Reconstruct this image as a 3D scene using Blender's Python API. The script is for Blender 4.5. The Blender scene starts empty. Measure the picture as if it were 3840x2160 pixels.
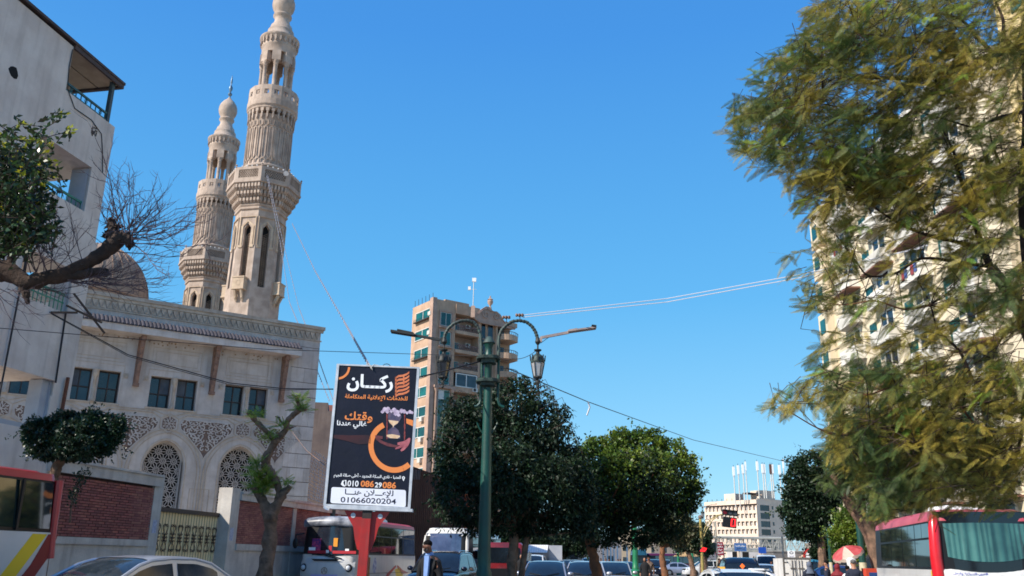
import bpy, math, random
import numpy as np
from math import sin, cos, tan, atan2, radians, degrees, pi, sqrt, hypot
from mathutils import Vector, Matrix

S = bpy.context.scene
COL = S.collection
RND = random.Random(7)

# ---------------------------------------------------------------- camera, sky, sun, exposure
F_PX = 3270.0                      # focal length in pixels of a 3840 px wide picture
PITCH = math.atan(1018 / F_PX)
ROLL = 160 / 10480
CF = Vector((0, cos(PITCH), sin(PITCH)))
_u0 = Vector((0, -sin(PITCH), cos(PITCH)))
_r0 = Vector((1, 0, 0))
CU = (cos(ROLL) * _u0 - sin(ROLL) * _r0)
CR = (cos(ROLL) * _r0 + sin(ROLL) * _u0)
EYE = Vector((0, 0, 1.5))
cam_data = bpy.data.cameras.new('camera')
cam = bpy.data.objects.new('camera', cam_data)
COL.objects.link(cam)
cam_data.sensor_width = 36
cam_data.lens = 36 * F_PX / 3840
cam_data.clip_start = 0.1
cam_data.clip_end = 6000
mw = Matrix((CR, CU, -CF)).transposed().to_4x4()
mw.translation = EYE
cam.matrix_world = mw
S.camera = cam

SUN_AZ, SUN_EL = 239.0, 37.0       # degrees, clockwise from +Y
world = bpy.data.worlds.new('World')
S.world = world
world.use_nodes = True
wn = world.node_tree
wn.nodes.clear()
w_out = wn.nodes.new('ShaderNodeOutputWorld')
w_bg = wn.nodes.new('ShaderNodeBackground')
w_sky = wn.nodes.new('ShaderNodeTexSky')
w_sky.sky_type = 'NISHITA'
w_sky.sun_disc = False
w_sky.sun_elevation = radians(SUN_EL)
w_sky.sun_rotation = radians(SUN_AZ)
w_sky.altitude = 0
w_sky.air_density = 1.0
w_sky.dust_density = 0.4
w_sky.ozone_density = 2.2
w_hs = wn.nodes.new('ShaderNodeHueSaturation')
w_hs.inputs['Saturation'].default_value = 1.12
w_hs.inputs['Value'].default_value = 1.0
# deepen the physical sky towards the even azure of a dry winter day, the same all round the horizon
w_tc = wn.nodes.new('ShaderNodeTexCoord')
w_sep = wn.nodes.new('ShaderNodeSeparateXYZ')
w_ramp = wn.nodes.new('ShaderNodeValToRGB')
w_mix = wn.nodes.new('ShaderNodeMix')
w_mix.data_type = 'RGBA'
w_mix.inputs[0].default_value = 0.86
K_ = 1 / 0.15 / 1.6
for pos, (r_, g_, b_) in ((0.0, (0.36, 0.70, 0.90)), (0.08, (0.25, 0.63, 0.90)), (0.28, (0.10, 0.46, 0.87)), (0.55, (0.05, 0.30, 0.80)), (1.0, (0.035, 0.18, 0.60))):
    e_ = w_ramp.color_ramp.elements.new(pos) if pos not in (0.0, 1.0) else w_ramp.color_ramp.elements[0 if pos == 0 else -1]
    e_.color = (r_ * K_, g_ * K_, b_ * K_, 1)
wn.links.new(w_tc.outputs['Generated'], w_sep.inputs[0])
wn.links.new(w_sep.outputs['Z'], w_ramp.inputs[0])
wn.links.new(w_sky.outputs[0], w_hs.inputs['Color'])
wn.links.new(w_hs.outputs[0], w_mix.inputs[6])
wn.links.new(w_ramp.outputs[0], w_mix.inputs[7])
wn.links.new(w_mix.outputs[2], w_bg.inputs[0])
wn.links.new(w_bg.outputs[0], w_out.inputs[0])
w_bg.inputs[1].default_value = 0.15
sd = bpy.data.lights.new('sun', 'SUN')
sd.energy = 4.0
sd.angle = radians(0.5)
sd.color = (1.0, 0.93, 0.82)
sun = bpy.data.objects.new('sun', sd)
COL.objects.link(sun)
_s = Vector((sin(radians(SUN_AZ)) * cos(radians(SUN_EL)), cos(radians(SUN_AZ)) * cos(radians(SUN_EL)), sin(radians(SUN_EL))))
sun.rotation_euler = _s.to_track_quat('Z', 'Y').to_euler()
S.view_settings.view_transform = 'Standard'
S.view_settings.look = 'None'
S.view_settings.gamma = 1
S.view_settings.use_curve_mapping = False
S.view_settings.exposure = 0.72
S.cycles.use_denoising = True
S.cycles.max_bounces = 6
S.cycles.diffuse_bounces = 3
S.cycles.transparent_max_bounces = 12
S.cycles.filter_width = 1.7


def P(px, py, Y):
    """the place in the world that lies Y metres ahead at a pixel of the 3840 x 2160 photograph"""
    d = CF + (px - 1920) / F_PX * CR + (1080 - py) / F_PX * CU
    return EYE + d * (Y / d.y)


def gx(px, Y):
    return P(px, 2098 + (px - 1920) * 0.0153, Y).x


# ---------------------------------------------------------------- helpers
def lin(r, g, b):
    def f(c):
        c /= 255
        return c / 12.92 if c <= 0.04045 else ((c + 0.055) / 1.055) ** 2.4
    return (f(r), f(g), f(b), 1)


MATS = {}


def mat(name, col, col2=None, scale=2.0, rough=0.8, bump=0.0, bscale=30.0, metal=0.0, streak=0.0, streak_col=None,
        island=0.0, objrand=0.0, ior=None, trans=0.0, coat=0.0, emit=None, spec=0.5, alpha=None, lo=0.38, hi=0.62):
    if name in MATS:
        return MATS[name]
    m = bpy.data.materials.new(name)
    m.use_nodes = True
    nt = m.node_tree
    N, L = nt.nodes, nt.links
    b = N['Principled BSDF']
    c1 = lin(*col)
    b.inputs['Base Color'].default_value = c1
    b.inputs['Roughness'].default_value = rough
    b.inputs['Metallic'].default_value = metal
    b.inputs['Specular IOR Level'].default_value = spec
    if coat:
        b.inputs['Coat Weight'].default_value = coat
        b.inputs['Coat Roughness'].default_value = 0.08
    tc = N.new('ShaderNodeTexCoord')
    cur = None

    def noise(sc, det=5.0, stretch=None):
        n = N.new('ShaderNodeTexNoise')
        n.inputs['Scale'].default_value = sc
        n.inputs['Detail'].default_value = det
        n.inputs['Roughness'].default_value = 0.6
        if stretch:
            mp = N.new('ShaderNodeMapping')
            mp.inputs['Scale'].default_value = stretch
            L.new(tc.outputs['Object'], mp.inputs[0])
            L.new(mp.outputs[0], n.inputs['Vector'])
        else:
            L.new(tc.outputs['Object'], n.inputs['Vector'])
        return n

    def mix(fac, a, bb, amount=1.0, lo_=0.38, hi_=0.62):
        r = N.new('ShaderNodeMapRange')
        r.inputs['From Min'].default_value = lo_
        r.inputs['From Max'].default_value = hi_
        r.inputs['To Max'].default_value = amount
        L.new(fac, r.inputs['Value'])
        x = N.new('ShaderNodeMix')
        x.data_type = 'RGBA'
        L.new(r.outputs[0], x.inputs[0])
        for sock, v in ((x.inputs[6], a), (x.inputs[7], bb)):
            if isinstance(v, tuple):
                sock.default_value = v
            else:
                L.new(v, sock)
        return x.outputs[2]
    if col2:
        cur = mix(noise(scale).outputs['Fac'], c1, lin(*col2), 1.0, lo, hi)
    if streak:
        sc = lin(*(streak_col or (90, 80, 70)))
        cur = mix(noise(1.0, 6.0, (5.0, 5.0, 0.35)).outputs['Fac'], cur or c1, sc, streak, 0.5, 0.72)
    if island:
        g = N.new('ShaderNodeNewGeometry')
        h = N.new('ShaderNodeHueSaturation')
        if cur:
            L.new(cur, h.inputs['Color'])
        else:
            h.inputs['Color'].default_value = c1
        r = N.new('ShaderNodeMapRange')
        r.inputs['To Min'].default_value = 1 - island
        r.inputs['To Max'].default_value = 1 + island
        L.new(g.outputs['Random Per Island'], r.inputs['Value'])
        L.new(r.outputs[0], h.inputs['Value'])
        r2 = N.new('ShaderNodeMapRange')
        r2.inputs['From Min'].default_value = 0
        r2.inputs['To Min'].default_value = 0.5 - island * 0.07
        r2.inputs['To Max'].default_value = 0.5 + island * 0.03
        L.new(g.outputs['Random Per Island'], r2.inputs['Value'])
        L.new(r2.outputs[0], h.inputs['Hue'])
        cur = h.outputs[0]
    if objrand:
        oi = N.new('ShaderNodeObjectInfo')
        h = N.new('ShaderNodeHueSaturation')
        if cur:
            L.new(cur, h.inputs['Color'])
        else:
            h.inputs['Color'].default_value = c1
        r = N.new('ShaderNodeMapRange')
        r.inputs['To Min'].default_value = 1 - objrand
        r.inputs['To Max'].default_value = 1 + objrand * 0.6
        L.new(oi.outputs['Random'], r.inputs['Value'])
        L.new(r.outputs[0], h.inputs['Value'])
        cur = h.outputs[0]
    if ior:
        b.inputs['IOR'].default_value = ior
    if cur:
        L.new(cur, b.inputs['Base Color'])
    if bump:
        bn = noise(bscale, 6.0)
        bp = N.new('ShaderNodeBump')
        bp.inputs['Strength'].default_value = min(1.0, bump)
        bp.inputs['Distance'].default_value = 0.02
        L.new(bn.outputs['Fac'], bp.inputs['Height'])
        L.new(bp.outputs[0], b.inputs['Normal'])
    if emit:
        b.inputs['Emission Color'].default_value = lin(*emit[:3])
        b.inputs['Emission Strength'].default_value = emit[3]
    if alpha is not None:
        b.inputs['Alpha'].default_value = alpha
    if trans:
        t = N.new('ShaderNodeBsdfTranslucent')
        if cur:
            L.new(cur, t.inputs[0])
        else:
            t.inputs[0].default_value = c1
        ms = N.new('ShaderNodeMixShader')
        ms.inputs[0].default_value = trans
        L.new(b.outputs[0], ms.inputs[1])
        L.new(t.outputs[0], ms.inputs[2])
        L.new(ms.outputs[0], N['Material Output'].inputs[0])
    MATS[name] = m
    return m


def tag(o, label=None, cat=None, group=None, kind=None):
    if label:
        o['label'] = label
    if cat:
        o['category'] = cat
    if group:
        o['group'] = group
    if kind:
        o['kind'] = kind
    return o


def empty(name, loc=(0, 0, 0), rz=0.0, label=None, cat=None, group=None, rot=None):
    o = bpy.data.objects.new(name, None)
    o.empty_display_size = 0.3
    COL.objects.link(o)
    o.location = loc
    o.rotation_euler = rot or (0, 0, rz)
    return tag(o, label, cat, group)


def frame(name, xy, az, label, cat, group=None, z=0):
    """an Empty whose +x runs along a wall of azimuth az (degrees clockwise from +Y) and whose +y points behind the wall"""
    return empty(name, (xy[0], xy[1], z), radians(90 - az), label, cat, group)


class MB:
    def __init__(self, xf=None):
        self.v, self.f, self.xf = [], [], xf

    def add(self, vs, fs):
        n = len(self.v)
        if self.xf is not None:
            vs = [self.xf @ Vector(p) for p in vs]
        self.v.extend([tuple(p) for p in vs])
        self.f.extend([tuple(n + i for i in f) for f in fs])
        return self

    def box(self, x0, x1, y0, y1, z0, z1):
        vs = [(x0, y0, z0), (x1, y0, z0), (x1, y1, z0), (x0, y1, z0), (x0, y0, z1), (x1, y0, z1), (x1, y1, z1), (x0, y1, z1)]
        return self.add(vs, [(3, 2, 1, 0), (4, 5, 6, 7), (0, 1, 5, 4), (1, 2, 6, 5), (2, 3, 7, 6), (3, 0, 4, 7)])

    def bar(self, p, q, w, h=None, up=(0, 0, 1)):
        p, q = Vector(p), Vector(q)
        h = h or w
        d = (q - p).normalized()
        up = Vector(up)
        if abs(d.dot(up)) > 0.98:
            up = Vector((0, 1, 0)) if abs(d.y) < 0.9 else Vector((1, 0, 0))
        s = d.cross(up).normalized() * (w / 2)
        u = s.cross(d).normalized() * (h / 2)
        vs = [p - s - u, p + s - u, p + s + u, p - s + u, q - s - u, q + s - u, q + s + u, q - s + u]
        return self.add(vs, [(0, 1, 2, 3), (7, 6, 5, 4), (1, 0, 4, 5), (2, 1, 5, 6), (3, 2, 6, 7), (0, 3, 7, 4)])

    def tube(self, pts, r, seg=8, cap=True, jag=0.0, rnd=None):
        pts = [Vector(p) for p in pts]
        n = len(pts)
        rs = r if isinstance(r, (list, tuple)) else [r] * n
        vs, fs = [], []
        ref = Vector((0.0, 0.0, 1.0))
        t0 = (pts[1] - pts[0]).normalized()
        if abs(t0.dot(ref)) > 0.9:
            ref = Vector((1.0, 0.0, 0.0))
        s = t0.cross(ref).normalized()
        for i in range(n):
            t = (pts[min(i + 1, n - 1)] - pts[max(i - 1, 0)])
            t = t.normalized() if t.length > 1e-9 else t0
            s = (s - t * s.dot(t))
            s = s.normalized() if s.length > 1e-6 else t.orthogonal().normalized()
            u = t.cross(s)
            for k in range(seg):
                a = 2 * pi * k / seg
                rr = rs[i] * (1 + (rnd.uniform(-jag, jag) if jag else 0))
                vs.append(pts[i] + (s * cos(a) + u * sin(a)) * rr)
        for i in range(n - 1):
            for k in range(seg):
                a, b = i * seg + k, i * seg + (k + 1) % seg
                fs.append((a, b, b + seg, a + seg))
        if cap:
            fs.append(tuple(range(seg - 1, -1, -1)))
            fs.append(tuple((n - 1) * seg + k for k in range(seg)))
        return self.add(vs, fs)

    def lathe(self, prof, seg=24, c=(0, 0), phase=0.0, cap=True):
        vs, fs = [], []
        for (r, z) in prof:
            for k in range(seg):
                a = phase + 2 * pi * k / seg
                vs.append((c[0] + r * cos(a), c[1] + r * sin(a), z))
        n = len(prof)
        for i in range(n - 1):
            for k in range(seg):
                a, b = i * seg + k, i * seg + (k + 1) % seg
                fs.append((a, b, b + seg, a + seg))
        if cap:
            fs.append(tuple(range(seg - 1, -1, -1)))
            fs.append(tuple((n - 1) * seg + k for k in range(seg)))
        return self.add(vs, fs)

    def prism(self, poly, y0, y1):
        """a polygon in x, z pulled from y0 (front) to y1"""
        n = len(poly)
        vs = [(x, y0, z) for x, z in poly] + [(x, y1, z) for x, z in poly]
        ar = sum(poly[i][0] * poly[(i + 1) % n][1] - poly[(i + 1) % n][0] * poly[i][1] for i in range(n))
        if ar > 0:
            fs = [tuple(range(n)), tuple(range(2 * n - 1, n - 1, -1))]
            fs += [((i + 1) % n, i, i + n, (i + 1) % n + n) for i in range(n)]
        else:
            fs = [tuple(range(n - 1, -1, -1)), tuple(range(n, 2 * n))]
            fs += [(i, (i + 1) % n, (i + 1) % n + n, i + n) for i in range(n)]
        return self.add(vs, fs)

    def ribbon(self, pts, w, y0, y1, closed=False):
        """a flat strip of width w along points in x, z, pulled from y0 to y1"""
        n = len(pts)
        L_, R_ = [], []
        for i in range(n):
            if closed:
                a, b = pts[(i - 1) % n], pts[(i + 1) % n]
            else:
                a, b = pts[max(i - 1, 0)], pts[min(i + 1, n - 1)]
            dx, dz = b[0] - a[0], b[1] - a[1]
            l = hypot(dx, dz) or 1
            nx, nz = -dz / l * w / 2, dx / l * w / 2
            L_.append((pts[i][0] + nx, pts[i][1] + nz))
            R_.append((pts[i][0] - nx, pts[i][1] - nz))
        vs = []
        for i in range(n):
            vs += [(L_[i][0], y0, L_[i][1]), (R_[i][0], y0, R_[i][1]), (R_[i][0], y1, R_[i][1]), (L_[i][0], y1, L_[i][1])]
        fs = []
        for i in range(n if closed else n - 1):
            a, b = 4 * i, 4 * ((i + 1) % n)
            fs += [(a + 1, b + 1, b, a), (a, b, b + 3, a + 3), (b + 1, a + 1, a + 2, b + 2)]
        return self.add(vs, fs)

    def ball(self, c, r, seg=10, rings=6, sc=(1, 1, 1)):
        vs, fs = [], []
        for i in range(rings + 1):
            t = pi * i / rings
            for k in range(seg):
                a = 2 * pi * k / seg
                vs.append((c[0] + r * sc[0] * sin(t) * cos(a), c[1] + r * sc[1] * sin(t) * sin(a), c[2] + r * sc[2] * cos(t)))
        for i in range(rings):
            for k in range(seg):
                a, b = i * seg + k, i * seg + (k + 1) % seg
                fs.append((a + seg, b + seg, b, a))
        return self.add(vs, fs)

    def mesh(self, name, m, smooth=False):
        me = bpy.data.meshes.new(name)
        me.from_pydata(self.v, [], self.f)
        if m is not None:
            me.materials.append(m)
        if smooth:
            me.polygons.foreach_set('use_smooth', [True] * len(me.polygons))
            if smooth != 'full':
                try:
                    me.set_sharp_from_angle(angle=radians(40))
                except Exception:
                    pass
        me.update()
        return me

    def build(self, name, m, parent=None, smooth=False, **kw):
        o = bpy.data.objects.new(name, self.mesh(name, m, smooth))
        COL.objects.link(o)
        if parent is not None:
            o.parent = parent
        return tag(o, **kw)


def inst(name, me, parent, loc, rot=(0, 0, 0), scale=None):
    o = bpy.data.objects.new(name, me)
    COL.objects.link(o)
    o.parent = parent
    o.location = loc
    o.rotation_euler = rot
    if scale:
        o.scale = scale
    return o


def copy_tree(o, parent=None):
    c = o.copy()
    COL.objects.link(c)
    if parent is not None:
        c.parent = parent
        c.matrix_parent_inverse = o.matrix_parent_inverse.copy()
    for ch in list(o.children):
        copy_tree(ch, c)
    return c


def np_mesh(name, V, Fq, m, parent=None, smooth=False, **kw):
    """fast mesh from numpy: V (n,3), Fq (k,3 or 4)"""
    me = bpy.data.meshes.new(name)
    V = np.asarray(V, dtype=np.float32)
    Fq = np.asarray(Fq, dtype=np.int32)
    k = Fq.shape[1]
    me.vertices.add(len(V))
    me.vertices.foreach_set('co', V.ravel())
    me.loops.add(Fq.size)
    me.loops.foreach_set('vertex_index', Fq.ravel())
    me.polygons.add(len(Fq))
    me.polygons.foreach_set('loop_start', np.arange(0, Fq.size, k, dtype=np.int32))
    me.polygons.foreach_set('loop_total', np.full(len(Fq), k, dtype=np.int32))
    me.update(calc_edges=True)
    me.materials.append(m)
    o = bpy.data.objects.new(name, me)
    COL.objects.link(o)
    if parent is not None:
        o.parent = parent
    return tag(o, **kw)


# ---------------------------------------------------------------- materials
m_stone_wall = mat('pale limestone', (200, 194, 190), (182, 175, 171), 1.6, 0.88, 0.5, 40, objrand=0.14, streak=0.45, streak_col=(150, 135, 120))
m_stone_trim = mat('warm limestone trim', (186, 174, 160), (166, 152, 138), 3.0, 0.88, 0.4, 40, streak=0.3, streak_col=(130, 115, 100))
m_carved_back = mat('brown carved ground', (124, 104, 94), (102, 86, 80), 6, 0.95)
m_minaret = mat('minaret stone', (188, 168, 152), (162, 142, 127), 1.6, 0.9, 0.8, 25, streak=0.45, streak_col=(140, 118, 98))
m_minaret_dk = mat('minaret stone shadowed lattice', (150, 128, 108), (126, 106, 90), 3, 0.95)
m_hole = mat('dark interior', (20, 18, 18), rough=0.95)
m_glass_dk = mat('dark window glass', (22, 28, 36), (44, 52, 60), 0.9, 0.1, spec=0.7, objrand=0.6)
m_tile = mat('grey clay roof tiles', (78, 74, 80), (64, 60, 68), 5, 0.85, objrand=0.3)
m_bracket = mat('weathered pink wood', (142, 112, 96), (112, 88, 78), 6, 0.85, 0.4, 50)
m_plaster = mat('old white plaster', (212, 204, 196), (196, 186, 178), 1.3, 0.92, 0.6, 12, streak=0.28, streak_col=(118, 108, 98))
m_plaster_bl = mat('pale blue grey plaster', (172, 176, 182), (158, 162, 170), 1.5, 0.9, 0.4, 12)
m_roof_steel = mat('brown roof sheet', (76, 62, 58), (58, 48, 46), 3, 0.7)
m_rail_green = mat('teal painted rail', (38, 96, 96), (28, 74, 78), 5, 0.5)
m_steel_gr = mat('grey green steel', (62, 82, 88), (46, 62, 68), 5, 0.6)
m_brick = mat('red brick', (158, 104, 92), (134, 86, 78), 1.2, 0.9, 0.5, 60, island=0.2)
m_mortar = mat('dark mortar', (74, 54, 50), (60, 46, 44), 8, 0.95)
m_fence_pl = mat('fence plaster', (200, 192, 182), (178, 170, 162), 1.6, 0.9, 0.5, 20, streak=0.35, streak_col=(120, 108, 98))
m_gate = mat('cream corrugated steel', (250, 230, 184), (244, 220, 170), 2, 0.6, streak=0.1, streak_col=(130, 100, 60))
m_iron = mat('dark wrought iron', (46, 36, 34), (60, 46, 40), 8, 0.6)
m_dome = mat('brown dome plaster', (166, 140, 120), (150, 126, 108), 1.4, 0.9, 0.4, 10)
m_metal_bl = mat('blue grey metal', (110, 132, 150), (88, 108, 126), 4, 0.45, metal=0.5)
m_white = mat('white paint', (225, 225, 225), rough=0.5)
m_black = mat('black rubber', (20, 20, 22), rough=0.7)
m_wire = mat('dark cable', (38, 36, 38), rough=0.7)
m_wire_lt = mat('pale cable', (190, 190, 196), rough=0.6)

# ---------------------------------------------------------------- the ground, road and pavements
asphalt = mat('asphalt', (112, 108, 106), (98, 95, 94), 0.8, 0.9, 0.5, 60)
pave = mat('pavement slabs', (184, 174, 162), (166, 156, 146), 1.4, 0.9, 0.3, 30)
kerb_m = mat('kerb stone', (160, 156, 150), (120, 116, 110), 2, 0.85)
earth = mat('dusty ground', (176, 160, 140), (156, 142, 124), 0.6, 0.95, 0.5, 20)
MB().add([(-3000, -200, -0.15), (3000, -200, -0.15), (3000, 5000, -0.15), (-3000, 5000, -0.15)], [(0, 1, 2, 3)]).build('ground', earth, kind='structure')
STREET = radians(12.0)
sx, sy = sin(STREET), cos(STREET)


def along(x, s):
    """a point on the street: s metres down the street, x metres to its right"""
    return Vector((x * sy + s * sx, -x * sx + s * sy, 0))


def strip(name, x0, x1, s0, s1, z0, z1, m, **kw):
    a, b, c, d = along(x0, s0), along(x1, s0), along(x1, s1), along(x0, s1)
    vs = [(p.x, p.y, z) for z in (z0, z1) for p in (a, b, c, d)]
    return MB().add(vs, [(3, 2, 1, 0), (4, 5, 6, 7), (0, 1, 5, 4), (1, 2, 6, 5), (2, 3, 7, 6), (3, 0, 4, 7)]).build(name, m, **kw)


strip('road', -11.2, 19, -40, 600, -0.12, 0.0, asphalt, kind='structure')
strip('pavement', -14.5, -11.2, -40, 160, -0.12, 0.12, pave, kind='structure')
strip('pavement', 19, 26, -40, 600, -0.12, 0.12, pave, kind='structure')
strip('median', 0.4, 2.4, 12, 130, 0.004, 0.14, kerb_m, kind='structure')
for xx in (-5.2, 8.0, 13.5):
    mk = MB()
    for s in range(0, 300, 9):
        a, b, c, d = along(xx - 0.06, s), along(xx + 0.06, s), along(xx + 0.06, s + 3), along(xx - 0.06, s + 3)
        mk.add([(p.x, p.y, 0.005) for p in (a, b, c, d)], [(0, 1, 2, 3)])
    mk.build('lane_marking', m_white, kind='structure')
# ================================================================ the mosque
MOS = (-9.44, 42.0)
mosque = frame('mosque', MOS, 57, 'pale limestone mosque with carved spandrels, lattice arch windows and a tiled hood', 'mosque')
BAY = 3.24
CENT = [-3.35 - BAY * k for k in range(7)]


def arch(c, hw, spring, apex, n=10):
    """outline of a pointed arch from the left spring over the apex to the right spring"""
    pts = []
    rise = apex - spring
    for i in range(n + 1):
        t = i / n
        # four-centred look: quick curve at the haunch, flatter to the tip
        a = t * pi / 2
        x = -hw * (cos(a) ** 0.9 if t < 1 else 0)
        z = spring + rise * (0.88 * sin(a) + 0.12 * t * t)
        pts.append((c + x, z))
    return pts + [(2 * c - x, z) for x, z in pts[-2::-1]]


OPEN_HW, OPEN_SP, OPEN_AP = 0.86, 5.1, 6.25
W = MB()


def quadxz(m, x0, x1, z0, z1, y=0.0):
    m.add([(x0, y, z0), (x1, y, z0), (x1, y, z1), (x0, y, z1)], [(0, 1, 2, 3)])


right_end = CENT[0] + BAY / 2
quadxz(W, right_end, 0, 0, 12.33)
quadxz(W, -27, CENT[-1] - BAY / 2, 0, 12.33)
for c in CENT:
    l, r = c - BAY / 2, c + BAY / 2
    ap = arch(c, OPEN_HW, OPEN_SP, OPEN_AP)
    half = len(ap) // 2
    left = [(l, 0), (c - OPEN_HW, 0)] + ap[:half + 1] + [(c, 7.62), (l, 7.62)]
    rgt = [(r, 7.62), (c, 7.62)] + ap[half:] + [(c + OPEN_HW, 0), (r, 0)]
    for poly in (left, rgt):
        W.add([(x, 0, z) for x, z in poly], [tuple(range(len(poly)))])
    out = [(c - OPEN_HW, 0)] + ap + [(c + OPEN_HW, 0)]
    for i in range(len(out) - 1):
        (xa, za), (xb, zb) = out[i], out[i + 1]
        W.add([(xa, 0, za), (xb, 0, zb), (xb, 0.45, zb), (xa, 0.45, za)], [(0, 1, 2, 3)])
    # upper double window
    quadxz(W, l, c - 1.0, 7.62, 9.0)
    quadxz(W, c - 0.12, c + 0.14, 7.62, 9.0)
    quadxz(W, c + 1.0, r, 7.62, 9.0)
    quadxz(W, l, r, 9.0, 12.33)
    for x0, x1 in ((c - 1.0, c - 0.12), (c + 0.14, c + 1.0)):
        W.add([(x0, 0, 7.62), (x0, 0, 9.0), (x0, 0.32, 9.0), (x0, 0.32, 7.62)], [(0, 1, 2, 3)])
        W.add([(x1, 0, 7.62), (x1, 0.32, 7.62), (x1, 0.32, 9.0), (x1, 0, 9.0)], [(0, 1, 2, 3)])
        W.add([(x0, 0, 9.0), (x1, 0, 9.0), (x1, 0.32, 9.0), (x0, 0.32, 9.0)], [(0, 1, 2, 3)])
        W.add([(x0, 0, 7.62), (x0, 0.32, 7.62), (x1, 0.32, 7.62), (x1, 0, 7.62)], [(0, 1, 2, 3)])
W.build('wall', m_stone_wall, mosque)
# the building behind the wall
W = MB()
W.add([(0, 0, 0), (0, 16, 0), (0, 16, 12.33), (0, 0, 12.33)], [(0, 1, 2, 3)])
W.add([(-27, 16, 0), (-27, 0, 0), (-27, 0, 12.33), (-27, 16, 12.33)], [(0, 1, 2, 3)])
W.add([(-27, 16, 0), (-27, 16, 12.33), (0, 16, 12.33), (0, 16, 0)], [(0, 1, 2, 3)])
W.build('side_wall', m_stone_wall, mosque)
MB().box(-26.9, -0.1, 0.4, 15.9, 11.3, 11.5).build('roof', m_stone_trim, mosque)
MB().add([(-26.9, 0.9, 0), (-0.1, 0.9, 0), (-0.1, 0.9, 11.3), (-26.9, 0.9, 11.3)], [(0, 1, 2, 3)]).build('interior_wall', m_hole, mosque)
# side face window box seen on the right side of the corner
MB().box(0.0, 0.35, 2.0, 3.1, 7.9, 8.9).box(0.0, 0.45, 1.9, 3.2, 8.9, 9.0).build('oriel', m_stone_trim, mosque)

# cornice with a frieze of little triangles
Cn = MB()
Cn.box(-27, 0.16, -0.16, 0.3, 12.2, 12.36)
Cn.box(-27, 0.10, -0.10, 0.0, 12.06, 12.2)
Cn.box(-27, 0.05, -0.05, 0.0, 11.62, 11.68)
Cn.build('cornice', m_stone_trim, mosque)
Fr = MB()
x = -0.05
while x > -26.5:
    Fr.prism([(x, 12.05), (x - 0.26, 12.05), (x - 0.13, 11.72)], -0.07, 0.0)
    Fr.prism([(x - 0.15, 11.7), (x - 0.37, 11.7), (x - 0.26, 11.96)], -0.03, 0.0)
    x -= 0.26
Fr.build('frieze', m_stone_trim, mosque, kind='stuff')
# incised course lines
G = MB()
m_groove = mat('joint shade line', (120, 112, 106), (100, 92, 88), 4, 0.95)
for i, z in enumerate([11.25, 10.2, 9.5, 8.8, 8.1, 7.4, 6.75, 6.1, 5.45, 4.8, 4.15, 3.5, 2.85]):
    G.box(-27 if i == 0 else -1.35, 0.0, -0.004, 0.0, z, z + 0.028)
G.build('joint', m_groove, mosque)
RNDM = random.Random(3)
# faint protruding courses: every second block of the corner pier stands a little proud
blk = MB()
zz = [11.25, 10.2, 9.5, 8.8, 8.1, 7.4, 6.75, 6.1, 5.45, 4.8, 4.15, 3.5, 2.85, 2.2]
stone_me = {}
for i in range(1, len(zz) - 1):
    z0, z1 = zz[i + 1] + 0.03, zz[i] - 0.004
    xs = [0.0, -0.68, -1.35] if i % 2 else [0.0, -0.3, -0.98, -1.35]
    for a in range(len(xs) - 1):
        MB().box(xs[a + 1] + 0.006, xs[a] - 0.004, -0.014 - 0.006 * RNDM.random(), -0.0045, z0, z1).build('stone', m_stone_wall, mosque)

# hood
H = MB()
H.prism([(-11.6, 10.93), (-1.15, 10.93), (-1.15, 10.62), (-11.6, 10.62)], -0.78, -0.70)
H.box(-11.6, -1.15, -0.70, 0.0, 10.62, 10.68)
H.box(-11.6, -1.15, -0.70, -0.002, 10.86, 10.93)
H.build('hood', m_stone_wall, mosque)
tile = MB()
seg = 5
for y0, y1, zt0, zt1 in ((-0.84, -0.36, 10.93, 11.27),):
    vs, fs = [], []
    for j, (y, zb) in enumerate(((y0, zt0), (y1, zt1))):
        for k in range(seg + 1):
            a = pi * k / seg
            vs.append((-0.075 * cos(a), y, zb + 0.065 * sin(a)))
    for k in range(seg):
        fs.append((k, k + 1, seg + 2 + k, seg + 1 + k))
    fs.append(tuple(range(seg, -1, -1)))
    tile.add(vs, fs)
tile_me = tile.mesh('roof_tile', m_tile)
x = -1.24
while x > -11.6:
    inst('roof_tile', tile_me, mosque, (x, 0, RNDM.uniform(-.006, .006)))
    x -= 0.165
MB().add([(-11.6, -0.82, 10.935), (-1.15, -0.82, 10.935), (-1.15, -0.36, 11.27), (-11.6, -0.36, 11.27), (-11.6, 0, 11.3), (-1.15, 0, 11.3)], [(0, 1, 2, 3), (3, 2, 5, 4)]).build('tile_bed', m_tile, mosque)
# brackets
for c in CENT[:4]:
    xb = c + BAY / 2
    b = MB()
    b.prism([(xb - 0.11, 8.45), (xb + 0.11, 8.45), (xb + 0.11, 10.62), (xb - 0.11, 10.62)], -0.10, -0.001)
    b.bar((xb, -0.16, 8.55), (xb, -0.52, 10.55), 0.17, 0.14)
    b.box(xb - 0.10, xb + 0.10, -0.62, -0.12, 10.40, 10.60)
    b.box(xb - 0.13, xb + 0.13, -0.24, -0.12, 8.42, 8.56)
    for k in range(6):
        t = k / 5
        b.ball((xb, -0.24 - 0.34 * t, 8.9 + 1.5 * t), 0.055, 6, 4)
    b.build('bracket', m_bracket, mosque)

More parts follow.
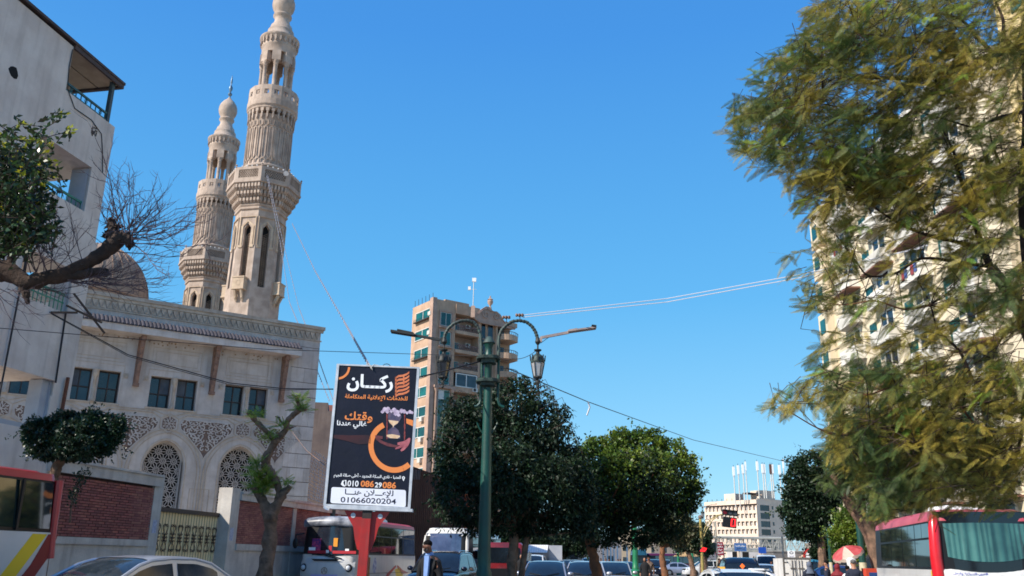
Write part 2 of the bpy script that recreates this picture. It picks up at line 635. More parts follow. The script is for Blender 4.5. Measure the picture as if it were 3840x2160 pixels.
m_star = mat('star pocks', (150, 124, 96), (128, 104, 84), 5, 0.95)
for k, c in enumerate(CENT):
    # windows
    for x0, x1 in ((c - 1.0, c - 0.12), (c + 0.14, c + 1.0)):
        w = MB().add([(x0, 0.30, 7.62), (x1, 0.30 + RNDM.uniform(0, .05), 7.62), (x1, 0.30 + RNDM.uniform(0, .05), 9.0), (x0, 0.30, 9.0)], [(0, 1, 2, 3)]).build('window', m_glass_dk, mosque)
        if RNDM.random() < 0.5:
            xx_ = x0 + RNDM.choice((0.02, 0.45))
            MB().box(xx_, xx_ + 0.38, 0.27, 0.29, 8.27, 8.95).build('blind', mat('grey blind', (74, 82, 92), (58, 64, 74), 3, 0.6), w)
        f = MB()
        for a in (x0 + 0.03, (x0 + x1) / 2, x1 - 0.03):
            f.box(a - 0.022, a + 0.022, 0.26, 0.30, 7.62, 9.0)
        for z in (7.66, 8.25, 8.96):
            f.box(x0, x1, 0.255, 0.30, z - 0.022, z + 0.022)
        f.build('window_frame', mat('dark brown frame', (52, 40, 36), rough=0.6), w)
    # little column between the two windows, sill and square bosses
    MB().lathe([(0.10, 7.62), (0.10, 7.72), (0.065, 7.76), (0.065, 8.66), (0.10, 8.72), (0.12, 8.82), (0.12, 9.0)], 10, (c + 0.01, -0.02)).build('colonnette', m_stone_trim, mosque, smooth=True)
    o = MB()
    o.box(c - 1.1, c + 1.1, -0.05, 0.0, 7.55, 7.62)
    for s in (-1, 1):
        x = c + s * 1.2
        o.box(x - 0.1, x + 0.1, -0.02, 0, 8.74, 8.94).box(x - 0.05, x + 0.05, -0.05, 0, 8.79, 8.89)
        o.box(x - 0.11, x + 0.11, -0.012, 0, 8.96, 8.975)
    o.build('window_surround', m_stone_trim, mosque)
    # sunk panel above the windows: two incised rectangles and one long one
    g = MB()
    for (hx, z0, z1) in ((1.05, 9.42, 10.28), (0.9, 9.56, 10.12)):
        g.ribbon([(c - hx, z0), (c + hx, z0), (c + hx, z1), (c - hx, z1)], 0.028, -0.012, 0, True)
    g.ribbon([(c - 1.12, 9.0), (c - 1.12, 9.28), (c + 1.12, 9.28), (c + 1.12, 9.0)], 0.028, -0.012, 0)
    g.build('panel_moulding', m_stone_trim, mosque)
    st = MB()
    for i in range(14):
        xs_, zs_ = c + RNDM.uniform(-1.35, 1.35), 10.28 + RNDM.random() ** 0.6 * 0.3
        pts = []
        for j in range(10):
            a = pi / 2 + j * pi / 5
            rr = 0.055 if j % 2 == 0 else 0.022
            pts.append((xs_ + rr * cos(a), zs_ + rr * sin(a)))
        st.prism(pts, -0.006, 0)
    st.build('star_ornament', m_star, mosque, kind='stuff')
    # arch mouldings: double outer line and the rim of the opening
    a_out = arch(c, 1.56, 4.9, 6.74, 14)
    a_out2 = arch(c, 1.42, 4.9, 6.58, 14)
    md = MB()
    md.ribbon([(c - 1.56, 1.0)] + a_out + [(c + 1.56, 1.0)], 0.05, -0.04, 0)
    md.ribbon([(c - 1.42, 1.0)] + a_out2 + [(c + 1.42, 1.0)], 0.035, -0.025, 0)
    a_in = arch(c, OPEN_HW + 0.06, OPEN_SP, OPEN_AP + 0.07)
    md.ribbon([(c - OPEN_HW - 0.06, 1.0)] + a_in + [(c + OPEN_HW + 0.06, 1.0)], 0.05, -0.02, 0)
    md.build('arch_moulding', m_stone_trim, mosque)
    # ledge that steps down round the medallion
    mz = 6.98
    md = MB()
    hexo = [(c + 0.44 * cos(radians(30 + 60 * j)), mz + 0.44 * sin(radians(30 + 60 * j))) for j in range(6)]
    md.ribbon(hexo, 0.045, -0.03, 0, True)
    md.ribbon([(c - 1.62, 7.40), (c - 0.75, 7.40), (c - 0.38, 7.2)], 0.05, -0.035, 0)
    md.ribbon([(c + 1.62, 7.40), (c + 0.75, 7.40), (c + 0.38, 7.2)], 0.05, -0.035, 0)
    md.ribbon([(c - 1.62, 7.50), (c - 0.7, 7.50), (c, 7.28), (c + 0.7, 7.50), (c + 1.62, 7.50)], 0.04, -0.03, 0)
    md.build('string_course', m_stone_trim, mosque)
    hexi = [(c + 0.33 * cos(radians(30 + 60 * j)), mz + 0.33 * sin(radians(30 + 60 * j))) for j in range(6)]
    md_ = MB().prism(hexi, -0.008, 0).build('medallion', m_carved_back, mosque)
    s6 = MB()
    for j in range(6):
        a = radians(60 * j)
        a2 = radians(60 * j + 60)
        s6.ribbon([(c + 0.3 * cos(a + .5), mz + 0.3 * sin(a + .5)), (c + 0.1 * cos(a), mz + 0.1 * sin(a)), (c + 0.3 * cos(a - .5), mz + 0.3 * sin(a - .5))], 0.03, -0.035, -0.008)
        s6.ribbon([(c, mz), (c + 0.26 * cos(a), mz + 0.26 * sin(a))], 0.03, -0.035, -0.008)
    s6.build('carving', m_stone_wall, md_)

# carved spandrels between the arches
def spandrel(mc):
    poly = [(-1.16, 7.0), (-1.02, 7.2), (1.02, 7.2), (1.16, 7.0)]
    cr = []
    for i in range(10):
        t = i / 9
        z = 6.78 - t * 1.22
        xx = 1.1 * (1 - t) ** 1.25 + 0.0
        cr.append((xx, z))
    poly += cr
    poly += [(-x, z) for x, z in cr[-2::-1]]
    return [(mc + x, z) for x, z in poly], cr


def inside(poly, x, z):
    r = False
    n = len(poly)
    for i in range(n):
        (x1, z1), (x2, z2) = poly[i], poly[(i + 1) % n]
        if (z1 > z) != (z2 > z) and x < (x2 - x1) * (z - z1) / (z2 - z1) + x1:
            r = not r
    return r


spolys, _cr = spandrel(0)
carv = []
rr = random.Random(11)
for j in range(9):
    for i in range(7):
        x = 0.10 + i * 0.19 + (j % 2) * 0.07
        z = 7.10 - j * 0.185
        if not inside(spolys, x + 0.03, z) or not inside(spolys, x - 0.02, z - 0.05):
            continue
        sgn = 1 if (i + j) % 2 else -1
        pts = []
        a0 = rr.uniform(0, 6.28)
        for q in range(9):
            t = q / 8
            a = a0 + sgn * t * 5.2
            r_ = 0.105 * (1 - 0.72 * t)
            pts.append((x + r_ * cos(a), z + r_ * sin(a)))
        a = a0 - sgn * 0.5
        pts.insert(0, (x + 0.16 * cos(a), z + 0.16 * sin(a)))
        pts = [p for p in pts if inside(spolys, *p)]
        if len(pts) > 2:
            carv.append(pts)
for c in CENT:
    mc = c + BAY / 2
    if mc > -1.5:
        # the last spandrel is only half
        poly, _ = spandrel(mc)
        poly = [p for p in poly if p[0] < mc + 0.001]
    else:
        poly, _ = spandrel(mc)
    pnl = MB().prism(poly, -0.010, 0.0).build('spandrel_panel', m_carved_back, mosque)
    m = MB()
    m.ribbon(poly, 0.035, -0.05, 0.0, True)
    for pts in carv:
        for s in (-1, 1):
            if s == 1 and mc > -1.5:
                continue
            m.ribbon([(mc + s * x, z) for x, z in pts], 0.042, -0.045, -0.010)
    m.build('carving', m_stone_wall, pnl, kind='stuff')

# stone lattice in the arches
def lattice_mesh(hw, z0, sp, ap, name, m, y0, y1, a=0.46, bw=0.024):
    outl = arch(0, hw, sp, ap)
    poly = [(-hw, z0)] + outl + [(hw, z0)]
    mb = MB()

    def seg_(p, q):
        if inside(poly, *p) and inside(poly, *q):
            mb.ribbon([p, q], bw, y0, y1)
    rows = int((ap - z0) / (a * 0.866)) + 2
    for j in range(rows):
        for i in range(-4, 5):
            cx = i * a + (j % 2) * a / 2
            cz = z0 + j * a * 0.866
            if not (-hw - a < cx < hw + a):
                continue
            for k in range(8):
                t, t2 = radians(45 * k), radians(45 * (k + 1))
                seg_((cx + 0.03 * cos(t), cz + 0.03 * sin(t)), (cx + 0.13 * cos(t), cz + 0.13 * sin(t)))
                seg_((cx + 0.13 * cos(t), cz + 0.13 * sin(t)), (cx + 0.13 * cos(t2), cz + 0.13 * sin(t2)))
            for k in range(6):
                t, t2 = radians(60 * k), radians(60 * k + 60)
                pa = (cx + 0.13 * cos(t), cz + 0.13 * sin(t))
                pb = (cx + a * 0.5 * cos(t), cz + a * 0.5 * sin(t))
                seg_(pa, pb)
                tm = t + radians(30)
                pm = (cx + 0.577 * a * cos(tm), cz + 0.577 * a * sin(tm))
                seg_((cx + 0.13 * cos(tm), cz + 0.13 * sin(tm)), pm)
    mb.ribbon(poly, 0.16, y0 - 0.02, y1, True)
    return mb.mesh(name, m)


lat_me = lattice_mesh(0.86, 2.2, 5.1, 6.25, 'lattice_window', m_stone_wall, 0.30, 0.36)
for c in CENT:
    inst('lattice_window', lat_me, mosque, (c, 0, 0))
    MB().box(c - OPEN_HW, c - 0.74, 0.28, 0.44, 0, 5.4).box(c + 0.74, c + OPEN_HW, 0.28, 0.44, 0, 5.4).build('jamb', m_stone_wall, mosque)
    mc = c + BAY / 2
    p = MB()
    p.box(mc - 0.5, mc + 0.5, -0.03, 0, 3.0, 3.06).ribbon([(mc - 0.42, 3.25), (mc + 0.42, 3.25), (mc + 0.42, 4.25), (mc - 0.42, 4.25)], 0.03, -0.02, 0, True)
    for q in range(22):
        p.box(mc - 0.5 + q * 0.046, mc - 0.5 + q * 0.046 + 0.02, -0.05, 0, 3.06, 3.12)
    p.build('pier_panel', m_stone_trim, mosque)

# wire fence and grey building seen past the right corner
# ================================================================ minarets
def minaret(name, xy, az, label):
    t = frame(name, xy, az, label, 'minaret')
    ph = radians(22.5)
    o8 = lambda prof: MB().lathe([(r / cos(0), z) for r, z in prof], 8, phase=ph)
    shaft = MB()
    R0, R1 = 1.62, 1.50
    # octagonal shaft with a slot in each face
    zs0, zs1 = 16.5, 20.15
    for k in range(8):
        a0, a1 = ph + k * pi / 4, ph + (k + 1) * pi / 4
        am = (a0 + a1) / 2

        def pt(r, a, z):
            return Vector((r * cos(a), r * sin(a), z))
        def fp(u, z):                      # u in metres along the face from its middle
            r = R0 + (R1 - R0) * min(1, max(0, (z - 15) / 6.5))
            ap_ = r * cos(pi / 8)
            return Vector((ap_ * cos(am) - u * sin(am), ap_ * sin(am) + u * cos(am), z))
        def hw(z):
            r = R0 + (R1 - R0) * min(1, max(0, (z - 15) / 6.5))
            return r * sin(pi / 8)
        w = 0.21
        L_ = [fp(-hw(0), 0), fp(-hw(zs0), zs0), fp(-w, zs0), fp(w, zs0), fp(hw(zs0), zs0), fp(hw(0), 0)]
        shaft.add([fp(-hw(0), 0), fp(hw(0), 0), fp(hw(zs0), zs0), fp(w, zs0), fp(-w, zs0), fp(-hw(zs0), zs0)], [(0, 1, 2, 3, 4, 5)])
        shaft.add([fp(-hw(zs0), zs0), fp(-w, zs0), fp(-w, zs1), fp(0, zs1 + 0.28), fp(0, 21.5), fp(-hw(21.5), 21.5)], [(0, 1, 2, 3, 4, 5)])
        shaft.add([fp(w, zs0), fp(hw(zs0), zs0), fp(hw(21.5), 21.5), fp(0, 21.5), fp(0, zs1 + 0.28), fp(w, zs1)], [(0, 1, 2, 3, 4, 5)])
        inn = Vector((-cos(am), -sin(am), 0)) * 0.3
        outl = [fp(-w, zs0), fp(w, zs0), fp(w, zs1), fp(0, zs1 + 0.28), fp(-w, zs1)]
        for i in range(5):
            p, q = outl[i], outl[(i + 1) % 5]
            shaft.add([p, q, q + inn, p + inn], [(0, 1, 2, 3)])
    shaft.build('shaft', m_minaret, t)
    fmat = mat('minaret carved trim', (200, 178, 152), (180, 156, 132), 2, 0.9, 0.5, 30)
    for k in range(8):
        am = ph + (k + 0.5) * pi / 4
        X = Matrix.Rotation(am + pi / 2, 4, 'Z')     # local -y is outward
        ap_ = 1.53 * cos(pi / 8)
        m = MB(X @ Matrix.Translation((0, -ap_, 0)))
        # dark lattice window set back in the slot
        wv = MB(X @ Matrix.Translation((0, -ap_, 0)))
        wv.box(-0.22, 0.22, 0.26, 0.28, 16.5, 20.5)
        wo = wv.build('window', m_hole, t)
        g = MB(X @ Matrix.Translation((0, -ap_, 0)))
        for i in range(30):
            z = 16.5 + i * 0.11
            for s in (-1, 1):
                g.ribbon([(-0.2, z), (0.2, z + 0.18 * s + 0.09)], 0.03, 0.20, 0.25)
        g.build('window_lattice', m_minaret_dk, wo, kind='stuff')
        m.ribbon([(-0.34, 19.0), (-0.34, 20.25), (0, 20.6), (0.34, 20.25), (0.34, 19.0)], 0.13, -0.045, 0.02)
        m.ribbon([(-0.5, 19.0), (-0.5, 20.85), (0.5, 20.85), (0.5, 19.0)], 0.05, -0.06, 0.02)
        for s in (-1, 1):
            m.box(s * 0.36 - 0.12, s * 0.36 + 0.12, -0.07, 0.02, 18.9, 19.05)
        m.build('window_surround', fmat, t)
        if k % 2 == (0 if name == 'minaret' else 0):
            b = MB(X @ Matrix.Translation((0, -1.60 * cos(pi / 8), 0)))
            b.box(-0.36, 0.36, -0.38, 0.05, 16.25, 16.95).box(-0.39, 0.39, -0.41, 0.05, 16.9, 16.98)
            b.box(-0.39, 0.39, -0.41, 0.05, 16.2, 16.27)
            for s in (-1, 1):
                b.bar((s * 0.2, 0, 15.6), (s * 0.2, -0.3, 16.2), 0.12, 0.16)
                b.ball((s * 0.2, -0.14, 15.75), 0.08, 6, 4)
            for q in range(6):
                a = radians(60 * q)
                b.box(0.14 * cos(a) - 0.04, 0.14 * cos(a) + 0.04, -0.395, -0.38, 16.6 + 0.14 * sin(a) - 0.04, 16.6 + 0.14 * sin(a) + 0.04)
            b.build('bracket_box', fmat, t)
    MB().lathe([(1.52, 21.3), (1.6, 21.36), (1.6, 21.44), (1.55, 21.5), (1.62, 21.6), (1.62, 21.68), (1.5, 21.7)], 8, phase=ph).build('moulding', m_minaret, t)
    # muqarnas corbels in three tiers
    MB().lathe([(1.5, 21.65), (1.62, 21.75), (1.62, 22.05), (1.82, 22.1), (1.82, 22.4), (2.02, 22.45), (2.02, 22.8), (2.2, 22.85)], 8, phase=ph).build('corbel', m_minaret, t)
    teeth = MB()
    for (r, z0, z1, n) in ((1.80, 21.72, 22.06, 6), (2.0, 22.1, 22.42, 7), (2.18, 22.47, 22.82, 8)):
        for k in range(8):
            am = ph + (k + 0.5) * pi / 4
            X = Matrix.Rotation(am + pi / 2, 4, 'Z')
            ap_ = r * cos(pi / 8)
            wf = 2 * r * sin(pi / 8)
            teeth.xf = X @ Matrix.Translation((0, -ap_, 0))
            for i in range(n):
                x = -wf / 2 + (i + 0.5) * wf / n
                d = wf / n * 0.31
                teeth.box(x - d, x + d, 0, 0.22, z0 + 0.1, z1)
                teeth.add([(x - d, 0.0, z0 + 0.1), (x + d, 0.0, z0 + 0.1), (x, 0.12, z0 - 0.04), (x - d, 0.2, z0 + 0.1), (x + d, 0.2, z0 + 0.1)], [(0, 2, 1), (0, 3, 2), (1, 2, 4)])
    teeth.xf = None
    teeth.build('muqarnas', m_minaret, t, kind='stuff')
    # balcony
    MB().lathe([(2.2, 22.83), (2.26, 22.86), (2.26, 22.98), (1.3, 22.98)], 8, phase=ph).build('balcony_floor', m_minaret, t)
    for k in range(8):
        am = ph + (k + 0.5) * pi / 4
        X = Matrix.Rotation(am + pi / 2, 4, 'Z')
        ap_ = 2.22 * cos(pi / 8)
        hw_ = 2.22 * sin(pi / 8)
        b = MB(X @ Matrix.Translation((0, -ap_, 0)))
        b.box(-hw_, hw_, 0, 0.12, 22.98, 23.14).box(-hw_, hw_, 0, 0.12, 23.68, 23.86)
        b.box(-hw_, -hw_ + 0.22, 0.001, 0.12, 23.14, 23.68).box(hw_ - 0.22, hw_, 0.001, 0.12, 23.14, 23.68)
        b.build('parapet', m_minaret, t)
        g = MB(X @ Matrix.Translation((0, -ap_, 0)))
        g.box(-hw_ + 0.2, hw_ - 0.2, 0.09, 0.11, 23.14, 23.68)
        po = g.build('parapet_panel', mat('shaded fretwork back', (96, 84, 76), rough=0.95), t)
        g = MB(X @ Matrix.Translation((0, -ap_, 0)))
        for i in range(9):
            x = -hw_ + 0.26 + i * (2 * hw_ - 0.52) / 8
            for j in range(3):
                z = 23.23 + j * 0.18
                rr_ = 0.07
                g.ribbon([(x + rr_ * cos(q * pi / 3), z + rr_ * sin(q * pi / 3)) for q in range(6)], 0.028, 0.03, 0.08, True)
        g.build('fretwork', m_minaret, po, kind='stuff')
        fin = Vector((2.2 * cos(ph + k * pi / 4), 2.2 * sin(ph + k * pi / 4), 23.86))
        MB().lathe([(0.06, fin.z), (0.03, fin.z + 0.06), (0.07, fin.z + 0.13), (0.02, fin.z + 0.2)], 8, (fin.x, fin.y)).build('finial_knob', m_minaret, t)
        bl = MB()
        for i in range(4):
            u = (i - 1.5) * 0.32
            p = Vector(((ap_ - 0.06) * cos(am) - u * sin(am), (ap_ - 0.06) * sin(am) + u * cos(am), 23.92))
            bl.ball(p, 0.045, 6, 4)
        bl.build('bulb_row', m_white, t)
    # fluted cylindrical shaft
    MB().lathe([(1.4, 22.9), (1.4, 24.2), (1.46, 24.25), (1.46, 24.35), (1.40, 24.4), (1.34, 24.5), (1.34, 27.75), (1.38, 27.8)], 48).build('upper_shaft', m_minaret, t, smooth=True)
    fl = MB()
    nf = 26
    for k in range(nf):
        a = 2 * pi * k / nf
        fl.xf = Matrix.Rotation(a, 4, 'Z') @ Matrix.Translation((0, -1.34, 0))
        fl.ribbon([(-0.105, 24.95), (-0.105, 26.75), (-0.05, 26.9), (0.05, 26.9), (0.105, 26.75), (0.105, 24.95), (0.05, 24.8), (-0.05, 24.8)], 0.05, -0.055, 0.03, True)
        fl.ribbon([(-0.12, 27.35), (-0.12, 27.05), (0, 26.98), (0.12, 27.05), (0.12, 27.35)], 0.04, -0.05, 0.03)
        fl.ribbon([(-0.12, 24.45), (-0.12, 24.68), (0, 24.76), (0.12, 24.68), (0.12, 24.45)], 0.04, -0.05, 0.03)
        fl.prism([(-0.05, 27.95), (-0.05, 27.6), (0, 27.45), (0.05, 27.6), (0.05, 27.95)], -0.12, 0.03)
        fl.prism([(-0.1, 28.2), (-0.1, 27.95), (0.1, 27.95), (0.1, 28.2)], -0.13, 0.03)
    fl.xf = None
    fl.build('fluting', m_minaret, t, kind='stuff')
    MB().lathe([(1.34, 28.1), (1.5, 28.2), (1.5, 28.3), (1.58, 28.42), (1.58, 28.8), (1.2, 28.8)], 32).build('gallery_floor', m_minaret, t)
    # upper gallery wall with square openings
    gw = MB()
    n16 = 16
    for k in range(n16):
        am = 2 * pi * (k + 0.5) / n16
        gw.xf = Matrix.Rotation(am + pi / 2, 4, 'Z') @ Matrix.Translation((0, -1.56 * cos(pi / n16), 0))
        h = 1.57 * sin(pi / n16)
        gw.box(-h, h, 0, 0.1, 28.8, 29.1).box(-h, h, 0, 0.1, 29.42, 29.75)
        gw.box(-h, -0.14, 0.002, 0.1, 29.1, 29.42).box(0.14, h, 0.002, 0.1, 29.1, 29.42)
        gw.ribbon([(-0.12, 29.12), (0.12, 29.4)], 0.03, 0.03, 0.07).ribbon([(-0.12, 29.4), (0.12, 29.12)], 0.03, 0.03, 0.07)
    gw.xf = None
    gw.build('gallery_wall', m_minaret, t)
    # pavilion: eight columns, arcaded drum
    for k in range(8):
        a = ph + k * pi / 4
        cxy = (0.93 * cos(a), 0.93 * sin(a))
        MB().lathe([(0.17, 28.8), (0.17, 29.9), (0.13, 29.95), (0.13, 31.45), (0.17, 31.5), (0.12, 31.56), (0.19, 31.7), (0.19, 31.8)], 10, cxy).build('column', m_minaret, t, smooth=True)
    dr = MB()
    for k in range(8):
        a = ph + k * pi / 4
        dr.xf = Matrix.Rotation(a + pi / 2, 4, 'Z')
        dr.prism([(-0.27, 31.8), (0.27, 31.8), (0.27, 32.5), (-0.27, 32.5)], -1.10, -0.75)
        dr.prism([(-0.20, 31.7), (0.20, 31.7), (0.20, 31.8), (-0.20, 31.8)], -1.06, -0.78)
    dr.xf = None
    dr.build('arcade', m_minaret, t)
    MB().lathe([(1.08, 32.5), (1.08, 33.0), (1.12, 33.05), (1.12, 33.12), (1.1, 33.2), (1.1, 33.45), (1.22, 33.6), (1.27, 33.66), (1.27, 33.78), (1.16, 33.86), (0.98, 33.95), (0.9, 34.15),
                (0.84, 34.3), (0.84, 34.45), (0.74, 34.55), (0.68, 34.85), (0.56, 34.98), (0.5, 35.2), (0.47, 35.35), (0.52, 35.5), (0.6, 35.6), (0.6, 35.68), (0.5, 35.78),
                (0.56, 35.95), (0.68, 36.2), (0.735, 36.45), (0.72, 36.75), (0.62, 37.05), (0.44, 37.32), (0.26, 37.5), (0.13, 37.65), (0.08, 37.75)], 32).build('cap', m_minaret, t, smooth=True)
    tt = MB()
    for k in range(24):
        tt.xf = Matrix.Rotation(2 * pi * k / 24, 4, 'Z') @ Matrix.Translation((0, -1.1, 0))
        tt.prism([(-0.06, 33.62), (-0.06, 33.3), (0, 33.18), (0.06, 33.3), (0.06, 33.62)], -0.12, 0.02)
    tt.xf = None
    tt.build('cap_teeth', m_minaret, t, kind='stuff')
    MB().lathe([(0.1, 37.7), (0.06, 37.85), (0.17, 38.0), (0.17, 38.1), (0.06, 38.22), (0.07, 38.3), (0.15, 38.5), (0.16, 38.65), (0.08, 38.85), (0.04, 38.95), (0.09, 39.15), (0.07, 39.45), (0.01, 39.85)], 12).build('finial', m_metal_bl, t, smooth=True)
    return t


pm = P(943, 1152, 50)
mn1 = minaret('minaret', (pm.x, pm.y), 57, 'nearer and taller looking pale stone minaret, cut off by the top of the picture')
pm2 = P(773, 1074, 64.5)
mn2 = minaret('minaret', (pm2.x, pm2.y), 57, 'farther pale stone minaret to the left with its pointed metal finial showing')
# horn loudspeaker on the near minaret's balcony
spk = empty('loudspeaker', P(1072, 654, 48.3), radians(20), 'round white horn loudspeaker on the balcony rim of the nearer minaret', 'loudspeaker')
MB(Matrix.Rotation(pi / 2, 4, 'X')).lathe([(0.04, -0.25), (0.05, -0.08), (0.1, 0.08), (0.16, 0.14)], 16).build('horn', m_stone_wall, spk, smooth=True)
MB().tube([(0, 0, -0.3), (0, 0, 0.0)], 0.03).build('mount', m_iron, spk)

# dome
pd = P(338, 1118, 62)
dome = empty('dome', (pd.x, pd.y, 0), 0, 'large brown plastered dome behind the mosque roof and the bare branch', 'dome')
MB().lathe([(3.95 * cos(a) ** 0.9, pd.z + 4.1 * sin(a)) for a in [radians(6 * i) for i in range(0, 15)]] + [(0.05, pd.z + 4.2)], 48, cap=False).build('shell', m_dome, dome, smooth=True)
rb = MB()
for k in range(32):
    a = 2 * pi * k / 32
    rb.tube([(3.97 * cos(t) ** 0.9 * cos(a), 3.97 * cos(t) ** 0.9 * sin(a), pd.z + 4.12 * sin(t)) for t in [radians(8 * i) for i in range(0, 11)]], 0.035, 4)
rb.build('rib', m_dome, dome)
MB().lathe([(4.0, 11.0), (4.0, pd.z - 0.3), (4.15, pd.z - 0.2), (4.15, pd.z + 0.05), (3.9, pd.z + 0.08)], 32).build('drum', m_dome, dome)

# ================================================================ plaster building at the left edge
LB = (-10.6, 20.9)
lb = frame('plaster_building', LB, 11, 'old white plaster building with corner balconies and a brown roof canopy, left edge', 'building')
P_ = MB()
P_.box(-5.1, -2.5, 0, 6, 9.6, 10.85)
P_.box(-5.1, -1.98, 0, 6, 12.3, 13.5)                      # top storey wall beside the terrace
P_.box(-5.1, -1.98, 0.001, 6, 8.1, 9.6)
P_.box(-5.1, -1.98, -0.001, 6, 10.85, 12.3)
P_.build('wall', m_plaster, lb)
P_ = MB()
P_.box(-5.1, -2.3, 0, 0.25, 5.35, 9.6)
P_.box(-5.1, -0.66, 0, 0.25, 0, 4.15)
P_.build('wall', m_plaster, lb)
MB().box(-1.98, -0.02, 0.0, 0.2, 10.85, 12.3).build('parapet', m_plaster, lb)
MB().box(-1.98, -0.02, 0.2, 3.2, 10.85, 11.02).build('floor_slab', m_plaster, lb)
MB().box(-2.3, -0.62, 0.0, 0.2, 8.1, 9.65).build('parapet', m_plaster, lb)
MB().box(-2.3, -0.62, 0.2, 3.2, 8.1, 8.27).build('floor_slab', m_plaster, lb)
MB().box(-2.3, -0.68, -0.04, 0.16, 5.35, 6.98).build('parapet', m_plaster, lb)
MB().box(-2.3, -0.68, 0.16, 2.2, 5.36, 5.5).build('floor_slab', m_plaster, lb)
MB().box(-5, -1.2, 0.0, 0.25, 4.15, 4.25).build('sill', m_plaster_bl, lb)
MB().box(-0.62, -0.03, 0.0, 0.55, 5.0, 10.85).build('pillar', m_plaster, lb)
MB().box(-0.66, -0.2, 0.0, 0.5, 0.0, 5.0).build('pillar', m_plaster, lb)
MB().box(-0.668, -0.662, 0.04, 0.52, 4.2, 10.8).build('pillar_side', m_plaster_bl, lb)
MB().box(-0.9, -0.662, 0.1, 0.45, 4.1, 5.34).build('pillar_side', m_plaster_bl, lb)
br = MB()
for z, dx, w in ((8.95, 0.02, .16), (8.86, 0.03, .1), (8.7, .02, .12), (8.55, .03, .08), (8.35, .02, .1)):
    br.box(-0.1, -0.03 + dx + w * 0.6, 0.02, 0.3, z, z + 0.1)
br.build('broken_edge', m_plaster, lb)
# canopy roof over the terrace
cn = MB()
cn.box(-5.4, 0.02, -0.08, 3.3, 13.56, 13.63)
cn.build('roof_canopy', m_roof_steel, lb)
cs = MB()
for i in range(5):
    cs.box(-1.98, 0.0, 0.05 + i * 0.64, 0.05 + i * 0.64 + 0.6, 13.50, 13.53)
cs.build('canopy_soffit', mat('warm soffit board', (168, 150, 128), (150, 132, 112), 2, 0.9), lb)
be = MB().box(-1.98, 0.0, -0.06, 0.0, 13.44, 13.56).box(-0.1, 0.0, 0.0, 3.2, 13.44, 13.56)
be.build('beam', m_roof_steel, lb)
MB().box(-0.32, -0.22, 0.04, 0.14, 12.3, 13.5).build('post', m_steel_gr, lb)
rl = MB()
rl.bar((-1.98, 0.08, 12.55), (-0.3, 0.08, 12.55), 0.05).bar((-1.98, 0.08, 12.36), (-0.3, 0.08, 12.36), 0.04)
for i in range(9):
    x = -1.9 + i * 0.19
    rl.bar((x, 0.08, 12.36), (x, 0.08, 12.55), 0.02)
    if i % 3 == 1:
        rl.tube([(x + 0.05 * cos(q), 0.08, 12.46 + 0.06 * sin(q)) for q in [j * pi / 4 for j in range(9)]], 0.01, 4)
rl.build('railing', m_rail_green, lb)
rl = MB()
rl.bar((-2.3, 0.1, 9.88), (-0.62, 0.1, 9.88), 0.05)
for i in range(10):
    x = -2.2 + i * 0.17
    rl.bar((x, 0.1, 9.65), (x, 0.1, 9.88), 0.02)
rl.build('railing', mat('green painted rail', (40, 130, 110), (30, 110, 96), 5, 0.5), lb)
rl = MB()
rl.bar((-2.3, 0.1, 7.45), (-0.68, 0.1, 7.45), 0.05).bar((-2.3, 0.1, 7.25), (-0.68, 0.1, 7.25), 0.03)
for i in range(12):
    x = -2.25 + i * 0.14
    rl.bar((x, 0.1, 6.98), (x, 0.1, 7.45), 0.018)
rl.build('railing', MATS['green painted rail'], lb)
hd = MB()
for (x, z, r) in ((-3.62, 11.8, 0.14),):
    pts = [(x + r * (0.8 + 0.4 * RNDM.random()) * cos(q * pi / 5), z + r * (0.8 + 0.4 * RNDM.random()) * sin(q * pi / 5)) for q in range(10)]
    hd.prism(pts, -0.004, 0.0)
hd.build('hole', m_hole, lb)
vn = MB()
for q in range(26):
    a, r_ = RNDM.uniform(0, 6.28), sqrt(RNDM.random())
    vn.box(-0.77 + 0.1 * r_ * cos(a) - 0.018, -0.77 + 0.1 * r_ * cos(a) + 0.018, -0.01, 0, 11.8 + 0.17 * r_ * sin(a) - 0.02, 11.8 + 0.17 * r_ * sin(a) + 0.02)
vn.build('vent', mat('dirty vent', (84, 78, 72), rough=0.9), lb)
# wires and pipes clipped to the wall
pp = MB()
pp.tube([(-2.02, -0.02, 13.4), (-2.03, -0.02, 12.9), (-1.95, -0.02, 12.35), (-1.6, -0.02, 12.0), (-0.95, -0.02, 12.02), (-0.5, -0.02, 11.85), (-0.35, -0.02, 11.4), (-0.22, -0.02, 10.9)], 0.012, 5)
pp.build('cable', m_wire, lb)
pp = MB()
pp.tube([(-0.72, -0.06, 7.0), (-0.66, -0.06, 5.3)], 0.022, 5).tube([(-2.28, -0.06, 8.6), (-2.3, -0.06, 4.3)], 0.022, 5)
pp.build('pipe', m_wire, lb)
pp = MB()
pp.bar((-0.33, -0.08, 4.3), (-0.3, -0.08, 5.5), 0.06)
pp.build('rusty_bar', mat('rust', (120, 72, 52), (96, 58, 44), 8, 0.9), lb)
pp = MB().bar((-1.25, -0.1, 6.85), (-0.5, -0.18, 7.05), 0.05).bar((-0.62, -0.1, 7.5), (0.2, -0.5, 6.7), 0.04).bar((-0.8, -0.1, 7.15), (0.1, -0.45, 6.95), 0.04)
pp.build('iron_bracket', m_iron, lb)

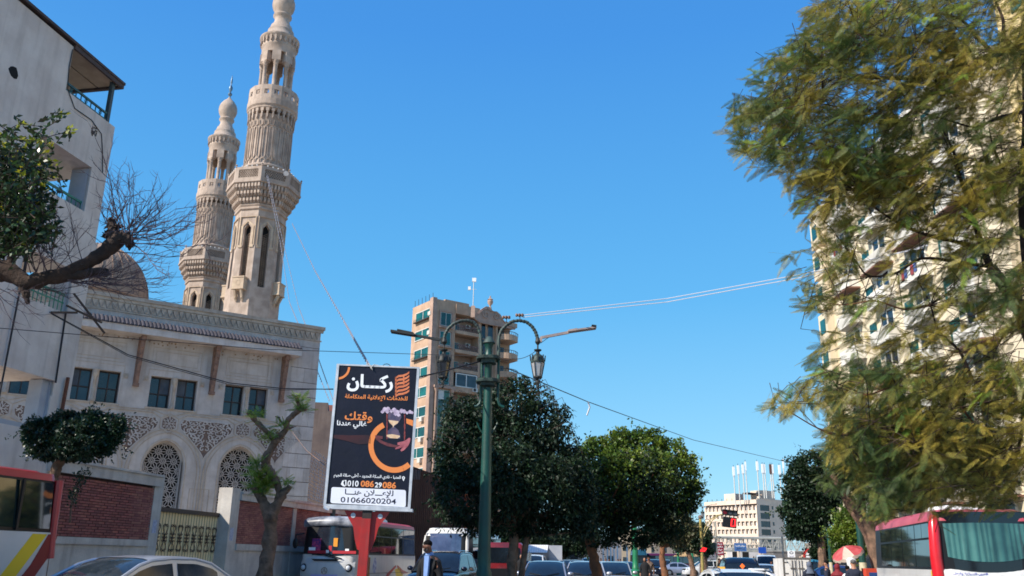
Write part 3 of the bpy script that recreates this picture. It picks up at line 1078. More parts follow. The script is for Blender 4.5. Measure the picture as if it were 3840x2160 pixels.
# ================================================================ boundary wall of brick panels with the gate
FN = (-10.5, 21.1)
fence = frame('boundary_wall', FN, 10.2, 'long boundary wall of red brick panels between plaster piers and coping', 'wall')
q = MB()
q.box(-0.6, 3.78, 0.07, 0.35, 1.86, 3.3)
q.box(8.85, 13.2, 0.07, 0.35, 1.86, 3.25)
q.box(13.5, 17.9, 0.07, 0.35, 1.86, 3.25)
q.box(18.2, 23.0, 0.07, 0.35, 1.86, 3.25)
q.build('mortar_bed', m_mortar, fence)
q = MB()
q.box(-0.6, 3.78, 0.0, 0.35, 0, 1.70).box(-0.6, 3.78, -0.05, 0.35, 1.70, 1.86)
q.box(8.85, 23.0, 0.0, 0.35, 0, 1.66).box(8.85, 23.0, -0.05, 0.35, 1.66, 1.86)
q.build('plinth', m_fence_pl, fence)
q = MB()
q.box(-0.6, 4.0, -0.06, 0.36, 3.30, 3.56).box(-0.6, 4.05, -0.10, 0.40, 3.56, 3.62)
q.box(8.85, 23.0, -0.06, 0.36, 3.25, 3.46).box(8.85, 23.0, -0.10, 0.40, 3.46, 3.54)
q.build('coping', m_fence_pl, fence)
MB().box(3.78, 4.22, 0.0, 0.48, 0, 3.56).build('gate_pier', m_fence_pl, fence)
MB().box(8.28, 8.85, 0.0, 0.48, 0, 3.62).build('gate_pier', m_fence_pl, fence)
MB().box(13.2, 13.5, -0.02, 0.33, 0, 3.25).box(17.9, 18.2, -0.02, 0.33, 0, 3.25).build('post', m_fence_pl, fence)
pst = MB()
m_paper = mat('faded paper bills', (186, 190, 206), (150, 154, 178), 14, 0.9)
pst.box(3.9, 4.1, -0.004, 0, 2.05, 2.4)
pst.build('paper_bill', m_paper, fence)
MB().box(8.4, 8.62, -0.004, 0, 1.95, 2.35).build('paper_bill', m_paper, fence)
# bricks: 25 x 6.5 cm with recessed joints
bme = []
for L_ in (0.238,):
    for k in range(4):
        b = MB()
        d = 0.012 * k / 3
        b.add([(0.004, 0.0 - d, 0.004), (L_ - 0.004, 0.0 - d, 0.004), (L_ - 0.004, 0.0 - d, 0.052), (0.004, 0.0 - d, 0.052),
               (0, 0.06, 0), (L_, 0.06, 0), (L_, 0.06, 0.056), (0, 0.06, 0.056)],
              [(0, 1, 2, 3), (1, 0, 4, 5), (2, 1, 5, 6), (3, 2, 6, 7), (0, 3, 7, 4)])
        mm = mat('red brick tone %s' % 'abcd'[k], [(162, 106, 94), (148, 94, 84), (140, 90, 82), (156, 98, 88)][k], [(156, 86, 78), (146, 80, 76), (134, 78, 76), (152, 84, 82)][k], 5, 0.9, 0.5, 80, objrand=0.16)
        bme.append(b.mesh('brick', mm))
count = 0
rest = [MB() for _ in range(2)]
rb_ = random.Random(5)
spans = [(-0.6, 3.78, 1.87, 3.29), (8.85, 13.2, 1.87, 3.24), (13.5, 17.9, 1.87, 3.24), (18.2, 23.0, 1.87, 3.24)]
cells = []
for (x0, x1, z0, z1) in spans:
    row = 0
    z = z0
    while z + 0.056 < z1:
        x = x0 - (0.125 if row % 2 else 0)
        while x < x1 - 0.01:
            a, b = max(x, x0), min(x + 0.238, x1)
            if b - a > 0.05:
                cells.append((a, b, z))
            x += 0.25
        z += 0.0655
        row += 1
for i, (a, b, z) in enumerate(cells):
    if a > -0.1 and i % 1 == 0 and count < 300 and b - a > 0.2 and b < 3.0:
        inst('brick', bme[rb_.randrange(4)], fence, (a, 0.012 + rb_.uniform(-0.004, 0.004), z))
        count += 1
    else:
        yy = 0.012 + rb_.uniform(-0.008, 0.006)
        rest[0].add([(a, yy, z), (b, yy, z), (b, yy, z + 0.056), (a, yy, z + 0.056), (a, 0.07, z), (b, 0.07, z), (b, 0.07, z + 0.056), (a, 0.07, z + 0.056)],
                    [(0, 1, 2, 3), (1, 0, 4, 5), (2, 1, 5, 6), (3, 2, 6, 7), (0, 3, 7, 4)])
rest[0].build('brickwork', m_brick, fence, kind='stuff')

# the gate
gate = frame('gate', (FN[0] + sin(radians(10.2)) * 4.22, FN[1] + cos(radians(10.2)) * 4.22), 10.2, 'cream corrugated steel gate with black wrought iron scrolls', 'gate')
g = MB()
n = 46
vs, fs = [], []
for i in range(n * 4 + 1):
    x = i * 4.05 / (n * 4)
    y = 0.43 + (0.0, 0.0, 0.03, 0.03)[i % 4]
    vs += [(x, y, 0.1), (x, y, 2.68)]
for i in range(n * 4):
    fs.append((2 * i, 2 * i + 2, 2 * i + 3, 2 * i + 1))
g.add(vs, fs)
g.build('gate_sheet', m_gate, gate)
g = MB().box(0, 4.055, 0.36, 0.48, 2.68, 2.80)
g.build('gate_frame', m_iron, gate)
bar_me = MB().box(-0.005, 0.005, 0, 0.008, 0.1, 2.68).mesh('gate_bar', m_iron)
for i in range(26):
    inst('gate_bar', bar_me, gate, (0.04 + i * 0.159, 0.405, 0))
sc_ = MB()
def spiral(cx, cz, r, a0, turns, s=1, n=10):
    return [(cx + r * (1 - 0.75 * t / n) * cos(a0 + s * turns * 2 * pi * t / n), cz + r * (1 - 0.75 * t / n) * sin(a0 + s * turns * 2 * pi * t / n)) for t in range(n + 1)]
for (zb, sg) in ((2.30, 1), (1.62, -1)):
    for s in (-1, 1):
        sc_.ribbon(spiral(s * 0.05, zb, 0.05, pi if s > 0 else 0, 1.2, -s * sg, 10), 0.014, 0, 0.014)
        sc_.ribbon([(s * 0.1, zb), (s * 0.085, zb - sg * 0.1), (s * 0.03, zb - sg * 0.22), (0, zb - sg * 0.3)], 0.014, 0, 0.014)
for z in (2.06, 1.96, 1.86):
    for s in (-1, 1):
        sc_.ribbon(spiral(s * 0.065, z, 0.04, 0 if s > 0 else pi, 1.0, s, 8), 0.013, 0, 0.014)
sc_.prism([(-0.03, 1.96), (0, 2.06), (0.03, 1.96), (0, 1.86)], 0, 0.014)
sc_me = sc_.mesh('scroll', m_iron)
for i in range(10):
    inst('scroll', sc_me, gate, (0.2 + i * 0.41, 0.388, 0), scale=(1.35, 1, 1))
# ================================================================ apartment tower in the middle distance
m_tower = mat('tan render', (190, 158, 132), (170, 140, 116), 0.5, 0.9, streak=0.5, streak_col=(128, 102, 84))
m_tower_trim = mat('pinkish trim', (178, 148, 130), (158, 130, 114), 1.0, 0.9)
m_glass_gr = mat('green window glass', (14, 92, 84), (10, 68, 66), 0.5, 0.15, island=0.25, objrand=0.45, spec=0.7)
m_glass_dg = mat('dark green curtain glass', (40, 66, 64), (58, 96, 70), 0.5, 0.15, spec=0.7)
m_frame_w = mat('white aluminium frame', (200, 196, 188), rough=0.4)
m_ac = mat('white machine case', (205, 200, 190), (180, 174, 164), 4, 0.5)
m_dark = mat('recess dark', (62, 50, 44), (46, 38, 36), 1, 0.95)
kt = P(1440 + 430 / 2.264, 1000 + 290 / 2.264, 125)
TW = (kt.x, 125.0)
tw = frame('apartment_tower', TW, 55, 'tall tan apartment tower with green windows and a scrolled roof pediment', 'building')


def ac_unit(parent, x, y, z, name='air_conditioner', front=-1):
    a = MB().box(x - 0.42, x + 0.42, y, y + 0.32, z, z + 0.6).build(name, m_ac, parent)
    MB(Matrix.Translation((x - 0.1, y, z + 0.3)) @ Matrix.Rotation(pi / 2, 4, 'X')).lathe([(0.24, 0.0), (0.24, 0.01)], 12).build('fan', m_black, a)
    return a


def win(parent, x0, x1, z0, z1, y, glass, fr=None, cols=2, depth=0.0, t=0.06):
    w = MB().box(x0, x1, y, y + 0.05, z0, z1).build('window', glass, parent)
    f = MB()
    for i in range(cols + 1):
        x = x0 + (x1 - x0) * i / cols
        f.box(x - t / 2, x + t / 2, y - 0.05, y - 0.001, z0, z1)
    for z in (z0, z1):
        f.box(x0 - t / 2, x1 + t / 2, y - 0.052, y - 0.001, z - t / 2, z + t / 2)
    f.build('frame', fr or m_frame_w, w)
    return w


body = MB()
body.box(3.5, 15.2, 2.0, 12, 0, 36.5)        # core behind the balconies
body.box(0.0, 3.75, 0.0, 6.7, 0, 38.6)
body.box(7.95, 8.35, 0.0, 2.0, 0, 37.4)
body.box(8.35, 11.2, 0.5, 2.0, 0, 36.6)
body.box(11.2, 11.5, 0.0, 2.0, 0, 37.0)
body.build('wall', m_tower, tw)
MB().box(3.75, 8.0, -0.15, 2.0, 36.9, 38.4).box(8.0, 15.2, 0.0, 2.0, 36.5, 37.2).build('roof_parapet', m_tower, tw)
# left wing, a little lower and set back behind the lit corner
MB().box(0.5, 3.4, 6.7, 7.6, 0, 37.6).build('wing_wall', m_tower, tw)
lw = MB().box(-0.35, 0.35, -0.2, 0.75, 0.0, 38.75).build('corner_pier', m_tower_trim, tw)
MB().box(4.2, 8.6, 4.0, 9, 36.5, 40.2).box(7.2, 8.6, 3.2, 4.0, 36.5, 39.2).build('stair_house', m_tower, tw)
# pediment: scrolled gable with urn
pd_ = [(6.4, 36.9), (6.9, 37.3), (7.5, 37.6), (8.3, 38.4), (9.0, 38.9), (9.6, 38.95), (10.1, 38.5), (10.5, 38.35), (11.0, 38.45), (11.7, 38.1), (12.4, 37.2), (13.2, 36.7), (14.6, 36.5), (14.6, 36.1), (8.0, 36.1)]
MB().prism(pd_, -0.32, -0.02).build('pediment', m_tower_trim, tw)
pr = MB()
for s, cx in ((1, 9.0), (-1, 10.9)):
    pts = spiral(cx, 37.6, 0.75, pi * 0.6, 1.3, s, 16)
    pr.ribbon(pts, 0.13, -0.45, -0.32)
pr.ribbon([(6.6, 36.95), (7.6, 37.4), (8.4, 38.1), (9.2, 38.6), (10.0, 38.3), (11.0, 38.25), (11.9, 37.4), (13.0, 36.6), (14.4, 36.35)], 0.14, -0.45, -0.32)
pr.build('scroll', m_tower_trim, tw)
MB().lathe([(0.28, 38.6), (0.22, 38.9), (0.12, 39.1), (0.14, 39.2), (0.42, 39.6), (0.45, 39.95), (0.34, 40.1), (0.45, 40.2), (0.2, 40.4), (0.1, 40.5), (0.12, 40.7), (0.02, 40.85)], 14, (9.9, -0.1)).build('urn', m_tower_trim, tw, smooth=True)
# side face windows: local x negative side is a face at right angles; built as children turned a quarter
side = empty('side_face', (0, 0, 0), pi / 2)
side.parent = tw
MB().box(-14, 0, 0.0, 0.02, 0.0, 0.02)
fz0 = 37.35
for r in range(12):
    z1 = fz0 - 2.95 * r
    if z1 < 3:
        break
    x0 = -5.6
    w = MB(Matrix.Rotation(-pi / 2, 4, 'Z')).box(1.0, 1.0, 0, 0, 0, 0)
    # this face lies in the plane x = 0, looking to -x
    g = MB().box(-0.03, 0.02, 1.0, 5.4, z1 - 1.45, z1).build('window', m_glass_gr, side.parent)
    f = MB()
    for y in (1.0, 3.2, 5.4):
        f.box(-0.1, -0.031, y - 0.06, y + 0.06, z1 - 1.45, z1)
    for z in (z1 - 1.45, z1):
        f.box(-0.11, -0.031, 0.94, 5.46, z - 0.06, z + 0.06)
    f.build('frame', m_frame_w, g)
    if r in (0, 2):
        b = MB()
        b.box(-0.5, -0.02, 0.9, 5.5, z1 - 1.62, z1 - 1.5)
        for q in range(14):
            b.bar((-0.45, 1.0 + q * 0.34, z1 - 1.5), (-0.45, 1.0 + q * 0.34, z1 - 1.1), 0.04)
        b.build('window_rail', m_iron, g)
    if r in (0, 1, 5, 6, 7, 8):
        MB().box(-0.45, -0.02, 0.35 if r < 5 else 1.6, 1.15 if r < 5 else 2.4, z1 - (1.25 if r < 5 else 2.2), z1 - (0.65 if r < 5 else 1.6)).build('air_conditioner', m_ac, tw)
    MB().box(-0.05, -0.003, 1.2, 5.2, z1 - 2.28, z1 - 2.25).build('joint', m_tower_trim, tw) if False else None
bpy.data.objects.remove(side)
# front windows with raised surrounds
for r in range(12):
    z1 = 36.7 - 2.95 * r
    if z1 < 4:
        break
    if z1 > 26:
        w = win(tw, 1.15, 2.95, z1 - 2.0, z1, -0.03, m_glass_gr)
        MB().ribbon([(0.95, z1 - 2.2), (3.15, z1 - 2.2), (3.15, z1 + 0.2), (0.95, z1 + 0.2)], 0.22, -0.18, -0.002, True).build('surround', m_tower_trim, w)
        MB().box(0.85, 3.25, -0.4, -0.002, z1 - 2.42, z1 - 2.28).build('sill', m_tower_trim, w)
    elif z1 < 10:
        win(tw, 1.25, 2.95, z1 - 1.7, z1, -0.03, m_glass_gr, m_frame_w, 2)
    # balcony column
    zc = 36.8 - 2.95 * r
    MB().box(3.7506, 7.949, 1.95, 2.0, zc - 2.9, zc).build('recess_wall', m_tower_trim, tw)
    MB().box(3.75, 7.95, -0.15, 2.0, zc - 2.95, zc - 2.45).build('balcony_slab', m_tower, tw)
    if r not in (3,):
        b = MB()
        b.box(3.9, 7.9, -0.12, -0.02, zc - 1.72, zc - 1.62)
        for q in range(10):
            x = 3.95 + q * 0.4
            b.ribbon([(x, zc - 2.45), (x + 0.4, zc - 1.7)], 0.05, -0.1, -0.05).ribbon([(x + 0.4, zc - 2.45), (x, zc - 1.7)], 0.05, -0.1, -0.05)
        b.build('balustrade', mat('lattice balustrade', (120, 92, 88), rough=0.7), tw)
        win(tw, 4.0, 5.6, zc - 1.9, zc - 0.9, 1.90, m_glass_gr)
        if r in (0, 1, 2, 4):
            ac_unit(tw, 6.9, 1.3, zc - 1.5)
    else:
        MB().box(3.75, 7.95, -0.12, -0.05, zc - 2.45, zc - 2.1).build('panel', m_tower, tw)
        win(tw, 4.1, 7.7, zc - 2.1, zc - 0.2, -0.14, m_glass_dk, m_frame_w, 2, t=0.16)
        ac_unit(tw, 7.3, -0.55, zc - 2.7)
    # centre stair column of dark glass
    win(tw, 8.7, 9.5, zc - 2.9, zc - 0.05, 0.45, m_glass_dk, m_tower_trim, 1)
    win(tw, 9.9, 10.9, zc - 2.9, zc - 0.05, 0.45, m_glass_dk, m_tower_trim, 1)
    # curved balconies on the right
    pts = []
    for i in range(9):
        t = i / 8
        pts.append((11.5 + 3.7 * t, 0.2 - 1.35 * sin(pi * (0.1 + 0.8 * t))))
    sl = MB()
    zb = zc - 2.75
    vs = [(x, y, z) for z in (zb, zb + 0.9) for x, y in pts] + [(x, 2.0, z) for z in (zb, zb + 0.9) for x, y in pts]
    n = 9
    fs = [(i, i + 1, n + i + 1, n + i) for i in range(n - 1)] + [(i + 1, i, 2 * n + i, 2 * n + i + 1) for i in range(n - 1)] + [(n + i, n + i + 1, 3 * n + i + 1, 3 * n + i) for i in range(n - 1)]
    fs += [(n - 1, 2 * n - 1 - 0, 4 * n - 1, 3 * n - 1)] + [(0, 2 * n, 3 * n, n)]
    sl.add(vs, fs)
    sl.build('balcony', m_tower, tw)
    b = MB()
    b.tube([(x, y - 0.05, zb + 1.3) for x, y in pts], 0.05, 5)
    for x, y in pts:
        b.bar((x, y, zb + 0.9), (x, y, zb + 1.3), 0.05)
    b.build('railing', m_iron, tw)
    MB().box(12.0, 14.0, 1.9, 1.99, zc - 1.9, zc - 0.4).build('balcony_door', m_glass_dk, tw)
# tall curtain wall with engaged columns on the lower storeys
cw = win(tw, 1.2, 3.1, 12.3, 25.0, -0.04, m_glass_dg, m_frame_w, 2)
f = MB()
for i in range(9):
    f.box(1.2, 3.1, -0.1, -0.05, 12.3 + i * 1.55, 12.36 + i * 1.55)
f.build('glazing_bar', m_dark, cw)
MB().box(1.25, 2.1, -0.12, -0.06, 23.6, 24.9).build('open_sash', m_frame_w, cw)
for i, (q, c_) in enumerate(((12.5, 0), (15.6, 0))):
    MB().box(2.15, 3.0, -0.07, -0.045, q, q + 1.5).build('green_pane', mat('bright green glass', (24, 150, 96), rough=0.2), cw)
for x in (0.75, 3.45):
    MB().lathe([(0.3, 11.5), (0.3, 12.0), (0.2, 12.1), (0.2, 24.6), (0.32, 24.9), (0.36, 25.2)], 12, (x, -0.25)).build('column', m_tower_trim, tw, smooth=True)
MB().box(0.3, 3.9, -0.55, 0, 25.2, 25.55).build('cornice', m_tower_trim, tw)
am = empty('antenna_mast', (0, 0, 0), 0, 'thin antenna mast with two small dishes on the tan tower roof', 'antenna')
am.location = P(1775, 1120, 127)
mm_ = MB().tube([(0, 0, -2.0), (0, 0, 3.2)], 0.07, 6)
mm_.build('mast', m_frame_w, am)
MB().box(-0.25, 0.35, -0.1, 0.2, 2.7, 3.3).build('dish', m_white, am)
MB().box(-0.85, -0.45, -0.1, 0.2, 1.4, 1.9).build('dish', m_white, am)
MB().bar((-0.6, 0, 1.5), (0.4, 0, 1.5), 0.05).build('arm', m_frame_w, am)
MB().box(-0.3, 0.3, -0.3, 0.3, -3.0, -1.2).build('base_block', m_tower_trim, am)
rd = MB()
for i in range(6):
    x = 0.4 + i * 0.6
    rd.bar((0.3, 1 + 2.2 * i * 0.5, 38.5), (0.3, 1.1 + 2.2 * i * 0.5, 39.8), 0.05)
rd.build('rebar', m_iron, tw)

# ================================================================ dark houses behind the mosque corner
pb = P(1150, 1560, 62)
hb = frame('grey_house', (pb.x - 2, 62.0), 80, 'grey rendered house with a stepped parapet behind the mosque corner', 'building')
m_greyh = mat('dark grey render', (128, 112, 104), (108, 94, 90), 0.7, 0.92, streak=0.4, streak_col=(80, 66, 62))
zz_ = [(0, 0), (5.0, 0), (5.0, 10.3), (4.5, 10.3), (4.5, 10.9), (4.1, 10.9), (4.1, 11.5), (3.4, 11.5), (3.4, 12.1), (0, 12.1)]
MB().prism(zz_, 0, 8).build('wall', m_greyh, hb)
pb2 = P(1215, 1530, 78)
hb2 = frame('brick_top_house', (pb2.x - 1.2, 78.0), 80, 'weathered house with a red brick roof room and shuttered window', 'building')
MB().box(0, 6, 0, 8, 0, 12.2).build('wall', m_greyh, hb2)
MB().box(0.3, 5, 0.2, 6, 12.2, 14.6).build('roof_room', m_brick, hb2)
MB().box(-0.2, 6.2, -0.6, 0, 10.1, 10.7).build('balcony', m_greyh, hb2)
win(hb2, 0.8, 2.0, 10.9, 12.0, -0.06, m_glass_dk)
win(hb2, 0.8, 2.4, 5.0, 7.2, -0.06, m_glass_dk)
bb = MB()
for i in range(12):
    bb.bar((0.3 + i * 0.2, -0.5, 3.6), (0.3 + i * 0.2, -0.5, 4.8), 0.05)
bb.bar((0.2, -0.5, 4.8), (2.7, -0.5, 4.8), 0.07).bar((0.2, -0.5, 3.6), (2.7, -0.5, 3.6), 0.07)
bb.build('balcony_rail', mat('pale rail', (130, 120, 120), rough=0.6), hb2)
# sagging net between mosque corner and billboard
a_, b_ = P(1175, 1690, 44), P(1300, 1740, 44)
c_, d_ = P(1135, 1868, 42.5), P(1290, 1900, 42.5)
net = MB()
nn = 14
for i in range(nn + 1):
    t = i / nn
    p, q = a_.lerp(b_, t), c_.lerp(d_, t)
    net.tube([p.lerp(q, s / 5) + Vector((0.08 * sin(s + i), -0.5 * sin(pi * s / 5) * 0.3, 0)) for s in range(6)], 0.011, 3, cap=False)
    p, q = a_.lerp(c_, t), b_.lerp(d_, t)
    net.tube([p.lerp(q, s / 5) + Vector((0, 0, -0.18 * sin(pi * s / 5))) for s in range(6)], 0.011, 3, cap=False)
net.build('net', m_wire_lt, label='pale sagging wire net strung beside the mosque corner', cat='net')

# ================================================================ brown corrugated structure behind the buses
m_brown = mat('brown corrugated sheet', (100, 66, 54), (80, 52, 44), 0.8, 0.6, streak=0.4, streak_col=(60, 40, 34))
pbn = P(1480, 1960, 55)
bs = frame('corrugated_hoarding', (pbn.x, 55.0), 75, 'tall brown corrugated hoarding behind the white buses', 'hoarding')
vs, fs = [], []
n = 90
for i in range(n + 1):
    x = -1.2 + i * 5.6 / n
    zt = 7.6 - 0.30 * (x + 1.2)
    vs += [(x, 0.05 * (i % 2), 0), (x, 0.05 * (i % 2), zt)]
for i in range(n):
    fs.append((2 * i, 2 * i + 2, 2 * i + 3, 2 * i + 1))
MB().add(vs, fs).build('sheet', m_brown, bs)
MB().box(4.3, 4.6, -0.1, 0.4, 0, 6.3).box(-1.2, 4.4, 0.12, 0.25, 0, 5.6).build('post', mat('orange post', (176, 84, 44), (130, 60, 40), 3, 0.8), bs)
rf_ = MB()
for i in range(26):
    rf_.bar((-1.1 + i * 0.1, -0.05, 6.15), (-1.1 + i * 0.1, -0.05, 6.75), 0.03)
rf_.build('grille', mat('pale rail', (130, 120, 120)), bs)

# ================================================================ far civic building with niches
m_far = mat('pale peach render', (222, 200, 178), (208, 186, 166), 0.3, 0.9)
m_far2 = mat('peach spandrel', (206, 176, 158), (190, 162, 146), 0.3, 0.9)
m_fard = mat('recess grey', (110, 96, 90), rough=0.95)
kf = P(2839, 1873, 360)
SC = 360 / 230
fb = frame('office_block', (kf.x, 360.0), 55, 'far pale office block with rows of niches and rooftop masts', 'building')
fbz = kf.z
Lf = 17.15 * SC + 1.0     # the lit face runs back along local -? : it turns a right angle from the shaded one
MB().box(0.3, 16, 0.3, Lf, 0, fbz).build('wall', m_fard, fb)
# shaded front
q = MB()
q.box(0.0, 16, -0.001, 0.3, 24.0, fbz + 0.5).box(0, 1.5, 0, 0.3, 0, 24.0).box(7.2, 16, 0, 0.3, 0, 24.0)
for r in range(8):
    z = 24.0 - 3.15 * r
    q.box(1.5, 7.2, 0, 0.3, z - 3.15, z - 2.3)
q.build('front_wall', m_far, fb)
for r in range(7):
    z = 24.0 - 3.15 * r
    MB().box(1.5, 7.2, 0.2, 0.24, z - 2.3, z).build('window', m_glass_dk, fb)
    MB().box(8.7, 9.7, -0.04, -0.002, z - 1.6, z - 0.2).build('window', m_glass_dk, fb)
# lit face with fins and slabs
q = MB()
q.box(-0.002, 0.35, 0, Lf, fbz - 1.6, fbz)
q.box(-0.6, 0.0, -0.0, Lf, fbz - 1.62, fbz + 0.02)
q.build('roof_band', m_far, fb)
ncol = 13
cw_ = Lf / ncol
rowz = [(23.7 - 3.04 * i) for i in range(7)]
for z in rowz:
    MB().box(-0.6, 0.0, 0, Lf, z - 3.04, z - 1.8).build('spandrel_band', m_far2 if False else m_far, fb)
fin_me = MB().box(-0.6, 0.0, -0.28, 0.28, 0, 1.85).mesh('fin', m_far)
nic = MB().add([(-0.5, 0.3, 0), (0.0, 1.1, 0), (0.0, 1.1, 1.3), (-0.5, 0.3, 1.3), (-0.05, 0.3, 0), (-0.05, 0.3, 1.3)], [(0, 1, 2, 3), (3, 2, 5), (0, 3, 5, 4)]).mesh('niche', mat('white niche', (236, 230, 222), rough=0.8))
for z in rowz:
    for i in range(ncol + 1):
        inst('fin', fin_me, fb, (0.005, min(i * cw_, Lf - .28) if i else 0.28, z - 1.82))
        if i < ncol:
            inst('niche', nic, fb, (0.0, i * cw_ + 0.3, z - 1.8), scale=(1, 1, 1))
MB().box(1, 6, 12, 18, fbz, fbz + 3.0).box(7, 15, 3, 9, fbz, fbz + 4.2).box(3, 4, 1, 2.4, fbz, fbz + 1.5).build('roof_hut', m_far, fb)
MB().box(2, 9.5, 6, 9, fbz + 2.6, fbz + 3.2).box(5, 5.8, 3, 4, fbz, fbz + 3.0).build('roof_shelter', m_roof_steel, fb)
sp = MB()
for i in range(10):
    sp.bar((-0.3, 2.0 + i * 2.7, fbz), (-0.3, 2.0 + i * 2.7, fbz + 1.0), 0.14)
sp.build('roof_lamp', m_iron, fb)
mast_list = [(2746, 1750, 1882, 0), (2763, 1745, 1878, 0), (2781, 1742, 1865, 0), (2791, 1731, 1860, 1), (2835, 1730, 1874, 0), (2856, 1740, 1850, 0),
             (2864, 1741, 1850, 1), (2886, 1741, 1850, 2), (2893, 1742, 1850, 0), (2920, 1744, 1852, 0), (2934, 1722, 1840, 1)]
word = ['leftmost', 'second from the left', 'third from the left', 'thin one just right of the third', 'tallest, in the middle', 'left of the brown one by two', 'thin one between two panels', 'brown panel one', 'right beside the brown one', 'second from the right', 'rightmost']
for (px, y0, y1, kk), wd in zip(mast_list, word):
    top, bot = P(px, y0, 362), P(px + (y1 - y0) * 0.09, y1, 362)
    m_ = empty('antenna_mast', bot, 0, 'rooftop phone mast on the office block, ' + wd, 'antenna', 'rooftop masts on the office block')
    h = top.z - bot.z
    MB().tube([(0, 0, -2), (0, 0, h - (3.6 if kk != 1 else 2.9))], 0.22, 6).build('pole', m_frame_w, m_)
    w_ = 0.42 if kk != 1 else 0.28
    MB().box(-w_, w_, -w_, w_, h - 3.6, h).lathe([(w_ * 1.2, h - 3.7), (w_ * 0.4, h - 4.2)], 8).build('aerial_panel', m_white if kk != 2 else m_brown, m_)
    MB().tube([(0, 0, h), (0, 0, h + 0.7)], 0.1, 5).build('tip', m_iron, m_)
    if kk == 2:
        MB().bar((0, 0, 6), (-2.6, 0, 0), 0.12).bar((0, 0, 6), (2.6, 0, 0), 0.12).build('stay', m_frame_w, m_)

# ================================================================ footbridge
m_truss = mat('grey truss steel', (176, 172, 160), (150, 146, 136), 0.6, 0.6)
pa, pb_ = P(2640, 2020, 225), P(3075, 2010, 225)
fbr = empty('footbridge', (0, 0, 0), 0, 'grey steel truss footbridge crossing the road in front of the office block', 'footbridge')
zt, zb = 7.5, 4.4
xa, xb = pa.x, pb_.x + 6
ya = 225
q = MB()
for y in (ya, ya + 3):
    q.bar((xa, y, zt), (xb, y + 4, zt), 0.35, 0.42).bar((xa, y, zb), (xb, y + 4, zb), 0.3, 0.5)
q.build('chord', m_truss, fbr)
MB().bar((xa, ya + 1.5, zt + 0.25), (xb, ya + 5.5, zt + 0.25), 3.4, 0.16).build('roof', mat('pale roof sheet', (214, 212, 206), rough=0.5), fbr)
MB().bar((xa, ya + 1.5, zb - 0.1), (xb, ya + 5.5, zb - 0.1), 3.2, 0.2).build('deck', m_dark, fbr)
nn = 22
w_ = (xb - xa) / nn
up_me = None
for i in range(nn):
    x = xa + i * w_
    y = ya + 4 * i / nn
    MB().bar((x, y, zb), (x, y, zt), 0.16).build('truss_post', m_truss, fbr)
    MB().bar((x, y, zb if i % 2 else zt), (x + w_, y + 0.18, zt if i % 2 else zb), 0.2).build('truss_brace', m_truss, fbr)
    g = MB()
    for j in range(4):
        a = x + (j + 0.5) * w_ / 4
        g.tube([(a + 0.25 * cos(q_), y + 0.1, 5.7 + 0.9 * sin(q_)) for q_ in [k * pi / 4 for k in range(9)]], 0.045, 3, cap=False)
    g.bar((x, y + 0.1, 5.8), (x + w_, y + 0.2, 5.8), 0.08)
    g.build('rail_loops', m_truss, fbr)
for px in (2770, 2850, 2985):
    c = P(px, 2090, 226)
    MB().box(c.x - 0.35, c.x + 0.35, 225.2, 225.9, -0.1, 4.35).build('pillar', m_far, fbr)
# wall and gate houses under the bridge
m_lowwall = mat('dull white wall', (206, 200, 196), (186, 180, 176), 0.3, 0.9, streak=0.3, streak_col=(140, 130, 124))
def far_box(name, px0, px1, ytop, Y, depth, m, label, cat, z0=-0.1):
    a, b = P(px0, ytop, Y), P(px1, ytop, Y)
    t = empty(name, ((a.x + b.x) / 2, Y, 0), 0, label, cat)
    h = b.x - a.x
    zt_ = (a.z + b.z) / 2
    MB().box(-h / 2, h / 2, 0, depth, z0, zt_).build('wall', m, t)
    MB().box(-h / 2 - 0.15, h / 2 + 0.15, -0.15, depth + 0.15, zt_, zt_ + 0.25).build('coping', m, t)
    return t, h, zt_
t, h, zt_ = far_box('gate_house', 2745, 2895, 2058, 245, 6, m_lowwall, 'low white wall with arched niches under the footbridge', 'wall')
for i, x in enumerate((-h / 2 + 0.9, -h / 2 + 3.6)):
    MB().box(x - 0.9, x + 0.8, -0.05, -0.002, 0, zt_ - 0.6).build('dark_opening', m_hole, t)
for i in range(2):
    x = 0.3 + i * 3.0
    MB().prism([(x - 0.5, 1.6), (x + 0.5, 1.6), (x + 0.45, 2.3), (x, 3.4), (x - 0.45, 2.3)], -0.08, -0.002).build('niche_panel', m_brown, t)
t, h, zt_ = far_box('kiosk_block', 2900, 3060, 2072, 200, 8, mat('grey concrete', (120, 114, 110), (98, 94, 92), 0.4, 0.9), 'dark concrete stair block under the right end of the footbridge', 'building')
st = MB()
for i in range(14):
    st.box(-3.6 + i * 0.5, -3.1 + i * 0.5, -2.0, -0.01, 0.0, 0.3 * (i + 1))
st.build('stair', m_far, t)
# low backdrop of street frontages beyond the trees
rb2 = random.Random(21)
m_ft = [mat('street front %s' % n_, c1, c2, 0.4, 0.9, streak=0.3, streak_col=(90, 84, 80)) for n_, c1, c2 in (('dun', (150, 138, 126), (130, 120, 110)), ('grey', (128, 126, 130), (110, 108, 112)), ('sand', (176, 158, 134), (158, 142, 120)))]
descr = ['dun', 'grey', 'sandy', 'grey', 'dun', 'sandy', 'grey', 'dun']
place = ['behind the white buses', 'behind the weeping tree', 'behind the second round tree trunk', 'past the white van with a ribbed awning', 'behind the far blue bus', 'behind the far small tree', 'left of the traffic light', 'right behind the maroon bus']
spots = [(1560, 1730, 1985, 75), (1700, 1900, 2010, 95), (1880, 2060, 1990, 120), (2040, 2190, 2010, 140), (2170, 2330, 2030, 190), (2310, 2440, 1990, 230), (2420, 2560, 2020, 260), (2530, 2690, 2045, 300)]
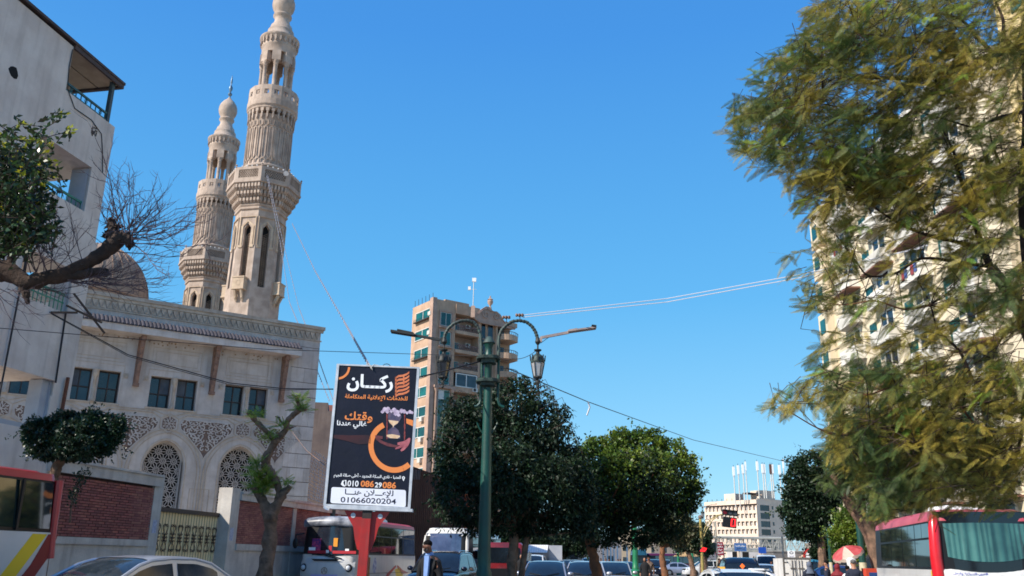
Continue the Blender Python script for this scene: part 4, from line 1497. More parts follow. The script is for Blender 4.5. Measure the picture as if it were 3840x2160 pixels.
for i, (a, b, y, Y) in enumerate(spots):
    t, h, zt_ = far_box('street_house', a, b, y, Y, 12, m_ft[i % 3], '%s low street front %s' % (descr[i], place[i]), 'building')
    nw = max(2, int(h / 3))
    for j in range(nw):
        for k in range(max(1, int(zt_ / 3))):
            x = -h / 2 + (j + 0.5) * h / nw
            w = MB().box(x - 0.6, x + 0.6, -0.06, -0.002, 1.0 + 3 * k, min(2.5 + 3 * k, zt_ - .1)).build('window', m_glass_dk, t)
# plain boundary railing with white poles far behind the second tree
for i, px in enumerate((2262, 2278, 2291, 2303, 2316, 2352, 2372)):
    p = P(px, 2100, 150)
    t_ = tag(MB().tube([(p.x, 150, 0), (p.x, 150, P(px, 2044 + (i % 3) * 4, 150).z)], 0.11, 6).build('flagpole', m_white), 'thin white pole standing in a row by the far road', 'pole', 'thin white poles by the far road')

# ================================================================ tall cream apartments on the right
m_cream = mat('cream render', (222, 206, 176), (206, 190, 162), 0.4, 0.9, streak=0.35, streak_col=(160, 140, 116))
m_cream2 = mat('yellow render', (222, 196, 144), (208, 182, 130), 0.4, 0.9)
m_balc = mat('white balcony paint', (228, 222, 210), (208, 202, 190), 0.6, 0.8, objrand=0.15, streak=0.35, streak_col=(170, 160, 148))
pr_ = P(3105, 1300, 78)
ra = empty('cream_apartments', (pr_.x, 78.0, 0), -pi / 2, 'tall cream apartment block with white balconies behind the feathery tree', 'building')
MB().box(0, 30, 0.0, 14, 0, 33).build('wall', m_cream, ra)
slab_me = MB().box(0, 3.4, -0.9, -0.001, 0, 0.2).box(0, 3.4, -0.9, -0.78, 0.2, 1.15).box(0, 0.14, -0.78, -0.001, 0.2, 1.15).box(3.26, 3.4, -0.78, -0.001, 0.2, 1.15).mesh('balcony', m_balc)
door_me = MB().box(0.5, 2.7, -0.06, -0.002, 0.2, 2.6).mesh('balcony_door', m_glass_dk)
fr_me = MB().box(0.4, 0.5, -0.12, -0.002, 0.2, 2.7).box(2.7, 2.8, -0.12, -0.002, 0.2, 2.7).box(0.5, 2.7, -0.12, -0.002, 2.6, 2.7).box(1.55, 1.65, -0.12, -0.061, 0.2, 2.6).mesh('door_frame', m_balc)
corn_me = MB().box(-0.2, 3.6, -1.1, -0.001, 2.9, 3.02).mesh('brown_cornice', mat('brown cornice', (128, 92, 76), rough=0.8))
bay_me = MB().box(0, 2.2, -0.7, -0.001, 0, 2.7).mesh('bay', m_cream)
win_me = MB().box(0.5, 1.7, -0.75, -0.701, 0.8, 2.1).mesh('window', m_glass_gr)
winf_me = MB().box(0, 1.3, -0.05, -0.001, 0, 1.5).mesh('window', m_glass_gr)
for fl_ in range(10):
    z = 2.4 + 3.05 * fl_
    inst('bay', bay_me, ra, (0.1, 0, z))
    inst('window', win_me, ra, (0.1, 0, z))
    if fl_ % 2 == 0:
        x = 5.5 + 6.3 * (fl_ % 4)
        for q in range(5):
            MB().box(x + q * 0.5, x + q * 0.5 + 0.4, -0.97, -0.95, z + 0.35 + 0.1 * (q % 3), z + 1.1).build('washing', mat(('dull red wash', 'blue wash', 'white wash')[(q + fl_) % 3], ((140, 60, 60), (70, 90, 140), (210, 208, 204))[(q + fl_) % 3]), ra)
    for j, x in enumerate((5.0, 11.5, 17.5, 24.0)):
        inst('balcony', slab_me, ra, (x, 0, z))
        d = inst('balcony_door', door_me, ra, (x, 0, z))
        inst('door_frame', fr_me, d, (0, 0, 0))
        if fl_ % 3 == 1:
            inst('brown_cornice', corn_me, ra, (x, 0, z - 3.05 + 0.0))
        if j < 3:
            inst('window', winf_me, ra, (x + 4.6, 0, z + 0.9))
            if (fl_ + j) % 3 == 0:
                MB().box(x + 6.1, x + 6.8, -0.35, -0.002, z + 1.0, z + 1.6).build('air_conditioner', m_ac, ra)
MB().box(-0.3, 30.0, -0.5, 0.0, 33, 33.5).build('cornice', m_balc, ra)
pr2 = P(3700, 1300, 46)
ry = empty('yellow_apartments', (27.5, 43.0, 0), -pi / 2, 'tall yellow rendered apartment block at the right edge behind the tree', 'building')
MB().box(0, 26, 0, 14, 0, 34).build('wall', m_cream2, ry)
for fl_ in range(10):
    z = 2.4 + 3.05 * fl_
    for x in (4.0, 12.0):
        inst('balcony', slab_me, ry, (x, 0, z))
        d = inst('balcony_door', door_me, ry, (x, 0, z))
        inst('door_frame', fr_me, d, (0, 0, 0))
    inst('window', winf_me, ry, (9.5, 0, z + 0.9))
    inst('window', winf_me, ry, (1.5, 0, z + 0.9))
MB().box(-0.3, 26, -0.5, 0, 34, 34.5).build('cornice', m_cream2, ry)
# shop fronts at their foot
sh = empty('shop_row', (26.5, 78, 0), -pi / 2, 'row of ground floor shops with yellow and blue signs under the apartments', 'shops')
MB().box(0, 55, -1.0, 1.0, 2.6, 3.2).build('canopy', mat('faded shop canopy', (150, 140, 126), (120, 112, 104), 0.5, 0.8), sh)
MB().box(24, 29, -1.1, -1.0, 2.7, 4.6).build('sign', mat('yellow sign', (226, 204, 96), rough=0.6), sh)
MB().box(21.5, 23, -1.3, -1.2, 1.6, 4.4).build('sign', mat('blue sign', (40, 96, 168), rough=0.5), sh)
MB().box(0, 55, -0.5, -0.4, 0, 2.6).build('shutter', m_glass_dk, sh)
# ================================================================ lettering
_AR = {'ا': (0xFE8D, 2), 'أ': (0xFE83, 2), 'إ': (0xFE87, 2), 'ب': (0xFE8F, 4), 'ة': (0xFE93, 2), 'ت': (0xFE95, 4), 'ث': (0xFE99, 4),
       'ج': (0xFE9D, 4), 'ح': (0xFEA1, 4), 'خ': (0xFEA5, 4), 'د': (0xFEA9, 2), 'ذ': (0xFEAB, 2), 'ر': (0xFEAD, 2), 'ز': (0xFEAF, 2),
       'س': (0xFEB1, 4), 'ش': (0xFEB5, 4), 'ص': (0xFEB9, 4), 'ض': (0xFEBD, 4), 'ط': (0xFEC1, 4), 'ظ': (0xFEC5, 4), 'ع': (0xFEC9, 4),
       'غ': (0xFECD, 4), 'ف': (0xFED1, 4), 'ق': (0xFED5, 4), 'ك': (0xFED9, 4), 'ل': (0xFEDD, 4), 'م': (0xFEE1, 4), 'ن': (0xFEE5, 4),
       'ه': (0xFEE9, 4), 'و': (0xFEED, 2), 'ى': (0xFEEF, 2), 'ي': (0xFEF1, 4), 'لا': (0xFEFB, 2), 'لأ': (0xFEF7, 2), 'لإ': (0xFEF9, 2)}


def arabic(s):
    """joined letter forms, set from right to left"""
    u = []
    i = 0
    while i < len(s):
        if s[i:i + 2] in _AR:
            u.append(s[i:i + 2])
            i += 2
        else:
            u.append(s[i])
            i += 1
    out = []
    for k, ch in enumerate(u):
        if ch not in _AR:
            out.append(ch)
            continue
        b, n = _AR[ch]
        pv = u[k - 1] if k else ''
        nx = u[k + 1] if k + 1 < len(u) else ''
        jp = pv == 'ـ' or (pv in _AR and _AR[pv][1] == 4)
        jn = n == 4 and (nx == 'ـ' or nx in _AR)
        form = (3 if jn else 1) if jp else (2 if jn else 0)
        out.append(chr(b + form))
    return ''.join(reversed(out))


_dg = None


def text_mesh(s, x0, x1, z0, z1, y, m, name='lettering', parent=None, bold=0.02, rot=None):
    """letters filling the box x0..x1, z0..z1 on the plane y (front towards -y)"""
    cu = bpy.data.curves.new('t', 'FONT')
    cu.body = s
    cu.offset = bold
    cu.resolution_u = 3
    o = bpy.data.objects.new('t', cu)
    COL.objects.link(o)
    bpy.context.view_layer.update()
    me = bpy.data.meshes.new_from_object(o.evaluated_get(bpy.context.evaluated_depsgraph_get()))
    bpy.data.objects.remove(o)
    bpy.data.curves.remove(cu)
    n = len(me.vertices)
    a = np.empty(n * 3, dtype=np.float32)
    me.vertices.foreach_get('co', a)
    a = a.reshape(-1, 3)
    lo, hi = a.min(0), a.max(0)
    b = np.empty_like(a)
    b[:, 0] = x0 + (a[:, 0] - lo[0]) / (hi[0] - lo[0]) * (x1 - x0)
    b[:, 2] = z0 + (a[:, 1] - lo[1]) / (hi[1] - lo[1]) * (z1 - z0)
    b[:, 1] = y
    me.vertices.foreach_set('co', b.ravel())
    me.materials.clear()
    me.materials.append(m)
    me.name = name
    o = bpy.data.objects.new(name, me)
    COL.objects.link(o)
    o.parent = parent
    return o


# ================================================================ billboard
YB = 20.0
p_bl, p_tr, p_tl = P(1205, 1893, YB), P(1566, 1370, YB), P(1258, 1368, YB)
BW_ = 1.87
BH_ = p_tl.z - p_bl.z
cx_b = (P(1205, 1893, YB).x + P(1531, 1903, YB).x) / 2
bbd = empty('billboard', (cx_b, YB, 0), 0, 'tall dark blue advertising billboard with an hourglass on a red steel post', 'billboard')
bbd.rotation_euler = (0, radians(1.1), radians(2))
bz0 = p_bl.z - 0.02
bx0 = -BW_ / 2


def q5(x, y):
    v = (y - 70) / 1275
    xl = 140 - 128 * v
    w = 745 + 43 * v
    return bx0 + (x - xl) / w * BW_, bz0 + (1 - v) * BH_


m_navy = mat('navy poster vinyl', (11, 12, 30), (14, 15, 36), 1.5, 0.45, 0.6, 3, spec=0.4)
m_orange = mat('orange print', (236, 138, 70), rough=0.5)
m_copper = mat('copper print', (204, 108, 66), (224, 130, 84), 8, 0.5)
m_wprint = mat('white print', (246, 246, 248), rough=0.5)
m_panelw = mat('white poster panel', (244, 244, 250), (232, 232, 242), 2, 0.5)
m_bframe = mat('white painted steel', (206, 210, 216), (176, 182, 190), 4, 0.5, streak=0.2)
m_boxside = mat('beige box side', (150, 138, 126), (126, 116, 108), 2, 0.7, streak=0.3)
m_redp = mat('red post paint', (176, 34, 32), (150, 40, 38), 2.5, 0.5, streak=0.3, streak_col=(190, 110, 100))
MB().box(bx0, bx0 + BW_, 0.0, 0.22, bz0, bz0 + BH_).build('box', m_boxside, bbd)
MB().box(bx0 - 0.02, bx0 + BW_ + 0.08, -0.04, 0.3, bz0 - 0.08, bz0 - 0.02).build('bottom_tray', m_bframe, bbd)
MB().ribbon([(bx0, bz0), (bx0 + BW_, bz0), (bx0 + BW_, bz0 + BH_), (bx0, bz0 + BH_)], 0.07, -0.03, 0.0, True).build('frame', m_bframe, bbd)
poster = MB()
# slightly slack vinyl
gw_, gh = 16, 26
vs, fs = [], []
for j in range(gh + 1):
    for i in range(gw_ + 1):
        u, v = i / gw_, j / gh
        y = -0.0095 + 0.0035 * sin(9 * u + 5 * v) * sin(pi * u) + 0.002 * sin(17 * v + 3 * u)
        vs.append((bx0 + 0.03 + u * (BW_ - 0.06), y, bz0 + 0.03 + v * (BH_ - 0.06)))
for j in range(gh):
    for i in range(gw_):
        a = j * (gw_ + 1) + i
        fs.append((a, a + 1, a + gw_ + 2, a + gw_ + 1))
ps = poster.add(vs, fs).build('poster', m_navy, bbd, smooth='full')
YP = -0.0165


def flat(pts, m, name='print', y=YP, **kw):
    vs = [(q5(*p)[0], y, q5(*p)[1]) for p in pts]
    ar = sum(vs[i][0] * vs[(i + 1) % len(vs)][2] - vs[(i + 1) % len(vs)][0] * vs[i][2] for i in range(len(vs)))
    f = tuple(range(len(vs))) if ar > 0 else tuple(range(len(vs) - 1, -1, -1))
    return MB().add(vs, [f]).build(name, m, ps, **kw)


def ringseg(cx, cy, r0, r1, a0, a1, m, n=28, y=YP, xmax=None):
    o, i_ = [], []
    for k in range(n + 1):
        a = a0 + (a1 - a0) * k / n
        for lst, r in ((o, r1), (i_, r0)):
            x = cx + r * cos(a)
            if xmax:
                x = min(x, xmax)
            lst.append((x, cy + r * sin(a)))
    mb = MB()
    vs = [(q5(*p)[0], y, q5(*p)[1]) for p in o + i_]
    fs = [(k + 1, k, n + 1 + k, n + 2 + k) for k in range(n)]
    mb.add(vs, fs)
    mb.build('printed_ring', m, ps)


def ptxt(s, x0, x1, y0, y1, m, bold=0.02, y=YP - 0.001):
    a, b = q5(x0, y1), q5(x1, y0)
    return text_mesh(s, a[0], b[0], a[1], b[1], y, m, 'lettering', ps, bold)


ringseg(128, 88, 104, 124, 0.02, pi / 2 - 0.05, m_orange, 12)
# copper emblem of stacked wavy strokes
for k in range(6):
    y0 = 150 + 34 * k
    pts = [(670, y0 + 18), (700, y0 - 4), (740, y0 - 10), (775, y0 - 24), (800, y0 - 44)]
    low = [(x, y + 20) for x, y in pts]
    flat(pts + low[::-1], m_copper, 'emblem_stroke')
flat([(668, 168), (682, 160), (682, 330), (668, 336)], m_copper, 'emblem_stroke')
flat([(742, 150), (755, 142), (755, 232), (742, 236)], m_copper, 'emblem_stroke', y=YP - 0.0005)
ptxt(arabic('ركـــان'), 214, 655, 150, 318, m_wprint, 0.035)
ptxt(arabic('للخدمات الإعلانية المتكاملة'), 200, 785, 342, 398, m_orange, 0.03)
ptxt(arabic('وقتك'), 195, 462, 503, 604, m_orange, 0.02)
ptxt(arabic('غالي عندنا'), 122, 405, 588, 660, m_wprint, 0.02)
ringseg(655, 806, 188, 236, radians(65), radians(244), m_orange, 40, xmax=822)
ringseg(655, 806, 188, 236, radians(47), radians(66), m_orange, 6, xmax=818)
flat([(772, 548), (836, 562), (832, 616), (772, 592)], m_orange, 'printed_ring')
# forearm, hand and hourglass
m_arm = mat('dark red skin print', (62, 18, 24), (40, 14, 24), 2, 0.5)
m_hand = mat('pink skin print', (196, 112, 118), (150, 74, 84), 5, 0.5)
m_hand2 = mat('dim skin print', (120, 58, 62), (84, 38, 44), 5, 0.5)
flat([(88, 722), (240, 722), (400, 712), (440, 716), (440, 790), (330, 800), (200, 770), (84, 752)], m_arm, 'printed_arm')
flat([(482, 712), (552, 718), (552, 744), (520, 742), (560, 766), (650, 790), (720, 800), (690, 818), (600, 808), (530, 780), (484, 748)], m_hand2, 'printed_hand', y=YP - 0.0005)
flat([(690, 770), (740, 758), (770, 744), (798, 722), (812, 728), (806, 762), (788, 800), (750, 838), (728, 850), (716, 838), (742, 806), (700, 826), (668, 832), (672, 820), (716, 796), (690, 790)], m_hand, 'printed_hand', y=YP - 0.0008)
m_wood = mat('red wood print', (150, 66, 60), (110, 44, 44), 20, 0.5)
for x in (592, 757):
    flat([(x - 6, 510), (x + 6, 510), (x + 4, 590), (x + 9, 620), (x + 4, 650), (x + 8, 700), (x + 3, 745), (x - 5, 745), (x - 8, 700), (x - 4, 650), (x - 8, 620), (x - 4, 590)], m_wood, 'printed_hourglass', y=YP - 0.0008)
m_glp = mat('glass print', (70, 66, 92), (110, 92, 110), 6, 0.4)
flat([(605, 500), (720, 500), (728, 540), (700, 590), (660, 625), (700, 660), (716, 700), (716, 735), (590, 735), (588, 700), (604, 662), (648, 625), (612, 590), (600, 545)], m_glp, 'printed_hourglass', y=YP - 0.0004)
m_sand = mat('sand print', (236, 206, 170), (220, 180, 140), 9, 0.5)
flat([(604, 568), (700, 576), (690, 596), (656, 618), (650, 640), (646, 618), (618, 594)], m_sand, 'printed_sand', y=YP - 0.001)
flat([(590, 704), (640, 696), (710, 706), (712, 718), (690, 734), (620, 732), (590, 718)], m_sand, 'printed_sand', y=YP - 0.001)
m_cloudp = mat('cloud print', (214, 196, 214), (170, 150, 176), 14, 0.5)
for (x, y, r) in ((550, 495, 16), (572, 472, 22), (602, 466, 20), (596, 492, 18), (632, 486, 16), (660, 476, 24), (690, 492, 20), (700, 520, 16), (728, 480, 22), (752, 484, 20), (780, 496, 14), (806, 486, 18), (826, 492, 14), (672, 510, 18)):
    flat([(x + r * (1 + 0.15 * sin(5 * a)) * cos(a), y + r * (0.9 + 0.12 * cos(4 * a)) * sin(a)) for a in [k * pi / 7 for k in range(14)]], m_cloudp, 'printed_cloud', y=YP - 0.0012 - 0.0001 * (x % 7))
ptxt(arabic('المنيا - نادي السكة الحديد - أعلى صالة الجيم'), 95, 724, 1058, 1108, m_wprint, 0.02)
ringseg(747, 1084, 6, 14, 0, 2 * pi, m_wprint, 14)
flat([(736, 1092), (758, 1092), (747, 1114)], m_wprint, 'printed_pin')
ptxt('010', 222, 330, 1124, 1176, m_wprint, 0.02)
ptxt('086', 345, 474, 1120, 1176, m_orange, 0.03)
ptxt('29', 478, 546, 1132, 1178, m_wprint, 0.02)
ptxt('086', 549, 680, 1124, 1182, m_orange, 0.03)
flat([(162, 1160), (176, 1130), (186, 1122), (192, 1130), (184, 1148), (194, 1166), (206, 1172), (200, 1180), (180, 1176)], m_wprint, 'printed_handset')
flat([(196, 1122), (214, 1122), (214, 1172), (204, 1172), (204, 1130), (196, 1130)], m_wprint, 'printed_handset')
rp = []
for (cx, cy, a0) in ((752, 1208, -90), (752, 1320, 0), (84, 1310, 90), (92, 1206, 180)):
    for k in range(6):
        a = radians(a0 + 18 * k)
        rp.append((cx + 18 * cos(a), cy + 18 * sin(a)))
flat(rp, m_panelw, 'printed_panel')
m_ink = mat('navy print', (30, 28, 52), rough=0.5)
ptxt(arabic('للإعـــلان هنـــا'), 196, 655, 1198, 1268, m_ink, 0.02, YP - 0.002)
ptxt('01066020204', 158, 680, 1270, 1318, m_ink, 0.012, YP - 0.002)
# loops of rope on the top edge and a torn corner
MB().tube([(-0.3, 0.0, bz0 + BH_ + 0.0), (-0.22, -0.03, bz0 + BH_ + 0.05), (-0.15, -0.05, bz0 + BH_ - 0.05), (-0.12, -0.05, bz0 + BH_ - 0.1), (-0.17, -0.05, bz0 + BH_ - 0.06), (-0.1, -0.02, bz0 + BH_ + 0.03), (0.0, 0, bz0 + BH_ + 0.02)], 0.012, 5).build('rope', m_frame_w, bbd)
MB().tube([(0.18 + 0.1 * cos(a), 0.1, bz0 + BH_ + 0.09 * sin(a)) for a in [k * pi / 6 for k in range(7)]], 0.009, 5).build('lifting_loop', m_iron, bbd)
MB().add([(bx0 + 0.0, -0.05, bz0 - 0.02), (bx0 + 0.14, -0.08, bz0 - 0.03), (bx0 + 0.1, -0.02, bz0 - 0.12), (bx0 + 0.02, -0.09, bz0 - 0.1)], [(0, 1, 2, 3)]).build('torn_edge', m_wprint, bbd)
# post
pc = P(1352, 2050, YB).x - cx_b + 0.04
MB().box(pc - 0.1, pc + 0.1, 0.0, 0.2, 0, bz0 - 0.26).build('post', m_redp, bbd)
MB().box(pc - 0.09, pc + 0.11, -0.0, 0.2, bz0 - 0.26, bz0 - 0.08).build('post_cap', m_iron, bbd)
for s in (-1, 1):
    g = MB()
    x = lambda u: pc + s * u
    zt_ = bz0 - 0.1
    g.prism([(x(0.1), zt_), (x(0.50), zt_), (x(0.47), zt_ - 0.06), (x(0.28), zt_ - 0.34), (x(0.22), zt_ - 0.62), (x(0.15), zt_ - 0.82), (x(0.1), zt_ - 0.84)], 0.06, 0.09)
    g.build('gusset', m_redp, bbd)
    MB().prism([(x(0.3) + 0.055 * cos(a), zt_ - 0.1 + 0.055 * sin(a)) for a in [k * pi / 6 for k in range(12)]], 0.055, 0.0595).build('gusset_hole', m_bframe, bbd)
pl_ = MB()
pl_.box(pc - 0.22, pc + 0.22, -0.12, 0.32, 0.0, 0.03)
pl_.build('base_plate', m_redp, bbd)

# ================================================================ street lamps
m_lampgr = mat('green lamp paint', (14, 74, 62), (20, 60, 54), 2.0, 0.45, 0.2, 20, streak=0.15, streak_col=(60, 90, 80))
m_lampaged = mat('aged green bronze', (62, 82, 76), (42, 54, 50), 6, 0.6, 0.4, 40)
m_lampdk = mat('blackened iron', (40, 42, 40), (28, 30, 30), 8, 0.6)
m_lglass = mat('frosted lamp glass', (176, 176, 176), (160, 160, 164), 5, 0.35, alpha=0.85)
YL = 22.0
lt = P(1834, 1276, YL)


def LP(x, y):
    """photo crop position -> (x offset from the pole axis, height)"""
    p = P(1440 + x / 2.264, 1000 + y / 2.264, YL)
    return p.x - lt.x, p.z


def make_lamp(label, group=None, loc=None, rz=0.0):
    t = empty('street_lamp', loc or (lt.x, YL, 0), rz, label, 'street lamp', group)
    z = lambda y: LP(893, y)[1]
    MB().lathe([(0.30, 0.0), (0.30, 0.25), (0.24, 0.35), (0.22, 0.9), (0.26, 0.95), (0.26, 1.02), (0.19, 1.08), (0.19, 1.2), (0.16, 1.25), (0.16, 1.5), (0.155, 1.6), (0.105, z(1030))], 20).build('pole', m_lampgr, t, smooth=True)
    cap = MB()
    cap.lathe([(0.09, z(960)), (0.09, z(835)), (0.10, z(830))], 16)
    cap.build('neck', m_lampgr, t, smooth=True)
    MB().lathe([(0.115, z(760)), (0.1, z(740)), (0.085, z(720)), (0.09, z(690)), (0.13, z(660)), (0.14, z(655))], 16).build('upper_neck', m_lampgr, t, smooth=True)
    MB().lathe([(0.165, z(652)), (0.16, z(645)), (0.075, z(600)), (0.05, z(595))], 20).build('cap', m_lampaged, t, smooth=True)
    for (y0, y1) in ((765, 825), (960, 1015)):
        m = MB()
        for (ya_, yb_, r) in ((y0, y0 + 15, 0.30), (y0 + 15, y0 + 28, 0.34), (y0 + 28, y1, 0.22)):
            pts = []
            for k in range(16):
                a = 2 * pi * k / 16
                rr_ = r * (1.0 + 0.10 * cos(4 * a + pi))
                pts.append((rr_ * cos(a), rr_ * sin(a)))
            n = 16
            zt_, zb_ = z(ya_), z(yb_)
            m.add([(px, py, zt_) for px, py in pts] + [(px * 0.97, py * 0.97, zb_) for px, py in pts],
                  [tuple(range(n)), tuple(range(2 * n - 1, n - 1, -1))] + [((i + 1) % n, i, i + n, (i + 1) % n + n) for i in range(n)])
        m.build('collar', m_lampaged, t)
    for s, base in ((-1, 828), (1, 972)):
        # side rods with hooked feet
        x0 = LP(base, 900)[0]
        xr = x0
        MB().tube([(xr, 0, z(770)), (xr, 0, z(1020)), (xr, 0, z(1130)), (xr + s * 0.03, 0, z(1165)), (xr + s * 0.09, 0, z(1185)), (xr + s * 0.16, 0, z(1190))], 0.035, 8).build('side_rod', m_lampgr, t, smooth=True)
        if s < 0:
            path = [(828, 760), (826, 640), (818, 570), (795, 510), (760, 470), (710, 457), (650, 460), (590, 485), (545, 525), (520, 570), (508, 620), (512, 650)]
        else:
            path = [(972, 760), (974, 650), (978, 590), (1000, 535), (1040, 495), (1090, 465), (1150, 457), (1210, 470), (1255, 505), (1285, 550), (1302, 600), (1306, 645)]
        pts = [(LP(*q)[0], 0, LP(*q)[1]) for q in path]
        arm = MB().tube(pts, 0.042, 8).build('arm', m_lampaged, t, smooth=True)
        bands = MB()
        for i in range(2, len(pts) - 1):
            a, b = Vector(pts[i]), Vector(pts[i + 1])
            for f_ in (0.2, 0.7):
                c = a.lerp(b, f_)
                d = (b - a).normalized() * 0.014
                bands.tube([c - d, c + d], 0.049, 8)
        bands.build('tape_band', m_lampdk, arm)
        cx = pts[-1][0]
        lm = MB()
        # lantern from top to bottom
        Z = lambda y: LP(513 if s < 0 else 1303, y)[1]
        MB().lathe([(0.05, Z(610)), (0.075, Z(640)), (0.05, Z(655)), (0.02, Z(665)), (0.02, Z(700)), (0.10, Z(705)), (0.09, Z(715)), (0.045, Z(722)), (0.05, Z(740)), (0.09, Z(748))], 12, (cx, 0)).build('lantern_stem', m_lampdk, t, smooth=True)
        hd_ = MB().lathe([(0.02, Z(735)), (0.12, Z(755)), (0.165, Z(775)), (0.165, Z(790)), (0.185, Z(800)), (0.18, Z(812)), (0.17, Z(818))][::-1], 12, (cx, 0)).build('lantern_head', m_lampdk if s < 0 else m_lampaged, t, smooth=True)
        crown = MB()
        for k in range(8):
            a = 2 * pi * k / 8
            crown.bar((cx + 0.18 * cos(a), 0.18 * sin(a), Z(805)), (cx + 0.195 * cos(a), 0.195 * sin(a), Z(755)), 0.03, 0.02)
        crown.build('lantern_crown', m_lampdk, hd_)
        gl = MB().lathe([(0.10, Z(935)), (0.17, Z(818))], 6, (cx, 0), cap=False).build('lantern_glass', m_lglass if s > 0 else m_glass_dk, t)
        rb_ = MB()
        for k in range(6):
            a = 2 * pi * k / 6
            rb_.bar((cx + 0.105 * cos(a), 0.105 * sin(a), Z(940)), (cx + 0.175 * cos(a), 0.175 * sin(a), Z(815)), 0.022)
        rb_.lathe([(0.12, Z(945)), (0.12, Z(932))], 12, (cx, 0))
        rb_.build('lantern_rib', m_lampdk, t)
        if s < 0:
            MB().lathe([(0.02, Z(930)), (0.045, Z(900)), (0.045, Z(850)), (0.02, Z(835))], 8, (cx, 0)).build('bulb', m_lglass, t, smooth=True)
        fo = MB()
        for k in range(4):
            a = 2 * pi * k / 4 + 0.4
            for (r0, zc_, rr_) in ((0.10, 962, 0.038), (0.06, 995, 0.03)):
                pts_ = []
                for j in range(9):
                    b = j / 8 * 2 * pi * 0.85 + pi / 2
                    pts_.append((cx + (r0 + rr_ * cos(b)) * cos(a), (r0 + rr_ * cos(b)) * sin(a), Z(zc_) + rr_ * sin(b)))
                fo.tube(pts_, 0.011, 5)
        fo.lathe([(0.01, Z(1035)), (0.035, Z(1020)), (0.02, Z(1005)), (0.04, Z(985)), (0.03, Z(960)), (0.06, Z(945))], 10, (cx, 0))
        fo.build('lantern_scroll', m_lampdk, t)
        # LED street light head on a tilted bar
        if s < 0:
            A, B = LP(478, 622), LP(60, 550)
            M0 = LP(250, 582)
            h_ = MB().bar((A[0], 0, A[1]), (M0[0], 0, M0[1]), 0.07, 0.06).build('light_bar', m_lampdk, t)
            MB().bar((M0[0] + 0.03, 0, M0[1]), (B[0], 0, B[1]), 0.24, 0.05).bar((M0[0], 0, M0[1] + 0.045), (LP(115, 540)[0], 0, LP(115, 540)[1]), 0.2, 0.03).build('light_head', m_lampdk, t)
            MB().bar((A[0] + 0.04, 0, A[1] - 0.1), (A[0] + 0.04, 0, A[1] + 0.06), 0.06).build('light_bracket', m_lampdk, t)
        else:
            A, B = LP(1336, 602), LP(1800, 520)
            M0 = LP(1570, 558)
            mm__ = mat('sunlit pinkish steel', (168, 150, 142), (140, 124, 120), 4, 0.5)  # pinkish tone paints sunlight onto the right arm's steel
            MB().bar((A[0], 0, A[1]), (M0[0], 0, M0[1]), 0.065, 0.065).build('light_bar', mm__, t)
            MB().bar((M0[0] - 0.03, 0, M0[1] + 0.015), (B[0], 0, B[1]), 0.24, 0.04).bar((M0[0], 0, M0[1] + 0.045), (LP(1640, 535)[0], 0, LP(1640, 535)[1] + .01), 0.16, 0.03).build('light_head', mm__, t)
            MB().bar((B[0] - 0.12, 0, B[1] + 0.035), (B[0], 0, B[1] + 0.02), 0.25, 0.05).build('light_cap', m_lampdk, t)
            MB().bar((A[0] - 0.02, 0, A[1] - 0.12), (A[0], 0, A[1] + 0.02), 0.07).build('light_bracket', mm__, t)
            MB().tube([(LP(1306, 640)[0], 0, LP(1306, 640)[1]), (LP(1330, 650)[0], -0.02, LP(1330, 650)[1]), (LP(1400, 600)[0], -.02, LP(1400, 600)[1]), (LP(1450, 568)[0], 0, LP(1450, 568)[1])], 0.008, 4).build('lead', m_wire, t)
    return t


lamp = make_lamp('ornate green street lamp with two lanterns, large and close, right of the billboard')
# brace arms lower on the near pole
g = MB()
for s in (-1, 1):
    g.tube([(s * 0.10, -0.02, LP(893, 1420)[1]), (s * 0.2, -0.02, LP(893, 1370)[1]), (s * 0.26, -0.02, LP(893, 1325)[1])], 0.018, 6)
g.build('brace', m_lampgr, lamp)
# cable clamps and insulators on the right arm
ins = empty('insulator', P(1950, 1182, YL), 0, 'rust coloured cable insulator on top of the near lamp\'s right arm', 'insulator', 'insulators on the lamp arm')
MB(Matrix.Rotation(pi / 2, 4, 'Y')).lathe([(0.03, -0.12), (0.05, -0.09), (0.03, -0.05), (0.055, -0.02), (0.03, 0.03), (0.055, 0.06), (0.03, 0.1)], 10).build('body', m_bracket, ins, smooth=True)
MB().bar((0, 0, -0.14), (0, 0, 0), 0.02).build('pin', m_iron, ins)
ins2 = copy_tree(ins)
ins2.location = P(1900, 1190, YL)
ins2['label'] = 'grey cable insulator at the bend of the near lamp\'s right arm'
words = {2383: 'bright green street lamp pole beside the woman in black under the second round tree', 2544: 'green street lamp pole standing between the small far trees', 2597: 'far street lamp whose two arms show above the small trees',
         2640: 'farthest street lamp, just left of the yellow traffic light pole'}
m_lampbr = mat('bright green lamp paint', (38, 132, 88), (30, 110, 74), 2.0, 0.45)
for px, Y in ((2383, 50), (2544, 112), (2597, 93), (2640, 130)):
    c = copy_tree(lamp)
    c.location = (gx(px, Y), Y, 0)
    c['label'] = words[px]
    c['group'] = 'far street lamps'
    for ch in c.children:
        if ch.name.startswith('pole'):
            ch.data = ch.data.copy()
            ch.data.materials[0] = m_lampbr
